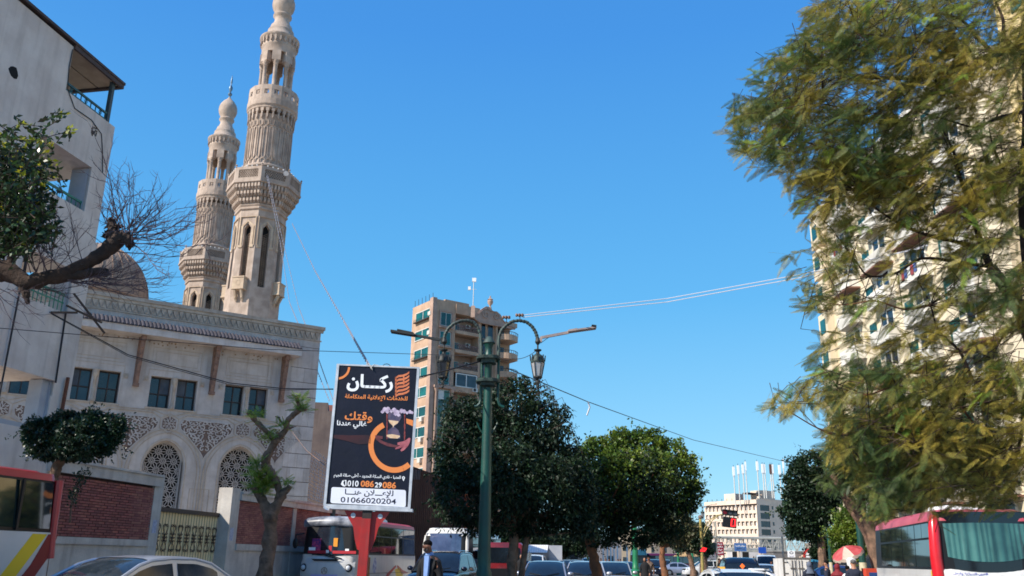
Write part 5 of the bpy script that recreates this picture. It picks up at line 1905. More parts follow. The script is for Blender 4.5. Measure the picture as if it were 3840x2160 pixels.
# short green pole with cream wrapping on the right pavement
for (px, py, Y, r, lab, cream) in ((3118, 2000, 46, 0.085, 'green pole with a cream painted foot, right of the box truck', True), (3238, 1930, 40, 0.15, 'thick dark green lamp column behind the red parasol', True),
                                   (3056, 2075, 62, 0.09, 'white and green pole in front of the light blue car', True)):
    p = P(px, 2140, Y)
    t = empty('street_pole', (p.x, Y, 0), 0, lab, 'pole')
    zt_ = P(px, py, Y).z
    MB().lathe([(r, 1.6 if cream else 0), (r * 0.9, zt_)], 12).build('shaft', m_lampgr, t, smooth=True)
    MB().lathe([(r * 1.08, 0.0), (r * 1.05, 1.6)], 12).build('painted_foot', mat('cream pole paint', (206, 194, 164), (180, 168, 140), 6, 0.8), t, smooth=True)
t = empty('street_pole', (P(1245, 1960, 38).x, 38, 0), 0, 'green pole standing behind the minibus below the billboard', 'pole')
MB().lathe([(0.13, 0), (0.12, P(1245, 1880, 38).z)], 12).build('shaft', m_lampaged, t, smooth=True)

# ================================================================ traffic signals
YT = 62
tl = empty('traffic_signal', (gx(2634, YT), YT, 0), 0, 'yellow traffic signal pole with a red countdown panel reading 0', 'traffic light')
m_yel = mat('yellow pole paint', (178, 156, 84), (140, 128, 78), 3, 0.5)
m_sig = mat('black signal case', (22, 24, 30), rough=0.5)
ox = tl.location.x


def TP(px, py):
    p = P(px, py, YT)
    return p.x - ox, p.z


zt_ = TP(2630, 1945)[1]
MB().lathe([(0.11, 0), (0.09, zt_)], 10).build('pole', m_yel, tl, smooth=True)
MB().ball((0, 0, zt_ + 0.1), 0.15, 10, 6).build('finial', m_greyh, tl)
for pts in ([(2636, 2020), (2650, 1985), (2672, 1950), (2700, 1930), (2735, 1928)], [(2636, 2002), (2648, 1968), (2668, 1945), (2690, 1932), (2712, 1930)]):
    MB().tube([(TP(*q)[0], 0, TP(*q)[1]) for q in pts], 0.035, 6).build('arm', m_yel, tl, smooth=True)
a, b = TP(2709, 1935), TP(2765, 1911)
X_ = Matrix.Translation(((a[0] + b[0]) / 2, 0, (a[1] + b[1]) / 2)) @ Matrix.Rotation(radians(5), 4, 'Y')
w3 = (b[0] - a[0]) / 6
for k in range(3):
    c = MB(X_)
    cxx = (k - 1) * 2 * w3
    c.box(cxx - w3 + 0.015, cxx + w3 - 0.015, -0.1, 0.1, -0.19, 0.19)
    h_ = c.build('signal_head', m_sig, tl)
    mm_ = (mat('dull red lens', (112, 26, 44), rough=0.3), mat('dark lens', (60, 70, 80), rough=0.3), mat('dark lens', (60, 70, 80)))[k]
    MB(X_ @ Matrix.Translation((cxx, -0.105, 0)) @ Matrix.Rotation(pi / 2, 4, 'X')).lathe([(0.14, 0), (0.14, 0.004)], 14).build('lens', mm_, h_)
    MB(X_).box(cxx - w3 + 0.02, cxx + w3 - 0.02, -0.22, -0.1, 0.14, 0.17).build('visor', m_sig, h_)
a, b = TP(2712, 1978), TP(2760, 1940)
X_ = Matrix.Translation(((a[0] + b[0]) / 2, 0, (a[1] + b[1]) / 2)) @ Matrix.Rotation(radians(6), 4, 'Y')
hw, hh = (b[0] - a[0]) / 2, (b[1] - a[1]) / 2
cp = MB(X_).box(-hw, hw, -0.08, 0.08, -hh, hh).build('countdown_panel', m_sig, tl)
m_red_l = mat('lit red digit', (255, 40, 44), emit=(255, 30, 36, 1.3))
dg_ = MB(X_)
dg_.ribbon([(hw * 0.22, -hh * 0.68), (hw * 0.72, -hh * 0.68), (hw * 0.76, hh * 0.68), (hw * 0.26, hh * 0.68)], 0.085, -0.09, -0.081, True)
dg_.build('digit_zero', m_red_l, cp)
dk = MB(X_)
dk.ribbon([(-hw * 0.76, -hh * 0.68), (-hw * 0.26, -hh * 0.68), (-hw * 0.24, hh * 0.68), (-hw * 0.74, hh * 0.68)], 0.05, -0.09, -0.081, True)
dk.bar((-hw * 0.75, -0.085, 0), (-hw * 0.25, -0.085, 0), 0.01, 0.05)
dk.build('unlit_digit', mat('unlit digit', (30, 34, 44), rough=0.4), cp)
a, b = TP(2625, 2070), TP(2648, 2053)
MB().box(a[0], b[0], -0.1, 0.1, a[1], b[1]).build('lower_signal', m_sig, tl)
cc = ((a[0] + b[0]) / 2, (a[1] + b[1]) / 2)
h_ = (b[0] - a[0]) / 2
MB().ribbon([(cc[0] - h_ * .9, cc[1] - .08), (cc[0], cc[1] + .1), (cc[0] + h_ * .9, cc[1] + .08), (cc[0] + h_ * .2, cc[1] - .08)], 0.12, -0.12, -0.101, True).build('red_arrow', m_red_l, tl)
# second signal mast with a dark green backed head
t = empty('traffic_signal', (gx(2690, 75), 75, 0), 0, 'thin grey signal mast with a green backed lamp box left of the red banner', 'traffic light')
MB().lathe([(0.09, 0), (0.07, P(2676, 1955, 75).z)], 8).build('pole', m_truss, t, smooth=True)
MB().box(-0.55, -0.1, -0.1, 0.1, P(2690, 2070, 75).z, P(2690, 2035, 75).z).build('signal_head', mat('green signal case', (26, 60, 54), rough=0.5), t)


def sign(px0, px1, py0, py1, Y, m, label, lines=(), post=True, m2=None, cat='sign', rot=0):
    a, b = P(px0, py1, Y), P(px1, py0, Y)
    t = empty('road_sign', ((a.x + b.x) / 2, Y, 0), 0, label, cat)
    h = (b.x - a.x) / 2
    MB().box(-h, h, -0.03, 0.03, a.z, b.z).build('panel', m, t)
    for (txt, f0, f1, g0, g1, mm) in lines:
        text_mesh(txt, -h + 2 * h * f0, -h + 2 * h * f1, a.z + (b.z - a.z) * g0, a.z + (b.z - a.z) * g1, -0.036, mm, 'lettering', t, 0.02)
    if post:
        MB().tube([(-h * 0.2, 0.06, 0), (-h * 0.2, 0.06, b.z - 0.1)], 0.05, 6).build('post', m_truss, t)
    return t, h, a.z, b.z


m_bluesign = mat('blue sign paint', (60, 100, 160), (80, 116, 168), 3, 0.5)
m_crims = mat('crimson banner', (140, 34, 58), (120, 28, 50), 3, 0.6)
sign(2683, 2712, 2033, 2082, 85, m_crims, 'crimson banner with white writing on a post by the footbridge',
     [(arabic('مركز'), .15, .85, .78, .93, m_wprint), (arabic('دكتور'), .1, .9, .56, .72, m_wprint), (arabic('عيادة'), .15, .85, .34, .5, m_wprint), (arabic('النيل'), .1, .9, .1, .28, m_wprint)])
sign(2755, 2798, 2037, 2067, 90, m_bluesign, 'blue and white direction sign with two lines of writing',
     [(arabic('موقف المنيا'), .1, .9, .52, .78, m_wprint), (arabic('محطة القطار'), .15, .85, .18, .42, m_ink)])
sign(2845, 2872, 2052, 2075, 100, mat('deep blue sign', (30, 78, 168), rough=0.5), 'plain blue sign above the white van')
t, h, za, zb2 = sign(2955, 2980, 2065, 2091, 70, m_wprint, 'small white sign with a dark emblem above the box truck',
     [(arabic('المنيا'), .2, .8, .12, .3, mat('violet print', (140, 120, 170))), ], post=False)
MB().ribbon([(0.14 * cos(a) , (za + zb2) / 2 + 0.1 + 0.08 * sin(a)) for a in [k * pi / 6 for k in range(12)]], 0.04, -0.04, -0.031, True).build('emblem', m_ink, t)
t_ = empty('street_pole', (gx(2940, 72), 72, 0), 0, 'thin grey pole rising behind the white box truck', 'pole')
MB().tube([(0, 0, 0), (0, 0, P(2937, 2012, 72).z)], 0.07, 6).build('shaft', m_truss, t_)
# round red and white sign half hidden by the right hand trees
t = empty('round_sign', (gx(3042, 60), 60, 0), 0, 'round red and white sign half hidden by leaves', 'sign')
zc_ = P(3042, 2085, 60).z
MB().ribbon([(0.42 * cos(a), zc_ + 0.42 * sin(a)) for a in [k * pi / 10 for k in range(20)]], 0.14, -0.03, 0.03, True).build('rim', mat('red sign rim', (200, 50, 50), rough=0.5), t)
MB().prism([(0.36 * cos(a), zc_ + 0.36 * sin(a)) for a in [k * pi / 10 for k in range(20)]], -0.01, 0.01).build('face', m_wprint, t)
MB().tube([(0, 0.05, 0), (0, 0.05, zc_)], 0.04, 6).build('post', m_truss, t)
# ================================================================ vehicles
m_glass_car = mat('car glass', (22, 28, 34), (30, 38, 46), 1.5, 0.06, ior=1.6)
m_glass_soft = mat('tinted bus glass', (22, 32, 32), (44, 56, 52), 0.9, 0.04, ior=2.1)
m_chrome = mat('chrome', (190, 192, 196), rough=0.2, metal=0.9)
m_lampc = mat('headlamp', (200, 204, 210), rough=0.12, spec=0.9)
m_taill = mat('tail lamp', (130, 18, 20), rough=0.2)
m_trimb = mat('black trim', (18, 18, 20), rough=0.45)
m_plate = mat('pale blue plate', (190, 200, 220), rough=0.5)


def paint(name, col, rough=0.22, metal=0.35, col2=None):
    return mat('paint ' + name, col, col2 or tuple(int(c * 0.93) for c in col), 1.2, rough, metal=metal, coat=0.6)


PROF = {
    'sedan': dict(L=4.5, W=1.74, belt=0.93, body=[(-2.25, .80, .60), (-2.18, .86, .96), (-1.7, .87, 1.0), (-1.0, .87, .97), (0.0, .87, .94), (0.95, .87, .92), (1.25, .86, .90), (1.75, .83, .84), (2.1, .76, .72), (2.24, .62, .56)],
                  top=[(1.15, .92), (0.75, 1.13), (0.35, 1.33), (0.1, 1.40), (-0.3, 1.435), (-0.8, 1.43), (-1.15, 1.36), (-1.5, 1.17), (-1.8, 1.0)], wr=0.31, wx=1.32, cut=(3, 5)),
    'suv': dict(L=4.6, W=1.86, belt=1.08, body=[(-2.3, .86, .7), (-2.25, .9, 1.05), (-1.7, .92, 1.1), (0, .92, 1.07), (1.0, .92, 1.05), (1.3, .91, 1.03), (1.85, .89, .97), (2.15, .84, .86), (2.3, .72, .62)],
                top=[(1.2, 1.05), (0.8, 1.32), (0.45, 1.56), (0.2, 1.66), (-0.3, 1.72), (-1.4, 1.71), (-1.8, 1.66), (-2.05, 1.45), (-2.22, 1.08)], wr=0.36, wx=1.4, cut=(3, 6)),
    'van': dict(L=4.9, W=1.86, belt=1.15, body=[(-2.45, .88, .7), (-2.42, .92, 1.15), (0, .93, 1.15), (1.6, .93, 1.12), (1.95, .9, 1.05), (2.3, .85, .85), (2.42, .75, .6)],
                top=[(2.0, 1.08), (1.65, 1.45), (1.3, 1.82), (1.0, 2.0), (0.5, 2.1), (-1.8, 2.1), (-2.2, 2.02), (-2.36, 1.7), (-2.43, 1.15)], wr=0.33, wx=1.5, cut=(3, 6)),
    'hatch': dict(L=3.9, W=1.68, belt=0.95, body=[(-1.95, .80, .6), (-1.9, .83, .95), (-1.2, .84, .98), (0.0, .84, .95), (0.9, .84, .92), (1.2, .83, .9), (1.6, .8, .82), (1.85, .72, .7), (1.95, .6, .55)],
                  top=[(1.05, .92), (0.65, 1.17), (0.3, 1.38), (0.05, 1.46), (-0.4, 1.49), (-1.1, 1.46), (-1.45, 1.4), (-1.7, 1.2), (-1.86, .96)], wr=0.3, wx=1.2, cut=(3, 6)),
}


def car(name, label, kind, m, X, Y, az, cat='car', group=None, glass=None, rack=False, mirrors=True):
    """a car whose nose points towards azimuth az"""
    D_ = PROF[kind]
    t = empty(name, (X, Y, 0), radians(90 - az), label, cat, group)
    glass = glass or m_glass_car
    # lower body
    st = D_['body']
    rows = []
    for (x, w, zt) in st:
        zb = 0.26
        half = [(0, zt + 0.015), (w * 0.55, zt + 0.01), (w * 0.86, zt - 0.015), (w * 0.96, zt - 0.06), (w, zt - 0.17), (w * 1.0, (zt + zb) * 0.48), (w * 0.97, zb + 0.12), (w * 0.9, zb), (0, zb)]
        rows.append([(x, y, z) for y, z in half] + [(x, -y, z) for y, z in half[-2:0:-1]])
    n = len(rows[0])
    vs = [p for r in rows for p in r]
    fs = []
    for i in range(len(rows) - 1):
        for k in range(n):
            a, b = i * n + k, i * n + (k + 1) % n
            fs.append((a, b, b + n, a + n))
    fs.append(tuple(range(n)))
    fs.append(tuple((len(rows) - 1) * n + k for k in range(n - 1, -1, -1)))
    MB().add(vs, fs).build('body', m, t, smooth=True)
    # greenhouse
    top = D_['top']
    zb, zm = min(top[0][1], top[-1][1]), max(z for _, z in top)
    w0, w1 = D_['W'] / 2 * 0.93, D_['W'] / 2 * 0.74

    def wid(z):
        f_ = (z - zb) / (zm - zb)
        return w0 + (w1 - w0) * max(0, min(1, f_))
    c0, c1 = D_['cut']

    def shell(i0, i1, nm, mm_, lift=0.0, inset=0.0):
        vs, fs = [], []
        m_ = 8
        for i in range(i0, i1 + 1):
            x, z = top[i]
            w = wid(z) - inset
            for k in range(m_ + 1):
                v = -1 + 2 * k / m_
                vs.append((x + 0.05 * (1 - v * v) * (1 if i < len(top) / 2 else -1), v * w, z + lift + 0.035 * (1 - v ** 4) - 0.02 * v ** 8))
        for i in range(i1 - i0):
            for k in range(m_):
                a = i * (m_ + 1) + k
                fs.append((a, a + 1, a + m_ + 2, a + m_ + 1))
        return MB().add(vs, fs).build(nm, mm_, t, smooth='full')
    shell(0, c0, 'windshield', glass)
    shell(c0, c1 + 1, 'roof', m, 0.008)
    shell(c1 + 1, len(top) - 1, 'rear_window', glass)
    # side panels: paint behind, glass proud
    for s in (-1, 1):
        poly = [(x, s * wid(z), z) for x, z in top] + [(top[-1][0], s * w0, zb - 0.05), (top[0][0], s * w0, zb - 0.05)]
        f = tuple(range(len(poly)))
        MB().add(poly, [f if s > 0 else f[::-1]]).build('side_panel', m, t)
        # top edge rail
        MB().tube([(x, s * (wid(z) - 0.005), z + 0.0) for x, z in top], 0.028, 6).build('pillar', m, t, smooth=True)

        def topz(x):
            for i in range(len(top) - 1):
                (xa, za), (xb, zb_) = top[i], top[i + 1]
                if xb <= x <= xa:
                    return za + (zb_ - za) * (xa - x) / (xa - xb)
            return zb
        xs0, xs1 = top[-1][0] + 0.12, top[0][0] - 0.1
        mid = (top[c0][0] + top[c1][0]) / 2
        panes = [(mid + 0.05, xs1), (xs0 + 0.42 if kind == 'sedan' else mid - 0.95, mid - 0.05)]
        if kind != 'sedan':
            panes.append((xs0, mid - 1.03))
        for (xa, xb) in panes:
            vs, fs = [], []
            nn = 10
            k_ = 0
            for i in range(nn + 1):
                x = xa + (xb - xa) * i / nn
                zt_ = topz(x) - 0.075
                zl = D_['belt'] + 0.03
                if zt_ - zl < 0.02:
                    zt_ = zl + 0.02
                vs += [(x, s * (wid(zl) + 0.006), zl), (x, s * (wid(zt_) + 0.006), zt_)]
            for i in range(nn):
                q = (2 * i, 2 * i + 2, 2 * i + 3, 2 * i + 1)
                fs.append(q if s < 0 else q[::-1])
            MB().add(vs, fs).build('side_window', glass, t)
    # wheels
    for sx_ in (-1, 1):
        for s in (-1, 1):
            r = D_['wr']
            X_ = Matrix.Translation((sx_ * D_['wx'], s * (D_['W'] / 2 - 0.1), r)) @ Matrix.Rotation(pi / 2, 4, 'X')
            w = MB(X_).lathe([(r * .7, -0.11), (r, -0.09), (r, 0.09), (r * .7, 0.11)], 20).build('wheel', m_black, t, smooth=True)
            MB(X_).lathe([(r * 0.62, -0.12), (r * 0.62, 0.12)], 12).build('rim', m_chrome, w)
            X2 = Matrix.Translation((sx_ * D_['wx'], s * (D_['W'] / 2 + 0.004), r)) @ Matrix.Rotation(pi / 2, 4, 'X')
            MB(X2).lathe([(r * 1.18, -0.004), (r * 1.18, 0.004)], 20).build('wheel_arch', m_trimb, w)
    # lamps, bumper, grille, plate
    nx = st[-1][0]
    nz = st[-3][2]
    for s in (-1, 1):
        MB().ball((nx - 0.16, s * (st[-2][1] - 0.12), nz - 0.16), 0.16, 10, 6, (0.8, 1.15, 0.55)).build('headlight', m_lampc, t, smooth=True)
        MB().box(st[0][0] + 0.0, st[0][0] + 0.14, s * 0.5 - 0.2 if s > 0 else -0.85, 0.85 if s > 0 else -0.3, st[1][2] - 0.3, st[1][2] - 0.12).build('tail_light', m_taill, t) if False else \
            MB().ball((st[1][0] + 0.05, s * 0.72, st[1][2] - 0.2), 0.14, 8, 6, (0.8, 1.0, 1.1)).build('tail_light', m_taill, t, smooth=True)
        if mirrors:
            mr = MB().ball((top[0][0] - 0.32, s * (w0 + 0.14), zb + 0.1), 0.11, 8, 6, (0.6, 1.05, 0.75)).build('wing_mirror', m if kind != 'van' else m_trimb, t, smooth=True)
    MB().box(nx - 0.1, nx + 0.01, -0.5, 0.5, nz - 0.28, nz - 0.12).build('grille', m_trimb, t)
    MB().box(nx - 0.05, nx + 0.03, -0.2, 0.2, nz - 0.45, nz - 0.32).build('plate', m_plate, t)
    MB().box(st[0][0] - 0.02, st[0][0] + 0.05, -0.2, 0.2, 0.6, 0.73).build('plate', m_plate, t)
    for s in (-1, 1):
        MB().bar((top[0][0] + 0.06, s * 0.1, zb + 0.055), (top[0][0] - 0.12, s * 0.55, zb + 0.13), 0.02).build('wiper', m_trimb, t)
    if rack:
        for s in (-1, 1):
            MB().tube([(0.15, s * w1 * 0.9, zm - 0.02), (0.0, s * w1 * 0.9, zm + 0.06), (-1.4, s * w1 * 0.9, zm + 0.06), (-1.55, s * w1 * 0.9, zm)], 0.022, 6).build('roof_rail', m_chrome, t, smooth=True)
    return t


silver = paint('silver', (188, 192, 202), 0.3, 0.35)
silver_b = paint('blue silver', (150, 160, 182), 0.3, 0.4)
white_p = paint('white', (226, 226, 226), 0.3, 0.0)
navy_p = paint('dark navy', (26, 32, 52), 0.15, 0.4)
black_p = paint('black', (20, 22, 26), 0.15, 0.2)
grey_p = paint('dark grey', (70, 78, 88), 0.25, 0.5)
beige_p = paint('champagne', (186, 186, 182), 0.3, 0.5)
skyb_p = paint('light blue', (80, 176, 220), 0.25, 0.1)
blue_p = paint('blue', (40, 70, 130), 0.25, 0.3)
red_p = paint('red', (136, 22, 28), 0.4, 0.1, (96, 30, 34))


def Xat(px, Y):
    return gx(px, Y)


c1 = car('parked_car', 'silver sedan nearest at the bottom left, in front of the cream gate', 'sedan', silver, Xat(440, 14.2), 14.6, 206, glass=mat('clearer windshield', (34, 42, 50), (56, 64, 72), 2.5, 0.06, spec=0.6))
X_ = None
# things seen behind its windshield
MB().ball((0.25, 0.0, 1.285), 0.05, 8, 5, (0.6, 2.2, 0.8)).build('rear_view_mirror', m_trimb, c1, smooth=True)
car('suv', 'dark navy SUV with chrome roof rails beside the man in the black jacket', 'suv', navy_p, Xat(1655, 33), 34, 190 + 0, rack=True)
car('parked_car', 'grey blue sedan facing us in the front row, just right of the weeping tree trunk', 'sedan', silver_b, Xat(2050, 34), 34.5, 186, group='traffic facing the camera')
car('parked_car', 'white silver sedan half hidden by the orange brown tree trunk', 'sedan', silver, Xat(2200, 37), 37.5, 186, group='traffic facing the camera')
car('parked_car', 'older champagne sedan facing us right of the orange brown trunk', 'sedan', beige_p, Xat(2305, 41), 41.5, 187, group='traffic facing the camera')
car('parked_car', 'silver hatchback squeezed between two front row sedans', 'hatch', silver, Xat(2145, 47), 47.5, 186, group='traffic facing the camera')
car('parked_car', 'dark grey sedan in the second row behind the grey blue one', 'sedan', grey_p, Xat(2088, 56), 56, 187, group='traffic facing the camera')
car('parked_car', 'white sedan in the second row left of the bright green lamp', 'sedan', white_p, Xat(2255, 55), 55, 187, group='traffic facing the camera')
car('parked_car', 'blue sedan roof showing farther back in the queue', 'sedan', blue_p, Xat(2190, 72), 72, 187, group='traffic facing the camera')
car('parked_car', 'light blue sedan farther back behind the champagne one', 'sedan', silver_b, Xat(2345, 76), 76, 187, group='traffic facing the camera')
car('suv', 'dark blue SUV facing us right of the woman in black', 'suv', navy_p, Xat(2447, 100), 100, 186, group='traffic facing the camera')
car('suv', 'pale SUV just behind and right of the dark blue one', 'suv', beige_p, Xat(2490, 110), 110, 186, group='traffic facing the camera')
car('parked_car', 'silver blue sedan seen side on behind the small brown trees', 'sedan', silver_b, Xat(2552, 108), 108, 100)
car('suv', 'white boxy off road car seen side on beyond the signal pole', 'suv', white_p, Xat(2640, 100), 100, 265)
for px, Y, pk, kind, lab in ((2120, 66, grey_p, 'sedan', 'dark grey car between the second and third rows, left side'), (2165, 90, silver, 'hatch', 'small silver car deep in the queue'), (2300, 64, black_p, 'sedan', 'black sedan behind the champagne one'),
                             (2215, 84, white_p, 'suv', 'white SUV deep in the queue left of the far walkers'), (2590, 140, grey_p, 'sedan', 'far grey car crossing by the straw shelter'), (2715, 130, white_p, 'hatch', 'far white car under the crimson banner')):
    car('parked_car', lab, kind, pk, Xat(px, Y), Y, 186, group='cars deep in the traffic')
car('taxi', 'white and blue taxi roof rising at the bottom edge, with a yellow roof sign', 'sedan', white_p, Xat(2742, 22.5), 22.5, 2, cat='taxi', rack=True)
c_ = [o for o in COL.objects if o.name == 'taxi'][0]
c_.scale = (1, 1, 0.92)
MB().box(-0.3, -0.2, 0.22, 0.38, 1.46, 1.53).build('roof_sign', mat('yellow taxi sign', (230, 170, 60), rough=0.4), c_)
MB().box(-0.9, -0.5, -0.7, -0.3, 1.46, 1.50).build('roof_pad', m_white, c_)
car('suv', 'dark SUV seen from behind with an orange sticker, ahead of the taxi', 'suv', black_p, Xat(2783, 44), 45, 8, group='traffic going away')
s_ = [o for o in COL.objects if o.name.startswith('suv')][-1]
q = MB().prism([(-.12, 0), (0, -.14), (.12, 0), (0, .14)], 0, 0.01).build('sticker', mat('orange sticker', (240, 110, 30), rough=0.5), s_)
q.rotation_euler = (radians(-20), 0, radians(-90))
q.location = (-2.26, 0.0, 1.36)
car('suv', 'small dark car partly hidden left of the dark SUV', 'suv', navy_p, Xat(2737, 62), 62, 10, group='traffic going away')
car('parked_car', 'silver sedan from behind between the dark SUV and the walkers', 'sedan', silver, Xat(2850, 52), 52, 10, group='traffic going away')
car('minibus', 'white high roofed van facing us under the blue sign', 'van', white_p, Xat(2872, 74), 74, 192, cat='van', mirrors=True)
car('parked_car', 'bright light blue car behind the pole with the cream foot', 'suv', skyb_p, Xat(3085, 52), 53, 100)
car('parked_car', 'dark blue car behind the red parasol', 'sedan', blue_p, Xat(3160, 50), 50, 104)
car('pickup', 'white pickup cab in front of the ribbed awning, facing us', 'suv', white_p, Xat(1985, 46), 46.5, 186, cat='pickup', glass=m_glass_car)
# ribbed canopy over the pickup bed
t = empty('truck_canopy', (Xat(2015, 50), 50, 0), radians(-2), 'white box with a ribbed sloping awning on the truck behind the weeping tree', 'canopy')
za_, zb_, zc2 = P(1990, 2102, 50).z, P(1990, 2065, 50).z, P(2010, 2043, 50).z
cn = MB()
for i in range(12):
    x0 = -0.95 + i * 0.125
    cn.add([(x0, -1.0, zb_ - 0.1), (x0 + 0.115, -1.0, zb_ - 0.1), (x0 + 0.16, 0.1, zc2), (x0 + 0.045, 0.1, zc2)], [(0, 1, 2, 3)])
cn.build('awning', m_white, t)
MB().box(-1.0, 0.62, 0.12, 1.8, 0.9, zc2).build('box', mat('grey white sheet', (176, 178, 184), (158, 160, 168), 1, 0.7), t)
MB().box(0.62, 1.35, -0.2, 1.8, 0.9, zc2 - 0.02).build('box_side', MATS['grey white sheet'], t)


# ---------------------------------------------------------------- buses
def rrect(L_, W_, r, n=5, front_r=None):
    pts = []
    for (cx, cy, a0, rr_) in ((L_ / 2, W_ / 2, 0, front_r or r), (-L_ / 2, W_ / 2, 90, r), (-L_ / 2, -W_ / 2, 180, r), (L_ / 2, -W_ / 2, 270, front_r or r)):
        sx_, sy_ = (1 if cx > 0 else -1), (1 if cy > 0 else -1)
        for k in range(n + 1):
            a = radians(a0 + 90 * k / n)
            pts.append((cx - sx_ * rr_ + rr_ * cos(a), cy - sy_ * rr_ + rr_ * sin(a)))
    return pts


def layer(L_, W_, r, levels, name, m, parent, smooth=True):
    """levels: (z, inset)"""
    vs, fs = [], []
    n = None
    for (z, ins) in levels:
        p = rrect(L_ - 2 * ins, W_ - 2 * ins, max(0.05, r))
        n = len(p)
        vs += [(x, y, z) for x, y in p]
    for i in range(len(levels) - 1):
        for k in range(n):
            a, b = i * n + k, i * n + (k + 1) % n
            fs.append((a, b, b + n, a + n))
    fs.append(tuple(range(n - 1, -1, -1)))
    fs.append(tuple((len(levels) - 1) * n + k for k in range(n)))
    return MB().add(vs, fs).build(name, m, parent, smooth=smooth)


m_busw = mat('bus white', (214, 212, 208), (202, 200, 196), 0.8, 0.3, coat=0.3, streak=0.12)
m_busred = mat('bus red', (190, 40, 44), (176, 34, 40), 0.8, 0.3, coat=0.3)
m_busy = mat('bus yellow', (234, 196, 40), rough=0.35)
m_curt = mat('teal curtain', (64, 112, 108), (38, 74, 76), 3, 0.8)


def bus(label, X, Y, az, L_, W_, H_, belt, wtop, roofm, name='bus', npane=4, pane_split=True, group=None, wheels=True):
    t = empty(name, (X, Y, 0), radians(90 - az), label, 'bus', group)
    layer(L_, W_, 0.22, [(0.35, 0.03), (0.5, 0.0), (belt, 0.0)], 'body', m_busw, t)
    layer(L_ - 0.02, W_ - 0.02, 0.22, [(belt, 0.0), (wtop, 0.05)], 'window_band', m_trimb, t)
    layer(L_ - 0.02, W_ - 0.02, 0.26, [(wtop, 0.045), (wtop + 0.12, 0.07), (H_ - 0.06, 0.14), (H_, 0.26)], 'roof', roofm, t)
    inside_x = L_ / 2 - 0.9
    pw = (L_ - 1.3) / npane
    for s in (-1, 1):
        for i in range(npane):
            x0 = -L_ / 2 + 0.3 + i * pw
            z0, z1 = belt + 0.06, wtop - 0.04
            zs = z0 + (z1 - z0) * 0.62
            y = s * (W_ / 2 - 0.01)
            tilt = 0.05 / (wtop - belt)

            def pane(xa, xb, za, zb2, nm='window'):
                ya, yb2 = y - s * tilt * (za - belt) + s * 0.006, y - s * tilt * (zb2 - belt) + s * 0.006
                q = [(xa, ya, za), (xb, ya, za), (xb, yb2, zb2), (xa, yb2, zb2)]
                return MB().add(q, [(0, 1, 2, 3) if s < 0 else (3, 2, 1, 0)]).build(nm, m_glass_soft, t)
            if pane_split:
                pane(x0 + 0.03, x0 + pw - 0.03, z0, zs)
                pane(x0 + 0.03, x0 + pw / 2 - 0.015, zs + 0.05, z1)
                pane(x0 + pw / 2 + 0.015, x0 + pw - 0.03, zs + 0.05, z1)
            else:
                pane(x0 + 0.03, x0 + pw - 0.03, z0, z1)
    if wheels:
        for sx_ in (-1, 1):
            for s in (-1, 1):
                X_ = Matrix.Translation((sx_ * (L_ / 2 - 1.3), s * (W_ / 2 - 0.12), 0.42)) @ Matrix.Rotation(pi / 2, 4, 'X')
                w = MB(X_).lathe([(0.3, -0.13), (0.42, -0.1), (0.42, 0.1), (0.3, 0.13)], 20).build('wheel', m_black, t, smooth=True)
                MB(X_).lathe([(0.24, -0.14), (0.24, 0.14)], 12).build('rim', m_chrome, w)
    return t


# left edge bus, seen along its side, rear corner at the right
YBL = 16.0
xc = P(252, 1800, YBL).x
AZ = 12.7
Lb = 7.0
cxy = Vector((xc, YBL)) - Vector((sin(radians(AZ)), cos(radians(AZ)))) * (Lb / 2) + Vector((-cos(radians(AZ)), sin(radians(AZ)))) * 1.02
bl = bus('red topped white bus with yellow and dark red stripes, cut off by the left edge', cxy.x, cxy.y, AZ, Lb, 2.04, 2.86, 1.83, 2.70, m_busred, npane=5, pane_split=False)
ys = -1.02 - 0.006
e = Lb / 2
MB().prism([(e - 0.28, 1.80), (e - 0.62, 1.80), (e - 1.75, 0.45), (e - 1.40, 0.45)], ys - 0.001, ys + 0.003).build('yellow_stripe', m_busy, bl)
MB().prism([(e - 0.02, 1.80), (e - 0.25, 1.80), (e - 0.55, 1.30), (e - 1.32, 0.45), (e - 1.0, 0.45), (e - 0.5, 1.0), (e - 0.1, 1.5)], ys - 0.002, ys + 0.002).build('red_stripe', mat('dark red stripe', (132, 30, 36), rough=0.35), bl)
MB().tube([(e - 0.16, ys + 0.03, 2.72), (e - 0.12, ys + 0.03, 1.7), (e - 0.1, ys + 0.02, 1.4)], 0.07, 8).build('corner_pillar', m_busred, bl, smooth=True)
MB().box(-e + 0.3, e - 0.25, ys - 0.005, ys + 0.004, 1.02, 1.035).box(e - 1.85, e - 1.835, ys - 0.003, ys + 0.004, 0.4, 1.02).build('panel_joint', m_trimb, bl)
MB().add([(e - 0.98, ys - 0.004, 1.89), (e - 0.26, ys - 0.004, 1.89), (e - 0.26, ys + 0.045, 2.66), (e - 0.98, ys + 0.045, 2.66)], [(0, 1, 2, 3)]).build('window', m_glass_soft, bl)
for i in range(3):
    x = e - 1.0 - i * 1.1
    st_ = MB().box(x - 0.28, x + 0.28, -0.85, -0.3, 1.2, 2.25)
    st_.build('seat', mat('bus seat cloth', (96, 70, 50), rough=0.9), bl)
MB().box(e - 2.05, e - 1.98, ys - 0.004, ys + 0.01, 1.85, 2.68).box(e - 3.2, e - 1.95, ys - 0.02, ys + 0.01, 2.32, 2.37).box(e - 1.05, e - 1.0, ys - 0.02, ys + 0.01, 1.85, 2.68).build('window_bar', m_trimb, bl)

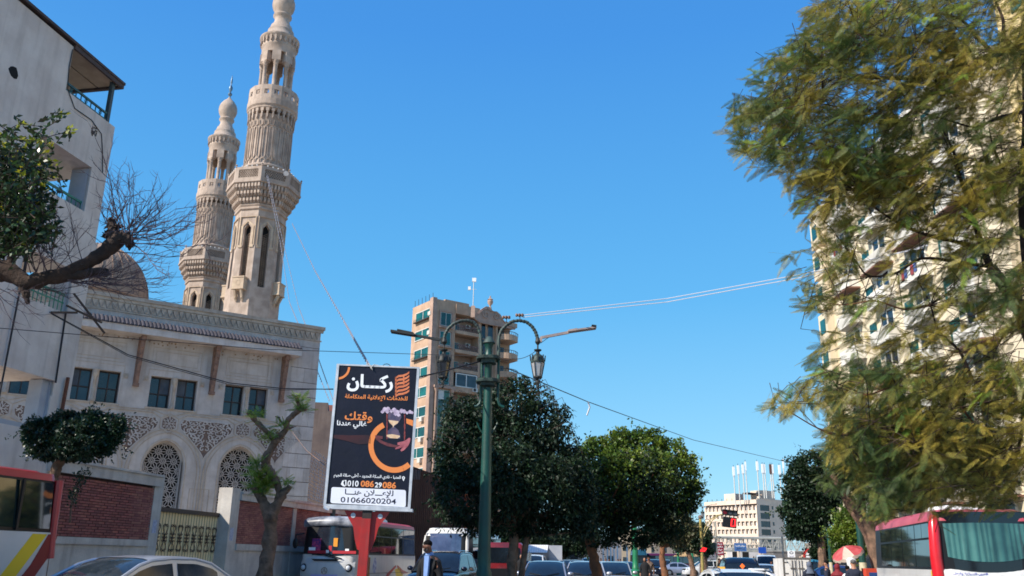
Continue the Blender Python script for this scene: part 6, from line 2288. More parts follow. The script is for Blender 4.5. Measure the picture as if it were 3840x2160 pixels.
# centre left minibus facing us
YM = 33.0
AZM = 192
d_ = Vector((sin(radians(AZM)), cos(radians(AZM))))
fx = (P(1125, 2000, YM).x + P(1345, 2000, YM).x) / 2
cxy = Vector((fx, YM)) - d_ * 3.6
bm = bus('white minibus with a red roof edge and a big windscreen facing us below the billboard', cxy.x, cxy.y, AZM, 7.2, 2.1, 2.86, 1.58, 2.66, mat('red roof edge', (186, 60, 66), (170, 52, 60), 1, 0.4), name='minibus', npane=4)
e = 3.6
ws = MB()
vs, fs = [], []
for j in range(5):
    z = 1.55 + j * 0.27
    for k in range(9):
        v = -1 + k / 4
        vs.append((e + 0.05 - 0.10 * j / 4 - 0.16 * v * v + 0.02, v * 0.96, z))
for j in range(4):
    for k in range(8):
        a = j * 9 + k
        fs.append((a, a + 1, a + 10, a + 9))
ws.add(vs, fs).build('windshield', mat('bus windscreen', (30, 34, 44), (40, 46, 56), 2, 0.08, spec=0.8), bm, smooth='full')
sh_ = MB()
vs, fs = [], []
prof_ = [(e + 0.02, 2.58), (e + 0.10, 2.66), (e + 0.06, 2.84), (e - 0.25, 2.93), (e - 0.6, 2.95)]
for (x, z) in prof_:
    for k in range(9):
        v = -1 + k / 4
        vs.append((x - 0.14 * v * v, v * 1.04, z - 0.06 * v * v))
for j in range(4):
    for k in range(8):
        a = j * 9 + k
        fs.append((a, a + 1, a + 10, a + 9))
sh_.add(vs, fs).build('peak', mat('dark blue grey peak', (84, 88, 98), (176, 178, 184), 2, 0.4), bm, smooth='full')
nose = MB()
vs, fs = [], []
for (x, z, hw_) in ((e + 0.0, 1.56, 0.98), (e + 0.1, 1.45, 1.02), (e + 0.18, 1.25, 1.04), (e + 0.2, 0.9, 1.04), (e + 0.16, 0.5, 1.0)):
    for k in range(9):
        v = -1 + k / 4
        vs.append((x - 0.2 * v * v * v * v - 0.05 * v * v, v * hw_, z))
for j in range(4):
    for k in range(8):
        a = j * 9 + k
        fs.append((a + 9, a + 10, a + 1, a))
nose.add(vs, fs).build('nose', m_busw, bm, smooth='full')
q = MB().prism([(-0.55, 1.42), (0.55, 1.42), (0.42, 1.35), (-0.42, 1.35)], 0, 0.02).build('vent', m_trimb, bm)
q.rotation_euler = (0, 0, radians(90))
q.location = (e + 0.19, 0, 0.0)
for s in (-1, 1):
    MB().ball((e + 0.06, s * 0.86, 1.12), 0.14, 12, 8, (0.7, 1, 1)).build('headlight', m_trimb, bm, smooth=True)
    MB().ball((e + 0.13, s * 0.86, 1.12), 0.09, 12, 8, (0.7, 1, 1)).build('headlight_lens', m_lampc, bm, smooth=True)
    MB().tube([(e - 0.05, s * 1.0, 2.3), (e + 0.2, s * 1.2, 2.25), (e + 0.2, s * 1.2, 1.9)], 0.03, 6).ball((e + 0.2, s * 1.2, 1.95), 0.12, 8, 6, (0.5, 0.9, 1.6)).build('wing_mirror', m_trimb, bm, smooth=True)
    MB().bar((e + 0.1, s * 0.1, 1.56), (e + 0.12, s * 0.1 + (0.5), 1.44), 0.03).build('wiper', m_trimb, bm)
bd = MB().ribbon([(0.11 * cos(a), 1.02 + 0.11 * sin(a)) for a in [k * pi / 8 for k in range(16)]], 0.02, 0, 0.02, True)
for a in (90, 210, 330):
    bd.ribbon([(0, 1.02), (0.1 * cos(radians(a)), 1.02 + 0.1 * sin(radians(a)))], 0.02, 0, 0.02)
q2 = bd.build('badge', m_chrome, bm)
q2.rotation_euler = (0, 0, radians(90))
q2.location = (e + 0.23, 0, 0.0)
MB().box(e + 0.15, e + 0.225, -0.5, 0.5, 0.72, 0.9).build('plate', mat('lilac plate', (186, 178, 214), rough=0.5), bm)
# clutter on the dashboard seen through the windscreen
for (y, z, w, h, m_) in ((0.65, 1.66, 0.9, 0.1, mat('red dashboard cloth', (176, 34, 48), rough=0.7)), (-0.4, 1.66, 0.7, 0.1, MATS['red dashboard cloth']), (0.28, 2.0, 0.16, 0.3, mat('orange pennant', (228, 150, 40), rough=0.7)), (-0.45, 1.9, 0.34, 0.45, mat('pink fan', (206, 70, 110), (60, 40, 110), 9, 0.7)),
                         (-0.6, 1.74, 0.26, 0.16, m_wprint), (0.75, 1.74, 0.14, 0.08, m_wprint), (0.1, 1.78, 0.12, 0.2, MATS['red dashboard cloth']), (0.0, 1.68, 0.12, 0.1, m_wprint)):
    MB().box(e + 0.075 - 0.1 * (z - 1.5), e + 0.082 - 0.1 * (z - 1.5), y - w / 2, y + w / 2, z - h / 2, z + h / 2).build('dashboard_item', m_, bm)
# roof machine and side graphics (our right is its left side, +y)
layer(1.9, 1.3, 0.2, [(2.84, 0), (2.95, 0.02), (3.12, 0.25)], 'roof_unit', m_busw, bm)
ysd = 1.055
sidep = lambda pts, nm, m_, d=0.0: MB().add([(x, ysd + d, z) for x, z in pts], [tuple(range(len(pts)))]).build(nm, m_, bm)
sidep([(2.55, 1.5), (2.05, 1.5), (2.05, 0.75), (2.55, 0.75)], 'side_poster', mat('brown side poster', (176, 120, 60), (120, 66, 40), 4, 0.6))
MB().add([(1.55 + 0.2 * cos(a), ysd, 1.2 + 0.3 * sin(a)) for a in [k * pi / 8 for k in range(16)]], [tuple(range(16))]).build('side_emblem', mat('violet emblem', (140, 140, 176), (210, 210, 220), 9, 0.6), bm)
sidep([(0.3, 0.35), (0.7, 0.35), (0.1, 0.9), (-0.9, 1.22), (-0.95, 1.14), (-0.1, 0.8)], 'red_swoosh', m_busred)
sidep([(-1.1, 1.22), (-1.05, 1.14), (-1.7, 0.85), (-2.6, 0.9), (-1.8, 1.02)], 'red_swoosh', m_busred)
sidep([(-0.8, 1.05), (-1.4, 1.12), (-1.9, 0.85), (-1.6, 0.7), (-1.0, 0.8)], 'yellow_swoosh', m_busy)
MB().box(-3.2, 3.3, ysd - 0.002, ysd + 0.004, 0.92, 0.935).build('panel_joint', m_trimb, bm)

# white bus behind it
YW = 42
fx = P(1648, 2020, YW).x
cxy = Vector((fx, YW)) - d_ * 3.6 + Vector((0.3, 0))
bw = bus('plain white bus parked behind the minibus, left of the near street lamp', cxy.x, cxy.y, AZM, 7.4, 2.2, 2.8, 1.5, 2.5, m_busw, npane=5, name='bus')
vs, fs = [], []
e = 3.7
for j in range(5):
    z = 1.45 + j * 0.29
    for k in range(9):
        v = -1 + k / 4
        vs.append((e + 0.06 - 0.06 * j / 4 - 0.1 * v * v, v * 0.93, z))
for j in range(4):
    for k in range(8):
        a = j * 9 + k
        fs.append((a, a + 1, a + 10, a + 9))
MB().add(vs, fs).build('windshield', mat('blue bus windscreen', (60, 76, 110), (84, 100, 134), 1.5, 0.08, spec=0.8), bw, smooth='full')
for s in (-1, 1):
    MB().tube([(e - 0.08, s * 1.03, 1.4), (e - 0.1, s * 1.02, 2.1), (e - 0.2, s * 0.98, 2.5)], 0.08, 8).build('corner_pillar', m_busw, bw, smooth=True)
layer(7.0, 1.9, 0.3, [(2.75, 0), (2.84, 0.03), (2.86, 0.1)], 'roof_deck', m_busw, bw, False)

# right hand bus: its back towards us
YR = 20.0
AZR = 12.0
d2 = Vector((sin(radians(AZR)), cos(radians(AZR))))
rc = P(3488, 2000, YR)                     # rear left corner
Lr, Wr = 7.0, 2.2
cxy = Vector((rc.x, YR)) + d2 * (Lr / 2) + Vector((cos(radians(AZR)), -sin(radians(AZR)))) * (Wr / 2)
br_ = bus('red and white bus at the right edge, green curtains in its back window', cxy.x, cxy.y, AZR, Lr, Wr, 2.72, 1.42, 2.46, mat('faded pink red roof', (186, 84, 92), (170, 70, 80), 1, 0.45), npane=4)
e = -Lr / 2
# back window panel, bowed, with curtains behind the pane
vs, fs = [], []
for j in range(5):
    for k in range(13):
        v = -1 + k / 6
        z = 1.48 + j * (2.66 - 1.48) / 4 - (0.12 * (1 - v * v) if j == 0 else 0)
        vs.append((e - 0.05 + 0.13 * v * v + 0.04 * j / 4, v * 0.98, z))
for j in range(4):
    for k in range(12):
        a = j * 13 + k
        fs.append((a, a + 13, a + 14, a + 1))
MB().add(vs, fs).build('rear_panel', mat('glossy black panel', (16, 18, 24), rough=0.15, spec=0.8), br_, smooth='full')
vs, fs = [], []
nk = 60
for j in range(2):
    for k in range(nk + 1):
        v = -1 + 2 * k / nk
        z = (1.72 - 0.12 * (1 - v * v)) if j == 0 else 2.40 + 0.02 * (1 - v * v)
        vs.append((e - 0.062 + 0.13 * v * v * 0.81 + 0.016 * sin(v * 40 + 2 * sin(v * 9)) + 0.02 * j, v * 0.88, z))
for k in range(nk):
    fs.append((k, nk + 1 + k, nk + 2 + k, k + 1))
MB().add(vs, fs).build('curtain', mat('sea green curtain seen through glass', (66, 116, 114), (48, 90, 92), 1.0, 0.35, spec=0.5, streak=0.85, streak_col=(24, 56, 62)), br_, smooth='full')  # dark vertical streaks paint the shade between the curtain folds
for s in (-1, 1):
    MB().tube([(e + 0.09, s * 1.0, 1.1), (e + 0.06, s * 1.02, 1.7), (e + 0.08, s * 0.99, 2.3), (e + 0.16, s * 0.95, 2.56)], [0.14, 0.13, 0.12, 0.09], 10).build('corner_pillar', mat('bright bus red', (214, 34, 44), (196, 26, 38), 2, 0.25, coat=0.4), br_, smooth=True)
# white tail
vs, fs = [], []
for j, (z, xo) in enumerate(((1.54, 0.0), (1.40, -0.12), (1.0, -0.14), (0.5, -0.12))):
    for k in range(13):
        v = -1 + k / 6
        zz_ = z - (0.15 * (1 - v * v) if j == 0 else 0.04 * (1 - v * v) if j == 1 else 0)
        vs.append((e + xo + 0.1 * v * v, v * 0.92, zz_))
for j in range(3):
    for k in range(12):
        a = j * 13 + k
        fs.append((a, a + 1, a + 14, a + 13))
MB().add(vs, fs).build('tail', m_busw, br_, smooth='full')
tx = text_mesh(arabic('العربي للسياحة والنقل'), -0.34, 0.34, 1.31, 1.375, 0, mat('blue print', (30, 60, 170), rough=0.5), 'lettering', br_, 0.03)
tx.rotation_euler = (0, 0, radians(-90))
tx.location = (e - 0.128, 0.42, 0)
bdg = MB().ribbon([(-0.12, 1.18), (-0.07, 1.28), (0.07, 1.28), (0.12, 1.18), (0, 1.12)], 0.03, 0, 0.03, True).build('badge', m_trimb, br_)
bdg.rotation_euler = (0, 0, radians(-90))
bdg.location = (e - 0.15, -0.25, 0.02)
MB().box(e + 0.25, e + 0.33, Wr / 2 - 0.004, Wr / 2 + 0.006, 0.4, 1.40).build('yellow_stripe', m_busy, br_)
for k in range(7):
    x = e + 0.5 + k * 0.8
    MB().box(x, x + 0.32, 0.9, 0.93, 1.5, 2.2).build('curtain', mat('grey green side curtain', (128, 146, 136), rough=0.9), br_)
MB().tube([(e + 1.6, -0.4, 2.74), (e + 1.9, 0.2, 2.82), (e + 2.3, 0.5, 2.78)], 0.1, 6).build('roof_bundle', m_wprint, br_)

# buses far down the road
for (px, Y, az, lab, mm_, H_) in ((2395, 125, 188, 'teal blue bus far down the road behind the bright green lamp', paint('teal', (30, 76, 96), 0.3, 0), 3.0),
                                  (2520, 128, 250, 'maroon bus standing across the road behind the small trees', paint('maroon', (96, 24, 60), 0.35, 0), 2.6)):
    b_ = bus(lab, Xat(px, Y), Y, az, 8.5, 2.3, H_, 1.3, 2.3, mm_, npane=5, pane_split=False, group='far buses')
    for ch in b_.children:
        if ch.name.startswith('body'):
            ch.data = ch.data.copy()
            ch.data.materials[0] = mm_
    if az < 200:
        MB().box(4.2, 4.27, -0.95, 0.95, 1.35, 2.3).build('windshield', m_glass_car, b_)
# red lorry cab behind the near lamp
t = empty('lorry', (Xat(1893, 43), 43, 0), radians(-90), 'red lorry cab with chrome mirrors between the near lamp and the tree trunk', 'lorry')
layer(1.9, 1.9, 0.18, [(0.5, 0.02), (1.4, 0.0), (2.15, 0.10), (2.25, 0.2)], 'cab', red_p, t)
MB().add([(0.965, -0.75, 1.35), (0.965, 0.75, 1.35), (0.90, 0.68, 2.02), (0.90, -0.68, 2.02)], [(0, 1, 2, 3)]).build('windshield', m_glass_car, t)
MB().box(-3.6, -1.0, -0.95, 0.95, 0.9, 1.9).build('load_bed', red_p, t)
MB().tube([(0.9, 1.0, 1.9), (1.05, 1.12, 1.9), (1.05, 1.12, 1.3), (0.9, 1.0, 1.25)], 0.03, 6).box(1.0, 1.06, 1.0, 1.22, 1.45, 1.8).build('wing_mirror', m_chrome, t)
MB().box(0.93, 0.99, -0.7, 0.7, 0.75, 1.1).build('grille', m_trimb, t)
for s in (-1, 1):
    MB().ball((0.95, s * 0.72, 1.0), 0.12, 8, 6, (.5, 1, 1)).build('headlight', m_lampc, t, smooth=True)
    for xx in (0.3, -2.6):
        X_ = Matrix.Translation((xx, s * 0.85, 0.4)) @ Matrix.Rotation(pi / 2, 4, 'X')
        MB(X_).lathe([(0.3, -0.12), (0.4, -0.1), (0.4, 0.1), (0.3, 0.12)], 16).build('wheel', m_black, t, smooth=True)
# white box truck seen from behind
YK = 47
a, b = P(2940, 2160, YK), P(3038, 2092, YK)
t = empty('box_truck', ((a.x + b.x) / 2, YK, 0), radians(90 - 8), 'white box truck seen from behind, two doors with locking bars', 'truck')
hw_ = (b.x - a.x) / 2
zt_ = b.z + 0.02
MB().box(0.05, 3.2, -hw_, hw_, 0.75, zt_ - 0.06).build('box', mat('truck white', (226, 222, 216), (208, 204, 198), 1.2, 0.6, streak=0.3), t)
for s in (-1, 1):
    d = MB().box(-0.02, 0.05, (0.02 if s > 0 else -hw_ + 0.09), (hw_ - 0.09 if s > 0 else -0.02), 0.85, zt_ - 0.12).build('door', MATS['truck white'], t)
    for o_ in (0.1, 0.24):
        MB().tube([(-0.05, s * o_, 0.8), (-0.05, s * o_, zt_ - 0.14)], 0.018, 6).build('locking_bar', mat('dull steel', (104, 100, 96), rough=0.5), d)
    MB().box(-0.06, -0.02, min(s * 0.05, s * 0.34), max(s * 0.05, s * 0.34), 1.25, 1.31).build('handle', MATS['dull steel'], d)
    for z in (1.0, 1.55, 1.9):
        MB().box(-0.045, -0.02, min(s * (hw_ - .25), s * (hw_ - .06)), max(s * (hw_ - .25), s * (hw_ - .06)), z, z + 0.05).build('hinge', MATS['dull steel'], d)
q = MB().ribbon([(-hw_ + 0.04, 0.78), (hw_ - 0.04, 0.78), (hw_ - 0.04, zt_ - 0.04), (-hw_ + 0.04, zt_ - 0.04)], 0.09, 0, 0.08, True).build('door_frame', MATS['dull steel'], t)
q.rotation_euler = (0, 0, radians(-90))
q.location = (-0.05, 0, 0)
for s in (-1, 1):
    X_ = Matrix.Translation((0.8, s * (hw_ - .15), 0.35)) @ Matrix.Rotation(pi / 2, 4, 'X')
    MB(X_).lathe([(0.25, -0.12), (0.35, -0.1), (0.35, 0.1), (0.25, 0.12)], 16).build('wheel', m_black, t, smooth=True)
# ================================================================ trees
NR = np.random.default_rng(12)
m_leaf_fic = mat('dark ficus leaf', (40, 62, 34), (24, 44, 28), 1.1, 0.55, island=0.45, trans=0.22, spec=0.4)
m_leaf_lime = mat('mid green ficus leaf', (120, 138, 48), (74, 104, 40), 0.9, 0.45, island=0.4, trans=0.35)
m_leaf_brown = mat('dusty brown green leaf', (98, 92, 62), (70, 80, 46), 1.2, 0.6, island=0.4, trans=0.2)
m_leaf_top = mat('clipped dark leaf', (34, 60, 34), (24, 46, 28), 2, 0.45, island=0.4, trans=0.2)
m_leaf_near = mat('leathery green leaf', (52, 74, 34), (34, 54, 30), 3, 0.35, island=0.5, trans=0.3)
m_leaf_yel = mat('young yellow leaf', (178, 170, 44), (140, 150, 40), 3, 0.4, island=0.3, trans=0.45)
m_frond = mat('feathery olive leaf', (170, 152, 66), (82, 102, 54), 0.9, 0.5, island=0.3, trans=0.42, lo=0.40, hi=0.60)
m_frond_g = mat('feathery fresh leaf', (156, 172, 66), (96, 134, 56), 3, 0.5, island=0.3, trans=0.4)
m_bark = mat('grey brown bark', (140, 110, 90), (96, 76, 62), 5, 0.95, 1.0, 22)
m_bark_r = mat('reddish bark', (138, 92, 62), (112, 76, 54), 4, 0.95, 1.0, 18)
m_bark_dk = mat('dark bark', (74, 56, 46), (50, 38, 32), 6, 0.95, 1.0, 25)


def nrm(a):
    return a / np.maximum(np.linalg.norm(a, axis=1, keepdims=True), 1e-9)


def leaf_quads(C, D, Nn, L_, W_, bend=0.0):
    """rhombic leaves: C base (n,3), D direction, Nn face normal, lengths, widths"""
    S_ = nrm(np.cross(D, Nn))
    L_ = np.asarray(L_).reshape(-1, 1)
    W_ = np.asarray(W_).reshape(-1, 1)
    v0 = C
    v1 = C + D * L_ * 0.45 + S_ * W_ * 0.5 + Nn * L_ * bend
    v2 = C + D * L_
    v3 = C + D * L_ * 0.45 - S_ * W_ * 0.5 + Nn * L_ * bend
    V = np.stack([v0, v1, v2, v3], axis=1).reshape(-1, 3)
    Fq = np.arange(len(V)).reshape(-1, 4)
    return V, Fq


def crown(name, blobs, Y, m, parent, n, size, depth=0.75, droop=0.3, clump=0.45, seed=1, flat_py=None, m_extra=None, aspect=0.5):
    """leaves gathered in small clumps on the outside of a crown made of round masses given at their place in the picture"""
    rg = np.random.default_rng(seed)
    cs, rs = [], []
    for b in blobs:
        px, py, r = b[:3]
        yy = Y + (b[3] if len(b) > 3 else 0)
        p = P(px, py, yy)
        zc = (p - EYE).dot(CF)
        cs.append([p.x, p.y, p.z])
        rs.append(r * zc / F_PX)
    cs, rs = np.array(cs), np.array(rs)
    o = np.array([parent.location[0], parent.location[1], parent.location[2]])
    w = rs ** 2
    per = 26
    nc = n // per
    k = rg.choice(len(cs), nc, p=w / w.sum())
    d = nrm(rg.normal(size=(nc, 3)))
    rr = rg.uniform(0.55, 1.0, (nc, 1)) ** 0.5
    cc = cs[k] + d * rs[k][:, None] * rr * np.array([1, depth, 1])
    # drop clumps buried deep in another mass
    keep = np.ones(nc, bool)
    for i in range(len(cs)):
        dd = np.linalg.norm((cc - cs[i]) / np.array([1, depth, 1]), axis=1)
        keep &= ~((dd < rs[i] * 0.5) & (rg.random(nc) < 0.7))
    cc, d = cc[keep], d[keep]
    nc = len(cc)
    ck = clump * rg.uniform(0.5, 1.25, (nc, 1, 1)) * float(rs.mean()) * 0.6
    ld = nrm(rg.normal(size=(nc * per, 3)) + np.array([0, 0, 0.25])).reshape(nc, per, 3)
    pos = cc[:, None, :] + ld * ck * rg.uniform(0.5, 1.0, (nc, per, 1))
    pos = pos.reshape(-1, 3)
    ld = ld.reshape(-1, 3)
    if flat_py is not None:
        zmin = P(1920, flat_py, Y).z
        lo_ = pos[:, 2] < zmin
        pos[lo_, 2] = zmin + rg.uniform(0, 0.35, lo_.sum())
    D = nrm(ld + rg.normal(scale=0.5, size=ld.shape) + np.array([0, 0, -droop]))
    Nn = nrm(np.cross(D, rg.normal(size=D.shape)))
    Nn = nrm(Nn + np.array([0, 0, 0.4]) - D * (Nn + np.array([0, 0, 0.4]) * D).sum(1, keepdims=True))
    sz = size * rg.uniform(0.65, 1.35, len(pos))
    # ragged shoots that stick out of the outline
    ns = nc // 7
    k = rg.choice(len(cs), ns, p=w / w.sum())
    ds = nrm(rg.normal(size=(ns, 3)) + np.array([0, 0, 0.1]))
    st = cs[k] + ds * rs[k][:, None] * 0.85
    far = np.ones(ns, bool)
    for i in range(len(cs)):
        far &= (np.linalg.norm(st + ds * 0.1 - cs[i], axis=1) > rs[i] * 0.8)
    st, ds = st[far], ds[far]
    u = rg.random((len(st), 14, 1))
    q = (st[:, None, :] + ds[:, None, :] * u * size * 4.5 + np.array([0, 0, -1.0]) * (u ** 2) * droop * size * 3 + rg.normal(scale=size * 0.35, size=(len(st), 14, 3))).reshape(-1, 3)
    if flat_py is not None:
        q = q[q[:, 2] > zmin]
    pos = np.concatenate([pos, q])
    dq = nrm(rg.normal(size=q.shape) + np.array([0, 0, -droop]))
    D = np.concatenate([D, dq])
    Nn = np.concatenate([Nn, nrm(np.cross(dq, rg.normal(size=dq.shape)))])
    sz = np.concatenate([sz, size * rg.uniform(0.7, 1.2, len(q))])
    V, Fq = leaf_quads(pos, D, Nn, sz, sz * aspect, 0.08)
    if m_extra:
        # brighter colour on the upper leaves paints the sunlit top of the crown
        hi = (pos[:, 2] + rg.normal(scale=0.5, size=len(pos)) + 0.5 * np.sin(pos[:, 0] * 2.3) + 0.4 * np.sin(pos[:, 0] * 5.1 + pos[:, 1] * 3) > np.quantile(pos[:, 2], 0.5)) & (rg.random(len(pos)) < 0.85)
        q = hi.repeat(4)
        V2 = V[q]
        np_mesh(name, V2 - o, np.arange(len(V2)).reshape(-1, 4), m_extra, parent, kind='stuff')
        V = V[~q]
        Fq = np.arange(len(V)).reshape(-1, 4)
    np_mesh(name, V - o, Fq, m, parent, kind='stuff')
    return cs, rs


def tree(label, px, Y, blobs, m, n, size, trunk, group=None, cat='tree', mtrunk=None, name='tree', **kw):
    x = gx(px, Y)
    t = empty(name, (x, Y, 0), 0, label, cat, group)
    cs, rs = crown('crown', blobs, Y, m, t, n, size, **kw)
    mt = mtrunk or m_bark
    rr = random.Random(int(px))
    pts, rad = [], []
    for (tx, ty, r) in trunk:
        p = P(tx, ty, Y)
        pts.append((p.x - x, 0, p.z))
        rad.append(r)
    if pts[0][2] > 0.05:
        pts.insert(0, (pts[0][0], 0, 0))
        rad.insert(0, rad[0] * 1.25)
    # extra rings for uneven bark
    P2, R2 = [], []
    for i in range(len(pts) - 1):
        for k in range(4):
            f_ = k / 4
            a, b = Vector(pts[i]), Vector(pts[i + 1])
            P2.append(a.lerp(b, f_) + Vector((rr.uniform(-.02, .02), rr.uniform(-.02, .02), 0)))
            R2.append((rad[i] * (1 - f_) + rad[i + 1] * f_) * rr.uniform(0.93, 1.07))
    P2.append(Vector(pts[-1]))
    R2.append(rad[-1])
    MB().tube(P2, R2, 12, jag=0.08, rnd=rr).build('trunk', mt, t, smooth=True)
    top = P2[-1]
    lb_ = MB()
    for i in range(len(cs)):
        c = Vector(cs[i]) - Vector((x, Y, 0))
        mid = top.lerp(c, 0.5) + Vector((0, 0, -0.1 * (c - top).length))
        lb_.tube([top, mid, c], [rad[-1] * 0.55, rad[-1] * 0.3, rad[-1] * 0.1], 6)
    lb_.build('limb', mt, t, smooth=True)
    return t, top


blobs = [(1745, 1610, 90), (1830, 1545, 90), (1925, 1530, 95), (2000, 1590, 100, 1), (1780, 1720, 125), (1920, 1700, 150), (2050, 1720, 120, 1), (1750, 1860, 110, -.5),
         (1880, 1870, 140), (2030, 1860, 140, .5), (2110, 1770, 85), (2150, 1850, 85), (2160, 1930, 75), (2120, 1900, 90), (2190, 1990, 50), (2185, 1800, 40), (2075, 1640, 60), (1700, 1780, 70), (1695, 1530, 36), (2118, 1560, 34), (1655, 1700, 32), (1960, 1440, 26), (1660, 1880, 34), (1790, 1940, 75), (1990, 1950, 70), (1920, 1780, 130, -1.2), (2040, 1800, 100, -1)]
t1, top1 = tree('dense weeping dark green tree right behind the near green street lamp', 1925, 28, blobs, m_leaf_fic, 52000, 0.135,
                [(1918, 2160, 0.17), (1925, 2050, 0.15), (1930, 1970, 0.14)], flat_py=2010, seed=3, droop=0.9, aspect=0.42, clump=0.5)
# a second stem and hanging leafy strands at the edges
MB().tube([(0.12, 0.1, 0), (0.3, 0.1, 1.4), (0.5, 0.1, 2.8)], [0.12, 0.1, 0.09], 10, jag=0.08, rnd=random.Random(2)).build('stem', m_bark, t1, smooth=True)
rg = np.random.default_rng(8)
SV, tw = [], MB()
strands = [(1660, 1600), (1680, 1560), (1650, 1660), (1655, 1720), (1690, 1520), (1730, 1490), (1640, 1640), (1665, 1830), (1650, 1880), (1680, 1900), (1960, 1425), (2000, 1440), (2050, 1470), (2090, 1510), (2060, 1500), (2130, 1600), (2030, 1450), (1900, 1440), (2160, 1660), (1720, 1930), (1700, 1780)]
for (sx_, sy_) in strands:
    for q in range(3):
        p = P(sx_ + rg.uniform(-18, 18), sy_ + rg.uniform(-15, 15), 28 + rg.uniform(-1, 1))
        base = Vector((p.x, p.y, p.z)) + Vector((0.5 if sx_ < 1850 else -0.5, 0, -0.15))
        tip = Vector((p.x, p.y, p.z)) + Vector((-0.15 if sx_ < 1850 else 0.25, 0, -0.35 - 0.3 * rg.random()))
        mid = Vector((p.x, p.y, p.z)) + Vector((0, 0, 0.12))
        tw.tube([base - t1.location, mid - t1.location, tip - t1.location], [0.014, 0.009, 0.004], 4)
        for j in range(16):
            f_ = j / 15
            c = base * (1 - f_) ** 2 + mid * 2 * f_ * (1 - f_) + tip * f_ ** 2
            SV.append([c.x, c.y, c.z])
tw.build('twig', m_bark_dk, t1)
SV = np.array(SV)
D = nrm(rg.normal(size=SV.shape) * 0.6 + np.array([0, 0, -0.8]))
Nn = nrm(np.cross(D, rg.normal(size=D.shape)))
V, Fq = leaf_quads(SV, D, Nn, rg.uniform(.1, .16, len(SV)), rg.uniform(.05, .07, len(SV)))
np_mesh('hanging_leaf', V - np.array(t1.location), Fq, m_leaf_fic, t1, kind='stuff')

blobs = [(2255, 1735, 90), (2340, 1715, 88), (2425, 1705, 90), (2500, 1730, 85), (2552, 1775, 60), (2300, 1850, 140), (2430, 1840, 140), (2530, 1850, 85), (2592, 1800, 32), (2600, 1850, 30),
         (2240, 1950, 110), (2380, 1950, 110), (2490, 1945, 85), (2200, 1850, 90), (2575, 1900, 34), (2330, 1800, 110, -1.2), (2450, 1780, 90, -1.2), (2280, 1680, 32), (2350, 1655, 30), (2400, 1650, 28), (2200, 1770, 50), (2330, 1640, 25), (2455, 1650, 30), (2592, 1738, 24), (2618, 1835, 22), (2180, 1700, 28)]
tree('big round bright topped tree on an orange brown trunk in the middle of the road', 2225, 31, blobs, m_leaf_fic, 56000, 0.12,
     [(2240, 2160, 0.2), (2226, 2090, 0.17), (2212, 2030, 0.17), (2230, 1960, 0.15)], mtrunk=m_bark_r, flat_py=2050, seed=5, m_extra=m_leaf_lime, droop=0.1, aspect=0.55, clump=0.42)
tree('small dusty brown green tree with a leaning pale trunk, far down the median', 2480, 62, [(2500, 1975, 38), (2545, 1962, 38), (2478, 2010, 28), (2575, 1985, 30), (2530, 2015, 34), (2565, 2020, 26)], m_leaf_brown, 9000, 0.2,
     [(2495, 2160, 0.24), (2482, 2090, 0.19), (2484, 2052, 0.17)], seed=6, mtrunk=m_bark_r, clump=0.5)
tree('small dark green far tree with a crooked trunk, left of the signal', 2600, 75, [(2600, 2000, 34), (2630, 2010, 30), (2585, 2035, 30), (2620, 2045, 30), (2645, 2040, 20), (2550, 2045, 22), (2660, 2060, 14)], m_leaf_fic, 9000, 0.2,
     [(2600, 2145, 0.26), (2590, 2100, 0.2), (2580, 2070, 0.2)], seed=7, clump=0.5)
tree('dark tree growing behind the yellow signal pole', 2640, 90, [(2640, 1990, 16), (2650, 2010, 18), (2630, 1975, 14), (2645, 2050, 22), (2640, 2070, 20)], m_leaf_fic, 5000, 0.22,
     [(2640, 2145, 0.42), (2640, 2080, 0.34)], seed=17, clump=0.5)
tree('dense tall dark tree at the left edge of the right hand trees, above the footbridge', 3030, 50, [(3045, 1745, 55), (3000, 1800, 55), (3065, 1830, 75), (2978, 1870, 42), (3015, 1930, 66), (3080, 1920, 60), (2990, 1985, 36), (3050, 1990, 42), (3100, 1850, 60), (2950, 1920, 24)],
     m_leaf_fic, 24000, 0.19, [(3085, 2160, 0.22), (3080, 2040, 0.2), (3060, 1960, 0.16)], seed=9, clump=0.45)
tree('compact round olive green tree behind the red parasol', 3190, 42, [(3190, 1955, 46), (3170, 2015, 50), (3222, 2010, 42), (3205, 2060, 36), (3160, 2060, 30), (3230, 1960, 26)],
     m_leaf_lime, 16000, 0.15, [(3200, 2160, 0.16), (3195, 2090, 0.14)], seed=10, clump=0.42)
tree('low feathery dark bush like tree beside the green pole', 3090, 55, [(3095, 2045, 36), (3070, 2075, 28), (3110, 2085, 28)],
     m_leaf_fic, 8000, 0.16, [(3095, 2160, 0.14), (3095, 2100, 0.1)], seed=13, clump=0.5)
tree('dark leafy tree behind the trunks of the weeping tree', 1900, 70, [(1890, 2020, 34), (1940, 2030, 36), (1985, 2020, 34), (2040, 2030, 36)], m_leaf_fic, 7000, 0.22,
     [(1905, 2150, 0.2), (1910, 2060, 0.16)], seed=14, clump=0.5)
tree('dark tree in the shade behind the white van with a ribbed awning', 2100, 72, [(2080, 2030, 42), (2130, 2035, 40), (2170, 2055, 30), (2100, 2060, 36), (2200, 2040, 36)], m_leaf_fic, 8000, 0.22,
     [(2110, 2150, 0.2), (2112, 2070, 0.16)], seed=15, clump=0.5)
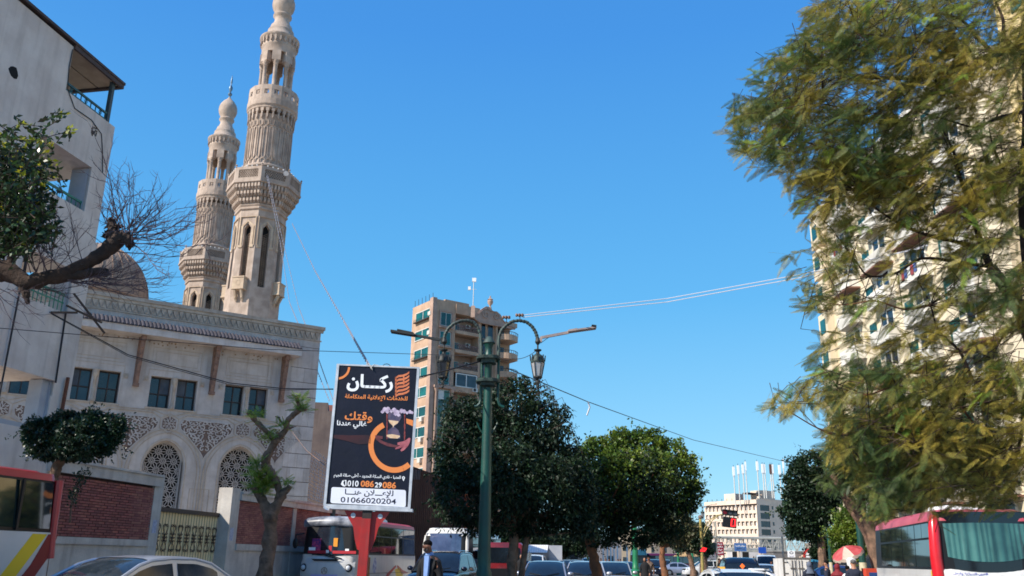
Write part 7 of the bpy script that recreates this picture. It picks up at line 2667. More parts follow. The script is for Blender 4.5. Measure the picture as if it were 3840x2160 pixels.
tree('clipped dark topiary tree in front of the brick wall, left of the gate', 195, 18, [(165, 1645, 72), (245, 1610, 66), (330, 1625, 80), (410, 1605, 52), (220, 1690, 60), (300, 1695, 56), (125, 1610, 38), (385, 1660, 48), (440, 1620, 30), (280, 1650, 80, -.4)],
     m_leaf_top, 26000, 0.075, [(190, 1880, 0.12), (200, 1790, 0.1), (215, 1745, 0.1), (240, 1700, 0.08)], seed=11, clump=0.36, flat_py=1752)
# loose shoot under the topiary
t = empty('shrub', (P(290, 1850, 18).x, 18.2, 0), 0, 'thin leafy shoot against the bricks just right of the topiary trunk', 'plant')
o_ = np.array(t.location)
cc = []
for (a, b) in (((265, 1900), (275, 1850)), ((275, 1850), (310, 1800)), ((310, 1800), (330, 1760)), ((300, 1810), (290, 1770)), ((270, 1870), (290, 1830))):
    for k in range(60):
        f_ = rg.random()
        p = P(a[0] + (b[0] - a[0]) * f_ + rg.normal() * 9, a[1] + (b[1] - a[1]) * f_ + rg.normal() * 9, 18.2 + rg.normal() * 0.08)
        cc.append(list(p))
cc = np.array(cc)
D = nrm(rg.normal(size=cc.shape))
V, Fq = leaf_quads(cc, D, nrm(np.cross(D, rg.normal(size=D.shape))), rg.uniform(.05, .09, len(cc)), rg.uniform(.025, .04, len(cc)))
np_mesh('leaf', V - o_, Fq, m_leaf_top, t, kind='stuff')
MB().tube([P(262, 1960, 18.2) - t.location, P(268, 1880, 18.2) - t.location, P(285, 1830, 18.2) - t.location, P(325, 1765, 18.2) - t.location], [0.02, 0.015, 0.01, 0.005], 5).build('stem', m_bark, t)


# ---------------------------------------------------------------- feathery fronds
def frond_unit(n=13, L_=1.0):
    """a twice divided leaf of length 1 along +x, face up +z, as (V, F)"""
    V, Fq = [], []
    for i in range(n):
        f_ = 0.12 + 0.86 * i / (n - 1)
        z = -0.10 * f_ * f_
        ln = 0.21 * sin(pi * (0.18 + 0.74 * f_)) ** 0.8
        for s in (-1, 1):
            x0 = f_
            a = radians(58 - 18 * f_)
            dx, dy = cos(a), s * sin(a)
            w = 0.034
            b = len(V)
            V += [(x0 - w * 0.5, 0, z), (x0 + w * 0.6, 0, z), (x0 + dx * ln + w * 0.25, dy * ln, z - 0.06 * ln), (x0 + dx * ln * 0.62 - w * 0.75, dy * ln * 0.62, z - 0.02 * ln)]
            Fq.append((b, b + 1, b + 2, b + 3))
    b = len(V)
    V += [(0, -0.006, 0), (0, 0.006, 0), (0.55, 0.005, -0.03), (0.55, -0.005, -0.03), (1.0, 0.002, -0.1), (1.0, -0.002, -0.1)]
    Fq += [(b, b + 3, b + 2, b + 1), (b + 3, b + 5, b + 4, b + 2)]
    return np.array(V), np.array(Fq)


FV, FF = frond_unit()


def fronds(base, D, L_, rg, roll=0.5):
    """place a frond at each base along D; returns one big mesh"""
    n = len(base)
    D = nrm(D)
    up = np.tile(np.array([0, 0, 1.0]), (n, 1)) + rg.normal(scale=roll, size=(n, 3))
    S_ = nrm(np.cross(up, D))
    U_ = np.cross(D, S_)
    L_ = np.asarray(L_).reshape(n, 1, 1)
    V = base[:, None, :] + L_ * (FV[None, :, 0:1] * D[:, None, :] + FV[None, :, 1:2] * S_[:, None, :] + FV[None, :, 2:3] * U_[:, None, :])
    Fq = FF[None] + (np.arange(n) * len(FV))[:, None, None]
    return V.reshape(-1, 3), Fq.reshape(-1, 4)


def frond_tree(t, blobs, Y0, Y1, ncl, L0, L1, seed, m, mg, wind, per=6, branches=None, tw_r=0.005):
    rg = np.random.default_rng(seed)
    w = np.array([b[2] ** 2 * b[3] for b in blobs])
    k = rg.choice(len(blobs), ncl, p=w / w.sum())
    o = Vector(t.location)
    B, D, L_ = [], [], []
    tw = MB()
    bp = [Vector(p) for br in (branches or []) for p in br]
    for i in range(ncl):
        b = blobs[k[i]]
        a, r = rg.uniform(0, 2 * pi), b[2] * sqrt(rg.random())
        Y = rg.uniform(Y0, Y1)
        p = P(b[0] + r * cos(a), b[1] + r * sin(a), Y)
        d = Vector((wind[0] + rg.normal() * 0.55, rg.normal() * 0.6, wind[1] + rg.normal() * 0.4)).normalized()
        ln = rg.uniform(0.25, 0.6) * (L1 / 0.4)
        st = p - d * ln
        if bp and rg.random() < 0.22:
            q = min(bp, key=lambda v: (v - st).length + 0.6 * rg.random())
            if (q - st).length < 1.6 * (L1 / 0.4):
                mid = q.lerp(st, 0.5) + Vector((0, 0, 0.05))
                tw.tube([q - o, mid - o, st - o, p - o], [tw_r * 1.5, tw_r * 1.2, tw_r, tw_r * 0.4], 4, cap=False)
        else:
            tw.tube([st - o, p - o], [tw_r, tw_r * 0.4], 4, cap=False)
        for j in range(per):
            f_ = (j + 0.5) / per
            c = st.lerp(p, 0.25 + 0.75 * f_)
            s = 1 if j % 2 else -1
            side = d.cross(Vector((0, 0, 1))).normalized()
            dd = d * (0.7 + 0.4 * f_) + side * s * (0.9 - 0.6 * f_) + Vector((rg.normal() * .25, rg.normal() * .25, -0.3 + rg.normal() * .3))
            B.append([c.x - o.x, c.y - o.y, c.z - o.z])
            D.append(list(dd))
            L_.append(rg.uniform(L0, L1))
    B, D, L_ = np.array(B), np.array(D), np.array(L_)
    g = (rg.random(ncl) < 0.05).repeat(per)
    V, Fq = fronds(B[~g], D[~g], L_[~g], rg)
    np_mesh('crown', V, Fq, m, t, kind='stuff')
    V, Fq = fronds(B[g], D[g], L_[g], rg)
    np_mesh('crown', V, Fq, mg, t, kind='stuff')
    tw.build('twig', m_bark_dk, t, kind='stuff')


def R1(x, y, Y=12.0):
    return P(2800 + x / 1.3414, y / 1.3414, Y)


def R2(x, y, Y=12.0):
    return P(2800 + x / 1.249, 1000 + y / 1.249, Y)


nt = empty('feathery_tree', (9.4, 12.0, 0), 0, 'large near feathery leaved tree overhanging the whole right side', 'tree')
o = Vector(nt.location)
trunk = [Vector((9.4, 12, 0)), Vector((9.2, 12.0, 2.0)), Vector((8.9, 12.0, 3.6)), R2(1420, 560), R2(1360, 380), R2(1299, 230), R2(1230, 120), R2(1140, 0)]
MB().tube([p - o for p in trunk], [0.34, 0.28, 0.24, 0.2, 0.14, 0.11, 0.095, 0.08], 12, jag=0.06, rnd=random.Random(4)).build('trunk', m_bark, nt, smooth=True)
brs = [
    ([R2(1360, 380, 12), P(3840, 800, 12.2), P(3850, 500, 12.4), R1(1395, 250), R1(1250, 275), R1(1100, 330), R1(950, 372), R1(820, 392), R1(650, 390), R1(500, 370), R1(400, 300)], 0.085),
    ([R1(950, 372), R1(850, 420, 12.4), R1(780, 470, 12.6), R1(700, 540, 12.8), R1(640, 600, 12.9)], 0.03),
    ([R1(1100, 330), R1(1000, 250, 11.6), R1(850, 200, 11.4), R1(700, 180, 11.3), R1(560, 170, 11.2)], 0.035),
    ([R1(1250, 275), R1(1150, 180), R1(1080, 100), R1(950, 60), R1(800, 30)], 0.035),
    ([R1(1395, 250), R1(1300, 200), R1(1290, 100), R1(1250, 0), R1(1200, -100)], 0.04),
    ([R2(1140, 0), R1(1190, 1250), R1(1150, 1130), R1(1110, 1000), R1(1070, 880), R1(1040, 760), R1(980, 640)], 0.055),
    ([R1(1190, 1250), R1(1050, 1215, 11.8), R1(900, 1180, 11.6), R1(760, 1120, 11.5), R1(640, 1040, 11.4), R1(560, 960, 11.4)], 0.035),
    ([R2(1140, 0), R2(1000, -20), R1(880, 1300), R1(760, 1370), R1(620, 1390), R1(560, 1330), R1(500, 1250)], 0.03),
    ([R2(1420, 560), R2(1299, 600, 11.8), R2(1180, 540, 11.7), R2(1060, 540, 11.6), R2(960, 560, 11.5), R2(850, 600, 11.4), R2(700, 670, 11.4), R2(580, 740, 11.3)], 0.045),
    ([R2(580, 740, 11.3), R2(440, 790, 11.3), R2(330, 755, 11.2), R2(200, 680, 11.1), R2(110, 640, 11.0)], 0.016),
    ([R2(850, 600, 11.4), R2(700, 560, 11.4), R2(560, 600, 11.4), R2(420, 560, 11.4)], 0.02),
    ([R2(960, 560, 11.5), R2(1010, 660, 11.4), R2(1080, 780, 11.3), R2(1110, 920, 11.2), R2(1160, 1050, 11.2)], 0.018),
    ([R2(1060, 540, 11.6), R2(1000, 400, 11.6), R2(900, 300, 11.6), R2(860, 180, 11.6), R2(800, 60, 11.6)], 0.026),
    ([R2(1299, 600), R2(1290, 760), R2(1250, 900), R2(1130, 930), R2(980, 1000)], 0.035),
    ([R2(860, 180, 11.6), R2(740, 200, 11.5), R2(600, 160, 11.4), R2(450, 180, 11.3), R2(300, 150, 11.2)], 0.018),
    ([R1(1395, 560), R1(1250, 600), R1(1150, 640), R1(1000, 600), R1(860, 560)], 0.03),
    ([R1(1395, 900), R1(1300, 860), R1(1240, 740), R1(1220, 640)], 0.026),
    ([R2(1180, 540, 11.7), R2(1150, 430), R2(1200, 330), R2(1260, 300)], 0.03),
    ([R2(960, 560, 11.5), R2(930, 660), R2(940, 720), R2(880, 770), R2(800, 770)], 0.012),
    ([R2(1010, 660, 11.4), R2(1120, 800), R2(1200, 880), R2(1299, 910)], 0.01),
    ([R1(500, 370), R1(380, 470, 11.6), R1(240, 520, 11.5), R1(120, 560, 11.4), R1(40, 600, 11.3)], 0.02),
    ([R1(700, 540, 12.8), R1(540, 640, 12.3), R1(400, 660, 12.0), R1(260, 700, 11.8), R1(180, 740, 11.7)], 0.018),
]
for pts, r in brs:
    # smooth the path
    sm = []
    for i in range(len(pts) - 1):
        for k in range(4):
            t_ = k / 4
            p0, p1, p2, p3 = pts[max(i - 1, 0)], pts[i], pts[i + 1], pts[min(i + 2, len(pts) - 1)]
            sm.append(0.5 * ((2 * p1) + (-p0 + p2) * t_ + (2 * p0 - 5 * p1 + 4 * p2 - p3) * t_ ** 2 + (-p0 + 3 * p1 - 3 * p2 + p3) * t_ ** 3))
    sm.append(pts[-1])
    n = len(sm)
    MB().tube([p - o for p in sm], [r * (1 - 0.8 * i / (n - 1)) for i in range(n)], 7, jag=0.05, rnd=random.Random(6)).build('branch', m_bark_dk if r > 0.025 else m_bark_r, nt, smooth=True)
blobs = [(3150, 100, 150, 1.2), (3400, 60, 200, 1.0), (3650, 80, 200, 1), (3060, 200, 100, 1.0), (2960, 330, 150, 1.3), (3150, 330, 130, .6), (2800, 420, 55, .8), (2850, 480, 110, 1.1), (2830, 590, 70, .6), (3050, 520, 180, 1.4), (3250, 560, 180, 1.2),
         (3450, 420, 170, .8), (3650, 350, 180, .8), (3150, 690, 130, 1.3), (3010, 700, 60, .8), (3360, 720, 130, 2.0), (3550, 700, 180, .7), (3750, 600, 130, 1), (3060, 800, 50, .5), (3160, 930, 110, .7), (3450, 1000, 180, .42), (3700, 1000, 160, .45), (3100, 1050, 70, .7),
         (2985, 990, 50, .5), (2990, 1050, 40, .5), (3150, 1180, 110, .5), (3050, 1130, 45, .5), (3350, 1220, 180, .42), (3600, 1250, 180, .42), (3780, 1150, 100, .6), (3070, 1440, 80, 1.0), (2960, 1520, 50, .7), (2870, 1510, 45, .7), (3250, 1480, 140, 1.2),
         (3450, 1500, 170, 1.1), (3650, 1550, 170, .8), (3780, 1450, 100, 1.3), (3060, 1330, 40, .6), (3200, 1650, 110, 1.2), (3400, 1700, 160, 1.1), (3620, 1740, 140, 1.0), (3780, 1700, 100, .9), (3300, 1830, 100, .8), (3520, 1830, 90, .7), (3720, 1820, 90, .7), (3080, 1300, 40, .4), (3950, 150, 200, .7), (4000, 600, 200, .6), (4000, 1100, 200, .5), (4000, 1600, 200, .6), (4250, 500, 220, .4), (4250, 1100, 220, .4), (3250, 180, 150, .9), (3500, 250, 150, .8), (3700, 780, 140, .8)]
bpts = [pts for pts, r in brs]
frond_tree(nt, blobs, 10.4, 13.6, 3900, 0.19, 0.33, 31, m_frond, m_frond_g, (-0.75, -0.25), branches=bpts)

# the second feathery tree, leaning behind the right hand bus
mt_ = empty('feathery_tree', (P(3300, 2100, 33).x, 33, 0), 0, 'second feathery tree with a thick leaning trunk behind the right hand bus', 'tree')
o = Vector(mt_.location)
pts = [Vector((o.x + 0.3, 33, 0)), P(3290, 2060, 33), P(3270, 2000, 33), P(3230, 1945, 33), P(3190, 1890, 33), P(3160, 1830, 33), P(3120, 1780, 33)]
MB().tube([p - o for p in pts], [0.4, 0.34, 0.3, 0.26, 0.22, 0.16, 0.1], 12, jag=0.1, rnd=random.Random(3)).build('trunk', m_bark, mt_, smooth=True)
br2 = [[P(3270, 2000, 33), P(3290, 1900, 33), P(3320, 1800, 33), P(3360, 1680, 33)], [P(3230, 1945, 33), P(3230, 1850, 33), P(3210, 1740, 33), P(3240, 1620, 33)], [P(3290, 1900, 33), P(3400, 1820, 33), P(3520, 1760, 33)]]
for pts in br2:
    MB().tube([p - o for p in pts], [0.2, 0.14, 0.09, 0.05][:len(pts)], 8, jag=0.08, rnd=random.Random(5)).build('branch', m_bark, mt_, smooth=True)
blobs = [(3180, 1700, 90, 1), (3280, 1620, 110, 1), (3400, 1650, 120, 1), (3250, 1760, 110, 1), (3380, 1800, 110, 1), (3500, 1780, 100, 1), (3130, 1800, 60, .8), (3600, 1700, 120, .8), (3700, 1800, 110, .8), (3150, 1600, 60, .6), (3320, 1880, 70, .8), (3480, 1880, 60, .7)]
m_frond2 = mat('darker green feathery leaf', (104, 116, 56), (62, 86, 46), 0.5, 0.5, island=0.3, trans=0.35)  # darker, greener leaf than on the near tree
frond_tree(mt_, blobs, 31.5, 35, 1300, 0.35, 0.6, 33, m_frond2, m_leaf_fic, (-0.4, -0.1), branches=br2 + [pts], tw_r=0.012)

# ---------------------------------------------------------------- pollarded tree with leaf tufts
def W4(x, y, Y=25.0):
    return P(900 + x / 1.986, 1430 + y / 1.986, Y)


pt = empty('pollarded_tree', (W4(185, 1449).x, 25, 0), 0, 'hard pruned twisting tree with leafy tufts on its stumps, left of the billboard', 'tree')
o = Vector(pt.location)
K = 25 / 3270 / 1.986 * 1.02 / 2       # half width of a crop pixel in metres
limbs = [([(150, 1700, 130), (180, 1449, 110), (215, 1250, 100), (225, 1100, 92), (228, 1020, 100), (250, 960, 90), (290, 890, 66), (325, 830, 58), (370, 785, 40)], 1),
         ([(228, 1030, 90), (195, 950, 72), (165, 880, 68), (120, 810, 52), (90, 790, 40)], 2),
         ([(285, 880, 50), (290, 800, 44), (262, 730, 60), (225, 680, 64), (190, 630, 66), (190, 580, 60), (225, 520, 56), (255, 460, 58), (275, 430, 54)], 3),
         ([(262, 445, 46), (225, 400, 36), (170, 345, 34), (120, 300, 34), (85, 255, 34), (55, 232, 26)], 4),
         ([(275, 430, 50), (310, 400, 44), (345, 355, 42), (350, 320, 36), (355, 295, 38), (385, 260, 42), (425, 228, 40), (440, 180, 30), (420, 120, 26)], 5),
         ([(425, 228, 34), (460, 212, 26), (498, 212, 16)], 6), ([(350, 355, 30), (385, 345, 16), (420, 335, 5)], 7), ([(300, 300, 6), (290, 270, 18), (262, 262, 5)], 8), ([(345, 330, 28), (305, 300, 16), (290, 270, 12)], 9)]
for path, sd_ in limbs:
    rr = random.Random(sd_)
    pts = [W4(x, y) - o for x, y, w in path]
    rad = [w * K for x, y, w in path]
    P2, R_ = [], []
    for i in range(len(pts) - 1):
        for k in range(3):
            P2.append(pts[i].lerp(pts[i + 1], k / 3) + Vector((0, rr.uniform(-.03, .03), 0)))
            R_.append((rad[i] * (1 - k / 3) + rad[i + 1] * k / 3) * rr.uniform(0.88, 1.12))
    P2.append(pts[-1])
    R_.append(rad[-1])
    MB().tube(P2, R_, 10, jag=0.14, rnd=rr).build('trunk' if sd_ == 1 else 'limb', m_bark, pt, smooth='full')
rg = np.random.default_rng(44)
B, D, L_ = [], [], []
for (x, y, n, s) in ((440, 110, 26, 1), (460, 180, 26, 1), (110, 215, 22, 1), (160, 230, 10, .8), (155, 300, 10, .8), (240, 372, 18, .9), (190, 408, 16, .9), (318, 312, 22, .9), (352, 745, 18, .9), (125, 600, 24, 1.1), (140, 680, 34, 1.2), (190, 740, 34, 1.3), (170, 800, 30, 1.2), (110, 760, 24, 1.1), (210, 700, 22, 1.1)):
    c = W4(x, y) - o
    for q in range(int(n * 1.7)):
        a = rg.uniform(0, 2 * pi)
        el = rg.uniform(-0.3, 0.9)
        B.append([c.x + rg.normal() * 0.07, c.y + rg.normal() * 0.1, c.z + rg.normal() * 0.06 - 0.1])
        D.append([cos(a) * cos(el), sin(a) * cos(el), sin(el)])
        L_.append(rg.uniform(0.24, 0.38) * s)
V, Fq = fronds(np.array(B), np.array(D), np.array(L_), rg)
np_mesh('leaf_tuft', V, Fq, m_frond_g, pt, kind='stuff')

# ---------------------------------------------------------------- near branch at the left with leaves and bare twigs
def L1(x, y, Y=9.0):
    return P(x / 1.704, 350 + y / 1.704, Y)


bt = empty('branching_tree', (-7.2, 9.0, 0), 0, 'near dark tree at the left edge: leafy crown, thick sawn branch and bare twigs', 'tree')
o = Vector(bt.location)
K = 9.6 / 3270 / 1.704 / 2
limbs = [([(-900, 2600, 260), (-700, 1900, 220), (-450, 1400, 190), (-200, 1160, 150), (-40, 1130, 150), (60, 1140, 120), (170, 1210, 100), (300, 1180, 92), (430, 1150, 86), (560, 1085, 84), (660, 1020, 88), (730, 960, 96), (780, 910, 90)], 1),
         ([(250, 1195, 70), (400, 1180, 64), (520, 1160, 58), (620, 1140, 56), (685, 1145, 52)], 2),
         ([(735, 950, 80), (728, 890, 70), (715, 830, 58), (712, 812, 50)], 3), ([(770, 920, 80), (815, 930, 70), (835, 975, 54)], 4),
         ([(150, 1220, 60), (165, 1280, 50), (178, 1345, 22)], 5), ([(-40, 1130, 110), (-60, 900, 60), (0, 600, 40), (60, 400, 20)], 6),
         ([(60, 1140, 60), (80, 1000, 36), (150, 800, 24), (230, 600, 14), (300, 420, 8)], 7), ([(80, 1000, 30), (200, 900, 18), (330, 850, 10), (420, 860, 5)], 8)]
for path, sd_ in limbs:
    rr = random.Random(sd_ + 20)
    pts = [L1(x, y) - o for x, y, w in path]
    rad = [w * K for x, y, w in path]
    P2, R_ = [], []
    for i in range(len(pts) - 1):
        for k in range(4):
            P2.append(pts[i].lerp(pts[i + 1], k / 4))
            R_.append((rad[i] * (1 - k / 4) + rad[i + 1] * k / 4) * rr.uniform(0.9, 1.1))
    P2.append(pts[-1])
    R_.append(rad[-1])
    MB().tube(P2, R_, 12, jag=0.14 if sd_ in (3, 4, 5) else 0.07, rnd=rr).build('branch' if sd_ > 1 else 'trunk', m_bark_dk, bt, smooth='full' if sd_ not in (3, 4, 5) else False)
# splintered wood round the saw cut
rr = random.Random(77)
sp_ = MB()
for q in range(60):
    x, y = rr.choice([(712, 825), (735, 870), (770, 930), (820, 950), (838, 975), (700, 850), (760, 860), (690, 900)])
    c = L1(x + rr.uniform(-22, 22), y + rr.uniform(-22, 22), 9 + rr.uniform(-.05, .05)) - o
    d = Vector((rr.uniform(-1, 1), rr.uniform(-1, 1), rr.uniform(-.6, 1))).normalized() * rr.uniform(0.03, 0.08)
    sp_.tube([c - d * 0.5, c + d], [rr.uniform(0.012, 0.024), 0.003], 4)
sp_.build('splinter', m_bark_dk, bt, kind='stuff')
tw = MB()


def twig(p, d, ln, r, depth, rr, grav=0.02):
    pts = [p]
    n = 6
    for i in range(n):
        d = (d + Vector((rr.uniform(-.22, .22), rr.uniform(-.16, .16), rr.uniform(-.2, .2) + grav))).normalized()
        pts.append(pts[-1] + d * ln / n)
    tw.tube(pts, [r * (1 - 0.7 * i / n) for i in range(n + 1)], 4, cap=False)
    if depth > 0:
        for i in range(1, n + 1):
            if rr.random() < 0.75:
                ax = Vector((rr.uniform(-1, 1), rr.uniform(-.6, .6), rr.uniform(-1, 1)))
                dd = (d + ax * 0.8).normalized()
                twig(pts[i], dd, ln * rr.uniform(0.3, 0.55), r * 0.6, depth - 1, rr, grav)


for q in range(30):
    x, y = rr.choice([(715, 860), (760, 880), (790, 900), (820, 930), (838, 960), (740, 960), (700, 1000)])
    ang = radians(rr.uniform(-35, 105))
    twig(L1(x, y, 9 + rr.uniform(-.05, .05)) - o, Vector((cos(ang), rr.uniform(-.35, .35), sin(ang))), rr.uniform(0.4, 0.95), 0.007, 2, rr, 0.05)
for q in range(18):
    x, y = rr.uniform(380, 640), 1180
    ang = radians(rr.uniform(-30, 12))
    twig(L1(x, y + rr.uniform(-10, 30), 9 + rr.uniform(-.1, .1)) - o, Vector((cos(ang), rr.uniform(-.3, .3), sin(ang))), rr.uniform(0.35, 0.8), 0.006, 2, rr, 0.06)
for q in range(16):
    x, y = rr.uniform(100, 560), 1150
    ang = radians(rr.uniform(60, 130))
    twig(L1(x, y, 9 + rr.uniform(-.1, .1)) - o, Vector((cos(ang), rr.uniform(-.3, .3), sin(ang))), rr.uniform(0.4, 0.9), 0.006, 2, rr, 0.0)
for q in range(12):
    x, y = rr.uniform(-50, 320), 1250
    ang = radians(rr.uniform(-60, 10))
    twig(L1(x, y, 9 + rr.uniform(-.1, .1)) - o, Vector((cos(ang), rr.uniform(-.3, .3), sin(ang))), rr.uniform(0.3, 0.6), 0.005, 1, rr, 0.05)
tw.build('bare_twig', mat('purple grey twig', (96, 78, 84), (76, 62, 66), 6, 0.9), bt, kind='stuff')
# leaves along leafy shoots
rg = np.random.default_rng(91)
BL, DL, YL_ = [], [], []
sh_ = MB()
blobs = [(40, 560, 90, 1), (150, 480, 90, 1), (180, 330, 60, .7), (60, 330, 80, .8), (240, 250, 60, .5), (300, 330, 60, .5), (100, 700, 110, 1.3), (230, 620, 90, 1.1), (290, 720, 80, 1.0), (200, 850, 110, 1.2), (60, 880, 100, 1.2), (330, 880, 60, .5), (300, 480, 70, .7), (20, 420, 80, 1), (380, 450, 40, .4), (-60, 700, 120, 1), (120, 960, 80, .8), (400, 140, 22, .25), (440, 220, 22, .25), (150, 190, 20, .2)]
w = np.array([b[2] ** 2 * b[3] for b in blobs])
kk = rg.choice(len(blobs), 560, p=w / w.sum())
kk = np.concatenate([kk, [17] * 3, [18] * 3, [19] * 3])
for i in kk:
    b = blobs[i]
    a, r = rg.uniform(0, 2 * pi), b[2] * sqrt(rg.random())
    tip = L1(b[0] + r * cos(a), b[1] + r * sin(a), 9 + rg.uniform(-.7, .7))
    d = Vector((0.6 + rg.normal() * .5, rg.normal() * .5, 0.35 + rg.normal() * .5)).normalized()
    ln = rg.uniform(.15, .32)
    st = tip - d * ln
    sh_.tube([st - o, tip - o], [0.006, 0.003], 4, cap=False)
    yb = (tip.z > L1(0, 420).z and rg.random() < 0.6) or rg.random() < 0.06
    for j in range(9):
        c = st.lerp(tip, j / 8)
        dd = (d + Vector(rg.normal(size=3)) * 0.75).normalized()
        BL.append([c.x - o.x, c.y - o.y, c.z - o.z])
        DL.append(list(dd))
        YL_.append(yb and j > 4)
BL, DL, YL_ = np.array(BL), np.array(DL), np.array(YL_)
sz = rg.uniform(0.055, 0.095, len(BL))
V, Fq = leaf_quads(BL, DL, nrm(np.cross(DL, rg.normal(size=DL.shape))), sz, sz * 0.48, 0.1)
q = YL_.repeat(4)
np_mesh('leaf', V[~q], np.arange((~q).sum()).reshape(-1, 4), m_leaf_near, bt, kind='stuff')
np_mesh('young_leaf', V[q], np.arange(q.sum()).reshape(-1, 4), m_leaf_yel, bt, kind='stuff')
sh_.build('shoot', m_bark_dk, bt, kind='stuff')
# ================================================================ people
def skin_mesh(name, verts, edges, radii, m, parent, root=0, sub=1):
    me = bpy.data.meshes.new(name)
    me.from_pydata(verts, edges, [])
    o = bpy.data.objects.new(name, me)
    COL.objects.link(o)
    o.modifiers.new('s', 'SKIN')
    sv = me.skin_vertices[0].data
    for i, r in enumerate(radii):
        sv[i].radius = r if isinstance(r, tuple) else (r, r)
        sv[i].use_root = (i == root)
    o.modifiers['s'].branch_smoothing = 0.6
    s = o.modifiers.new('b', 'SUBSURF')
    s.levels = sub
    s.render_levels = sub
    bpy.context.view_layer.update()
    m2 = bpy.data.meshes.new_from_object(o.evaluated_get(bpy.context.evaluated_depsgraph_get()))
    bpy.data.objects.remove(o)
    m2.name = name
    m2.materials.clear()
    m2.materials.append(m)
    m2.polygons.foreach_set('use_smooth', [True] * len(m2.polygons))
    o = bpy.data.objects.new(name, m2)
    COL.objects.link(o)
    o.parent = parent
    return o


m_skin = mat('brown skin', (120, 78, 58), (108, 68, 50), 6, 0.55)
m_skin2 = mat('tan skin', (176, 128, 100), (160, 112, 88), 6, 0.55)
m_hair = mat('black hair', (14, 13, 13), (24, 22, 22), 60, 0.95, spec=0.1)
m_greyhair = mat('grey hair', (110, 108, 106), (70, 68, 68), 30, 0.8)


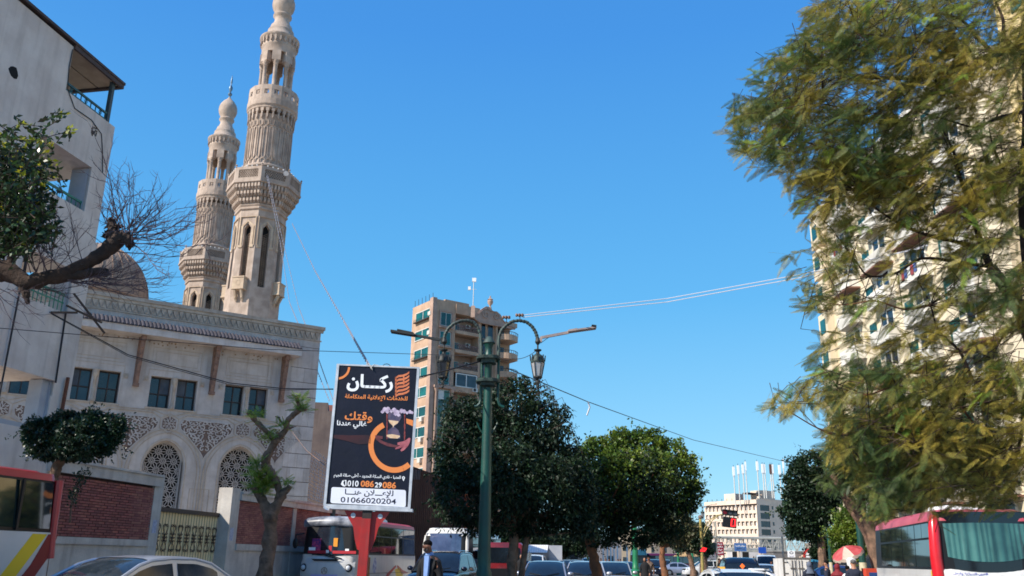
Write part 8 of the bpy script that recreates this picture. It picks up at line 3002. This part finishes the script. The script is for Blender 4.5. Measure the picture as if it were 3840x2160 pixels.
def person(label, X, Y, face_az, h=1.72, jacket=None, trousers=None, skin=None, hair=None, scarf=None, robe=None, arms='down', head_turn=0.0, head_down=0.0, group=None, detail=False, hands_front=False, leg=0.12, shirt=None):
    """standing figure facing azimuth face_az; local +x is forward"""
    t = empty('person', (X, Y, 0), radians(90 - face_az), label, 'person', group)
    k = h / 1.75
    skin = skin or m_skin2
    V, E_, R_ = [], [], []

    def add(p, r, par=None):
        V.append(tuple(c * k for c in p))
        R_.append((r[0] * k, r[1] * k) if isinstance(r, tuple) else r * k)
        if par is not None:
            E_.append((par, len(V) - 1))
        return len(V) - 1
    pel = add((0, 0, 0.95), (0.11, 0.13))
    wst = add((0.01, 0, 1.12), (0.095, 0.12), pel)
    che = add((0.0, 0, 1.33), (0.10, 0.14), wst)
    nb = add((-0.01, 0, 1.49), (0.05, 0.065), che)
    nk = add((0.01, 0, 1.55), 0.054, nb)
    hb_ = add((0.028 + head_down * 0.03, 0, 1.605), (0.078, 0.068), nk)
    hm = add((0.035 + head_down * 0.07, 0, 1.665), (0.092, 0.078), hb_)
    ht = add((0.02 + head_down * 0.08, 0, 1.715), (0.075, 0.066), hm)
    joints = {}
    for s in (-1, 1):
        sh = add((0, s * 0.165, 1.435), 0.045, nb)
        if arms == 'down' or (arms == 'one' and s < 0):
            el = add((-0.02, s * 0.25, 1.15), 0.042, sh)
            wr = add((0.06, s * 0.25, 0.92), 0.03, el)
            hd_ = add((0.08, s * 0.245, 0.84), (0.022, 0.038), wr)
        else:
            el = add((0.02, s * 0.25, 1.16), 0.042, sh)
            wr = add((0.22, s * 0.12, 1.12), 0.03, el)
            hd_ = add((0.29, s * 0.07, 1.13), (0.022, 0.036), wr)
        # fingers
        base = Vector(V[hd_]) / k
        dr = (Vector(V[hd_]) - Vector(V[wr])).normalized()
        for f_ in range(4):
            off = Vector((0, 0, 0)) + Vector((0.012 * (f_ - 1.5) * 1.6, 0, 0)) if arms == 'down' else Vector((0, 0, 0.014 * (f_ - 1.5)))
            a = add(tuple(base + off + dr * 0.03), 0.009, hd_)
            add(tuple(base + off + dr * (0.075 + 0.01 * (f_ in (1, 2))) + Vector((-0.01, 0, 0))), 0.008, a)
        a = add(tuple(base + Vector((0.03, -s * 0.01, 0.015))), 0.010, hd_)
        add(tuple(base + Vector((0.045, -s * 0.02, -0.02))), 0.009, a)
        hp = add((0, s * 0.09, 0.88), 0.085, pel)
        kn = add((0.03 + s * leg * 0.3, s * 0.10, 0.5), 0.058, hp)
        an = add((s * leg * 0.5 - 0.02, s * 0.10, 0.09), 0.04, kn)
        add((s * leg * 0.5 + 0.1, s * 0.11, 0.035), (0.03, 0.04), an)
        joints[s] = (sh, el, wr, hp, kn, an)
    body = skin_mesh('body', V, E_, R_, skin, t, 0, 1)
    g = lambda i: tuple(c / k for c in V[i])
    if robe:
        prof = [(0.30, 0.04), (0.29, 0.3), (0.25, 0.7), (0.22, 0.95), (0.18, 1.12), (0.21, 1.34), (0.19, 1.46), (0.09, 1.54)]
        mb = MB(Matrix.Diagonal((0.72, 1, 1, 1)))
        mb.lathe([((r + 0.012 * sin(i * 3)) * k, z * k) for i, (r, z) in enumerate(prof)], 20)
        mb.build('robe', robe, t, smooth='full')
    else:
        # trousers
        v, e2, r2 = [], [], []
        def ad(p, r, par=None):
            v.append(tuple(c * k for c in p)); r2.append((r[0] * k, r[1] * k) if isinstance(r, tuple) else r * k)
            if par is not None:
                e2.append((par, len(v) - 1))
            return len(v) - 1
        p0 = ad((0, 0, 0.97), (0.145, 0.165))
        ad((0.01, 0, 1.05), (0.135, 0.16), p0)
        for s in (-1, 1):
            a = ad((0, s * 0.095, 0.86), 0.105, p0)
            b = ad((0.03 + s * leg * 0.3, s * 0.10, 0.5), 0.08, a)
            ad((s * leg * 0.5 - 0.02, s * 0.10, 0.1), 0.065, b)
        skin_mesh('trousers', v, e2, r2, trousers or m_trimb, t, 0, 1)
    sleeves = jacket or robe
    v, e2, r2 = [], [], []
    def ad(p, r, par=None):
        v.append(tuple(c * k for c in p)); r2.append((r[0] * k, r[1] * k) if isinstance(r, tuple) else r * k)
        if par is not None:
            e2.append((par, len(v) - 1))
        return len(v) - 1
    if jacket:
        p0 = ad((0, 0, 0.88), (0.165, 0.185))
        p1 = ad((0.0, 0, 1.10), (0.145, 0.17), p0)
        p2 = ad((0, 0, 1.33), (0.155, 0.2), p1)
    else:
        p2 = ad((0, 0, 1.33), (0.15, 0.19))
    p3 = ad((-0.012, 0, 1.475), (0.10, 0.14), p2)
    ad((0.0, 0, 1.535), (0.068, 0.076), p3)
    for s in (-1, 1):
        sh, el, wr = joints[s][:3]
        a = ad((0, s * 0.17, 1.43), 0.088, p3)
        b = ad(g(el), 0.062, a)
        w_ = Vector(g(wr)).lerp(Vector(g(el)), 0.12)
        ad(tuple(w_), 0.05, b)
    skin_mesh('jacket' if jacket else 'sleeves', v, e2, r2, sleeves, t, 0, 1)
    hx = 0.035 + head_down * 0.07
    if scarf:
        mb = MB()
        mb.ball(((hx - 0.025) * k, 0, 1.665 * k), 0.118 * k, 14, 10, (0.95, 0.86, 1.05))
        mb.build('headscarf', scarf, t, smooth=True)
        MB(Matrix.Diagonal((0.8, 1, 1, 1))).lathe([(0.19 * k, 1.36 * k), (0.14 * k, 1.46 * k), (0.085 * k, 1.55 * k), (0.1 * k, 1.62 * k)], 16).build('scarf_cape', scarf, t, smooth=True)
        MB().ball(((hx + 0.055) * k, 0, 1.655 * k), 0.072 * k, 12, 8, (0.6, 0.85, 1.2)).build('face', skin, t, smooth=True)
    elif hair:
        MB().ball(((hx - 0.032) * k, 0, 1.712 * k), 0.09 * k, 14, 9, (0.98, 0.92, 0.78)).build('hair', hair, t, smooth=True)
    # face: nose, brow, eyes, mouth, ears
    fc = MB()
    fc.ball(((hx + 0.088) * k, 0, 1.652 * k), 0.017 * k, 8, 6, (1.1, 0.8, 1.6))
    fc.build('nose', skin, t, smooth=True)
    for s in (-1, 1):
        MB().ball(((hx + 0.074) * k, s * 0.030 * k, 1.675 * k), 0.011 * k, 6, 5, (0.6, 1.2, 0.7)).build('eye', m_hair, t, smooth=True)
        if not scarf:
            MB().ball(((hx - 0.005) * k, s * 0.080 * k, 1.655 * k), 0.026 * k, 6, 5, (0.6, 0.35, 1.1)).build('ear', skin, t, smooth=True)
    MB().ball(((hx + 0.074) * k, 0, 1.612 * k), 0.018 * k, 8, 4, (0.5, 1.3, 0.35)).build('mouth', mat('dark lips', (96, 48, 42), rough=0.6), t, smooth=True)
    if shirt:
        c = MB().prism([(-0.055 * k, 1.50 * k), (0.055 * k, 1.50 * k), (0.05 * k, 1.3 * k), (0.035 * k, 0.95 * k), (-0.035 * k, 0.95 * k), (-0.05 * k, 1.3 * k)], -0.012, 0.03).build('shirt', shirt, t)
        c.rotation_euler = (0, radians(2), radians(90))
        c.location = (0.145 * k, 0, 0)
    return t


m_blackcl = mat('black cloth', (9, 9, 14), (15, 15, 20), 5, 0.85)
m_bluesh = mat('light blue shirt', (120, 150, 200), (108, 138, 190), 5, 0.8)
m_jeans = mat('dark jeans', (36, 42, 60), (28, 34, 50), 5, 0.85)
m_bluecl = mat('bright blue jacket', (30, 70, 160), (26, 60, 140), 5, 0.8)
m_redcl = mat('dark red cloth', (130, 26, 36), (110, 22, 32), 5, 0.8)
m_greycl = mat('grey blue cloth', (110, 130, 150), (96, 112, 134), 5, 0.8)
m_whitecl = mat('white cloth', (222, 220, 216), (206, 204, 202), 5, 0.8)
m_navycl = mat('navy cloth', (30, 36, 56), (24, 30, 48), 5, 0.85)
m_checks = mat('brown checked cloth', (132, 110, 92), (70, 60, 56), 26, 0.85)
m_orangecl = mat('orange tan cloth', (196, 140, 96), (176, 120, 84), 5, 0.8)
m_scarfg = mat('grey scarf', (96, 104, 120), (84, 92, 108), 8, 0.85)

person('bearded man in a black jacket over a light blue shirt, looking down', Xat(1612, 17.2), 17.2, 215, 1.80, m_blackcl, m_jeans, m_skin, m_hair, head_down=1.0, shirt=m_bluesh, detail=True)
mn_ = [o for o in COL.objects if o.name == 'person'][0]
MB().ball((0.135, 0, 1.648), 0.05, 10, 7, (0.6, 1.15, 0.7)).build('beard', mat('short grey beard', (70, 62, 58), (50, 44, 42), 30, 0.9), mn_, smooth=True)
MB().lathe([(0.085, 1.55), (0.07, 1.61)], 14, (0.01, 0), cap=False).build('collar', m_bluesh, mn_, smooth=True)
person('woman in a long black robe and scarf right of the bright green lamp', Xat(2418, 47), 47, 200, 1.68, None, None, m_skin2, None, m_blackcl, m_blackcl)
person('man in a brown checked shirt beside the woman in black', Xat(2433, 49), 49, 190, 1.75, m_checks, m_navycl, m_skin, m_hair)
person('person in black standing by the trunks of the weeping tree', Xat(1955, 40), 40, 185, 1.72, None, None, m_skin2, None, m_blackcl, m_blackcl)
person('person in a white robe between the parked cars near the white awning', Xat(2084, 60), 60, 190, 1.8, None, None, m_skin, m_hair, None, m_whitecl)
for (px, Y, lab, hair_, cl) in ((2253, 92, 'leftmost of three far people standing in front of the white poles', m_hair, m_blackcl), (2272, 90, 'middle one of three far people in front of the white poles, taller', m_hair, m_navycl), (2284, 94, 'right one of three far people in front of the white poles, in orange', m_hair, m_orangecl),
                                (2318, 105, 'far person left of the champagne sedan\'s roof, dark clothes', m_hair, m_blackcl), (2326, 106, 'far person with a pale top behind the champagne sedan', m_hair, m_greycl), (2690, 96, 'dark clothed person standing by the white off road car', m_hair, m_blackcl)):
    person(lab, Xat(px, Y), Y, 190, 1.72, cl, m_jeans, m_skin, hair_)
person('boy in a bright blue jacket over red, walking towards us by the box truck', Xat(2893, 68), 68, 185, 1.66, m_bluecl, m_orangecl, m_skin, m_hair, shirt=m_redcl)
person('walker in dark clothes with a white cap, behind the boy in blue', Xat(2912, 70), 70, 188, 1.66, m_blackcl, m_navycl, m_skin, m_whitecl)
person('walker in a pale grey blue coat next to the box truck', Xat(2934, 69), 69, 186, 1.62, m_greycl, m_navycl, m_skin2, None, m_greycl)
person('man in dark clothes on a motorbike seat left of the taxi, seen from the side', Xat(2697, 60), 60, 120, 1.74, m_blackcl, m_blackcl, m_skin, m_hair)
person('woman with a grey headscarf and dark coat at the bottom, right of the box truck', Xat(3034, 30), 30, 10, 1.55, m_navycl, m_blackcl, m_skin2, None, m_scarfg)
person('young man with dark hair and a white collar under the cream footed pole', Xat(3100, 30), 30, 300, 1.60, m_navycl, m_jeans, m_skin2, m_hair)
person('person in a red headscarf at the bottom beside the cream footed pole', Xat(3138, 29), 29, 40, 1.50, m_redcl, m_blackcl, m_skin2, None, m_redcl)
person('grey haired man in a dark jacket seen from behind, left of the right hand bus', Xat(3200, 26), 26, 20, 1.62, m_navycl, m_jeans, m_skin2, m_greyhair)
person('person in a white shirt bending beside the grey haired man', Xat(3176, 28), 28, 60, 1.45, m_whitecl, m_jeans, m_skin, m_hair)

# parasol over the stall
YP_ = 33
pp_ = P(3165, 2060, YP_)
t = empty('parasol', (pp_.x, YP_, 0), 0, 'tilted red and cream street parasol over a stall left of the right hand bus', 'parasol')
X_ = Matrix.Translation((0.1, 0, pp_.z - 0.12)) @ Matrix.Rotation(radians(-24), 4, 'Y') @ Matrix.Rotation(radians(10), 4, 'X')
m_parr = mat('faded red canvas', (196, 70, 76), (216, 110, 110), 2, 0.8, trans=0.3)
m_parc = mat('cream canvas', (226, 208, 190), (206, 186, 168), 3, 0.8, trans=0.3)
for k in range(8):
    a0, a1 = 2 * pi * k / 8, 2 * pi * (k + 1) / 8
    c = MB(X_)
    vs, fs = [], []
    for j in range(5):
        r = 0.56 * j / 4
        z = 0.24 * (1 - (j / 4) ** 1.7)
        for i in range(5):
            a = a0 + (a1 - a0) * i / 4
            sag = -0.05 * sin(pi * i / 4) * j / 4
            vs.append((r * cos(a), r * sin(a), z + sag))
    for j in range(4):
        for i in range(4):
            q = j * 5 + i
            fs.append((q, q + 5, q + 6, q + 1))
    c.add(vs, fs).build('canopy_panel', m_parr if k % 4 != 1 else m_parc, t, smooth='full')
    v = MB(X_)
    vs, fs = [], []
    for i in range(7):
        a = a0 + (a1 - a0) * i / 6
        vs += [(0.56 * cos(a), 0.56 * sin(a), -0.05 * sin(pi * i / 6)), (0.57 * cos(a), 0.57 * sin(a), -0.12 - 0.02 * sin(i * 2.1))]
    for i in range(6):
        fs.append((2 * i, 2 * i + 1, 2 * i + 3, 2 * i + 2))
    v.add(vs, fs).build('valance', m_parc, t)
MB().tube([(0.1, 0, 0), (0.1, 0, pp_.z + 0.1)], 0.025, 8).build('pole', m_frame_w, t)
t = empty('stall_table', (Xat(3215, 31), 31, 0), 0, 'small street stall table with red and white goods under the parasol', 'stall')
MB().box(-0.8, 0.8, -0.4, 0.4, 0.78, 0.84).build('table_top', m_bracket, t)
for s in (-1, 1):
    for s2 in (-1, 1):
        MB().box(s * 0.72 - 0.03, s * 0.72 + 0.03, s2 * 0.34 - 0.03, s2 * 0.34 + 0.03, 0, 0.78).build('leg', m_bracket, t)
for (x, z, h_, m_, lab) in ((-0.2, 0.84, 0.9, m_whitecl, 'white sheeted bundle standing on the stall table'), (0.45, 0.84, 0.55, mat('orange red box', (196, 66, 40), rough=0.7), 'orange red box on the stall table with a blue front')):
    b_ = empty('stall_goods', (t.location.x + x, 31, z), 0, lab, 'goods')
    MB().lathe([(0.16, 0), (0.2, h_ * 0.3), (0.14, h_ * 0.7), (0.17, h_ * 0.9), (0.06, h_)], 10).build('body', m_, b_, smooth=True) if h_ > 0.6 else MB().box(-0.25, 0.25, -0.2, 0.2, 0, h_).build('body', m_, b_)
    if h_ < 0.6:
        MB().box(-0.16, 0.16, -0.21, -0.2, 0.1, 0.42).build('front', blue_p, b_)
# far thatched kiosk roof
t = empty('sun_shelter', (Xat(2590, 118), 118, 0), 0, 'round straw roofed shelter between the far trees', 'shelter')
MB().lathe([(2.2, 2.2), (1.6, 2.7), (0.6, 3.1), (0.05, 3.3)], 14).build('straw_roof', mat('straw', (176, 146, 104), (150, 122, 86), 4, 0.95), t)
MB().tube([(0, 0, 0), (0, 0, 2.6)], 0.1).build('post', m_bark, t)

# ================================================================ wires
m_fest = mat('festoon wire', (128, 124, 140), rough=0.7)


def cable(label, pts, r, m=None, sag=0.0, n=14, name='cable', group=None, beads=0):
    mb = MB()
    path = []
    for i in range(len(pts) - 1):
        a, b = pts[i], pts[i + 1]
        for k in range(n):
            f_ = k / n
            path.append(a.lerp(b, f_) + Vector((0, 0, -sag * 4 * f_ * (1 - f_))))
    path.append(pts[-1])
    o0 = path[0].copy()
    t = empty(name, o0, 0, label, 'cable', group)
    mb.tube([p - o0 for p in path], r, 5)
    mb.build('wire', m or m_wire, t)
    if beads:
        bd_ = MB()
        for i in range(beads):
            f_ = (i + 0.5) / beads * (len(path) - 1)
            j = int(f_)
            p = path[j].lerp(path[min(j + 1, len(path) - 1)], f_ - j) - o0
            bd_.tube([p, p + Vector((0.02, 0, -0.11))], [0.012, 0.026], 5)
        bd_.build('bulb_string', mat('dull small bulbs', (150, 150, 160), rough=0.4), t, kind='stuff')
    return t


cable('upper of two pale cables from the near lamp to the feathery tree', [P(1960, 1182, 22), P(2500, 1120, 21), P(3000, 1030, 19), P(3460, 930, 16)], 0.011, m_wire_lt)
cable('lower of two pale cables from the near lamp to the feathery tree', [P(1962, 1190, 22), P(2500, 1133, 21), P(3000, 1042, 19), P(3480, 920, 16)], 0.011, m_wire_lt)
cable('long dark cable falling from the lamp top towards the office block', [P(1900, 1380, 22), P(2200, 1505, 32), P(2600, 1650, 50), P(2990, 1742, 70)], 0.016)
MB().tube([Vector((0, 0, 0)), Vector((0.06, 0, -0.2)), Vector((-0.02, 0, -0.42)), Vector((-.05, 0, -0.5))], 0.03, 5).build('loose_end', m_wire_lt, empty('rag', P(2205, 1507, 32), 0, 'pale scrap hanging on the long dark cable', 'rag'))
cable('thin dark cable crossing level from the left building to the tower', [P(-60, 1226, 17), P(440, 1266, 18), P(1000, 1310, 20), P(1560, 1328, 24), P(1835, 1336, 22)], 0.008)
cable('sagging dark cable from the iron bracket across the mosque windows', [P(185, 1170, 19.5), P(480, 1330, 20), P(860, 1436, 20.5), P(1060, 1457, 21), P(1250, 1460, 21)], 0.012)
cable('second sagging cable close under the first across the mosque', [P(190, 1176, 19.5), P(480, 1336, 20), P(860, 1442, 20.5), P(1060, 1463, 21), P(1250, 1458, 21)], 0.008)
cable('string of small festoon bulbs hanging from the near minaret balcony on its left', [P(1000, 655, 47.6), P(1050, 900, 47.2), P(1085, 1130, 46), P(1150, 1290, 44), P(1235, 1500, 40)], 0.009, m_fest, beads=90)
cable('string of small festoon bulbs hanging from the near minaret balcony, middle one', [P(1004, 655, 47.6), P(1060, 900, 47.2), P(1120, 1150, 46), P(1190, 1330, 44), P(1250, 1500, 40)], 0.009, m_fest, beads=90)
cable('string of small festoon bulbs running down from the minaret to the billboard', [P(1095, 835, 48), P(1180, 1010, 40), P(1290, 1200, 30), P(1385, 1365, 20)], 0.007, m_fest, beads=70)
cable('dark cable looping from the lamp neck to its right lantern', [P(1860, 1330, 22), P(1920, 1345, 22), P(2010, 1315, 22)], 0.008, sag=0.08)
cable('dark cable from the lamp collar down to the billboard', [P(1800, 1355, 22), P(1690, 1385, 21.5), P(1570, 1415, 20.3)], 0.02, m_wire, sag=0.0)
cable('thin pale cable from the mosque corner down to the billboard', [P(1080, 1600, 38), P(1150, 1690, 34), P(1220, 1745, 24)], 0.012, m_bracket)
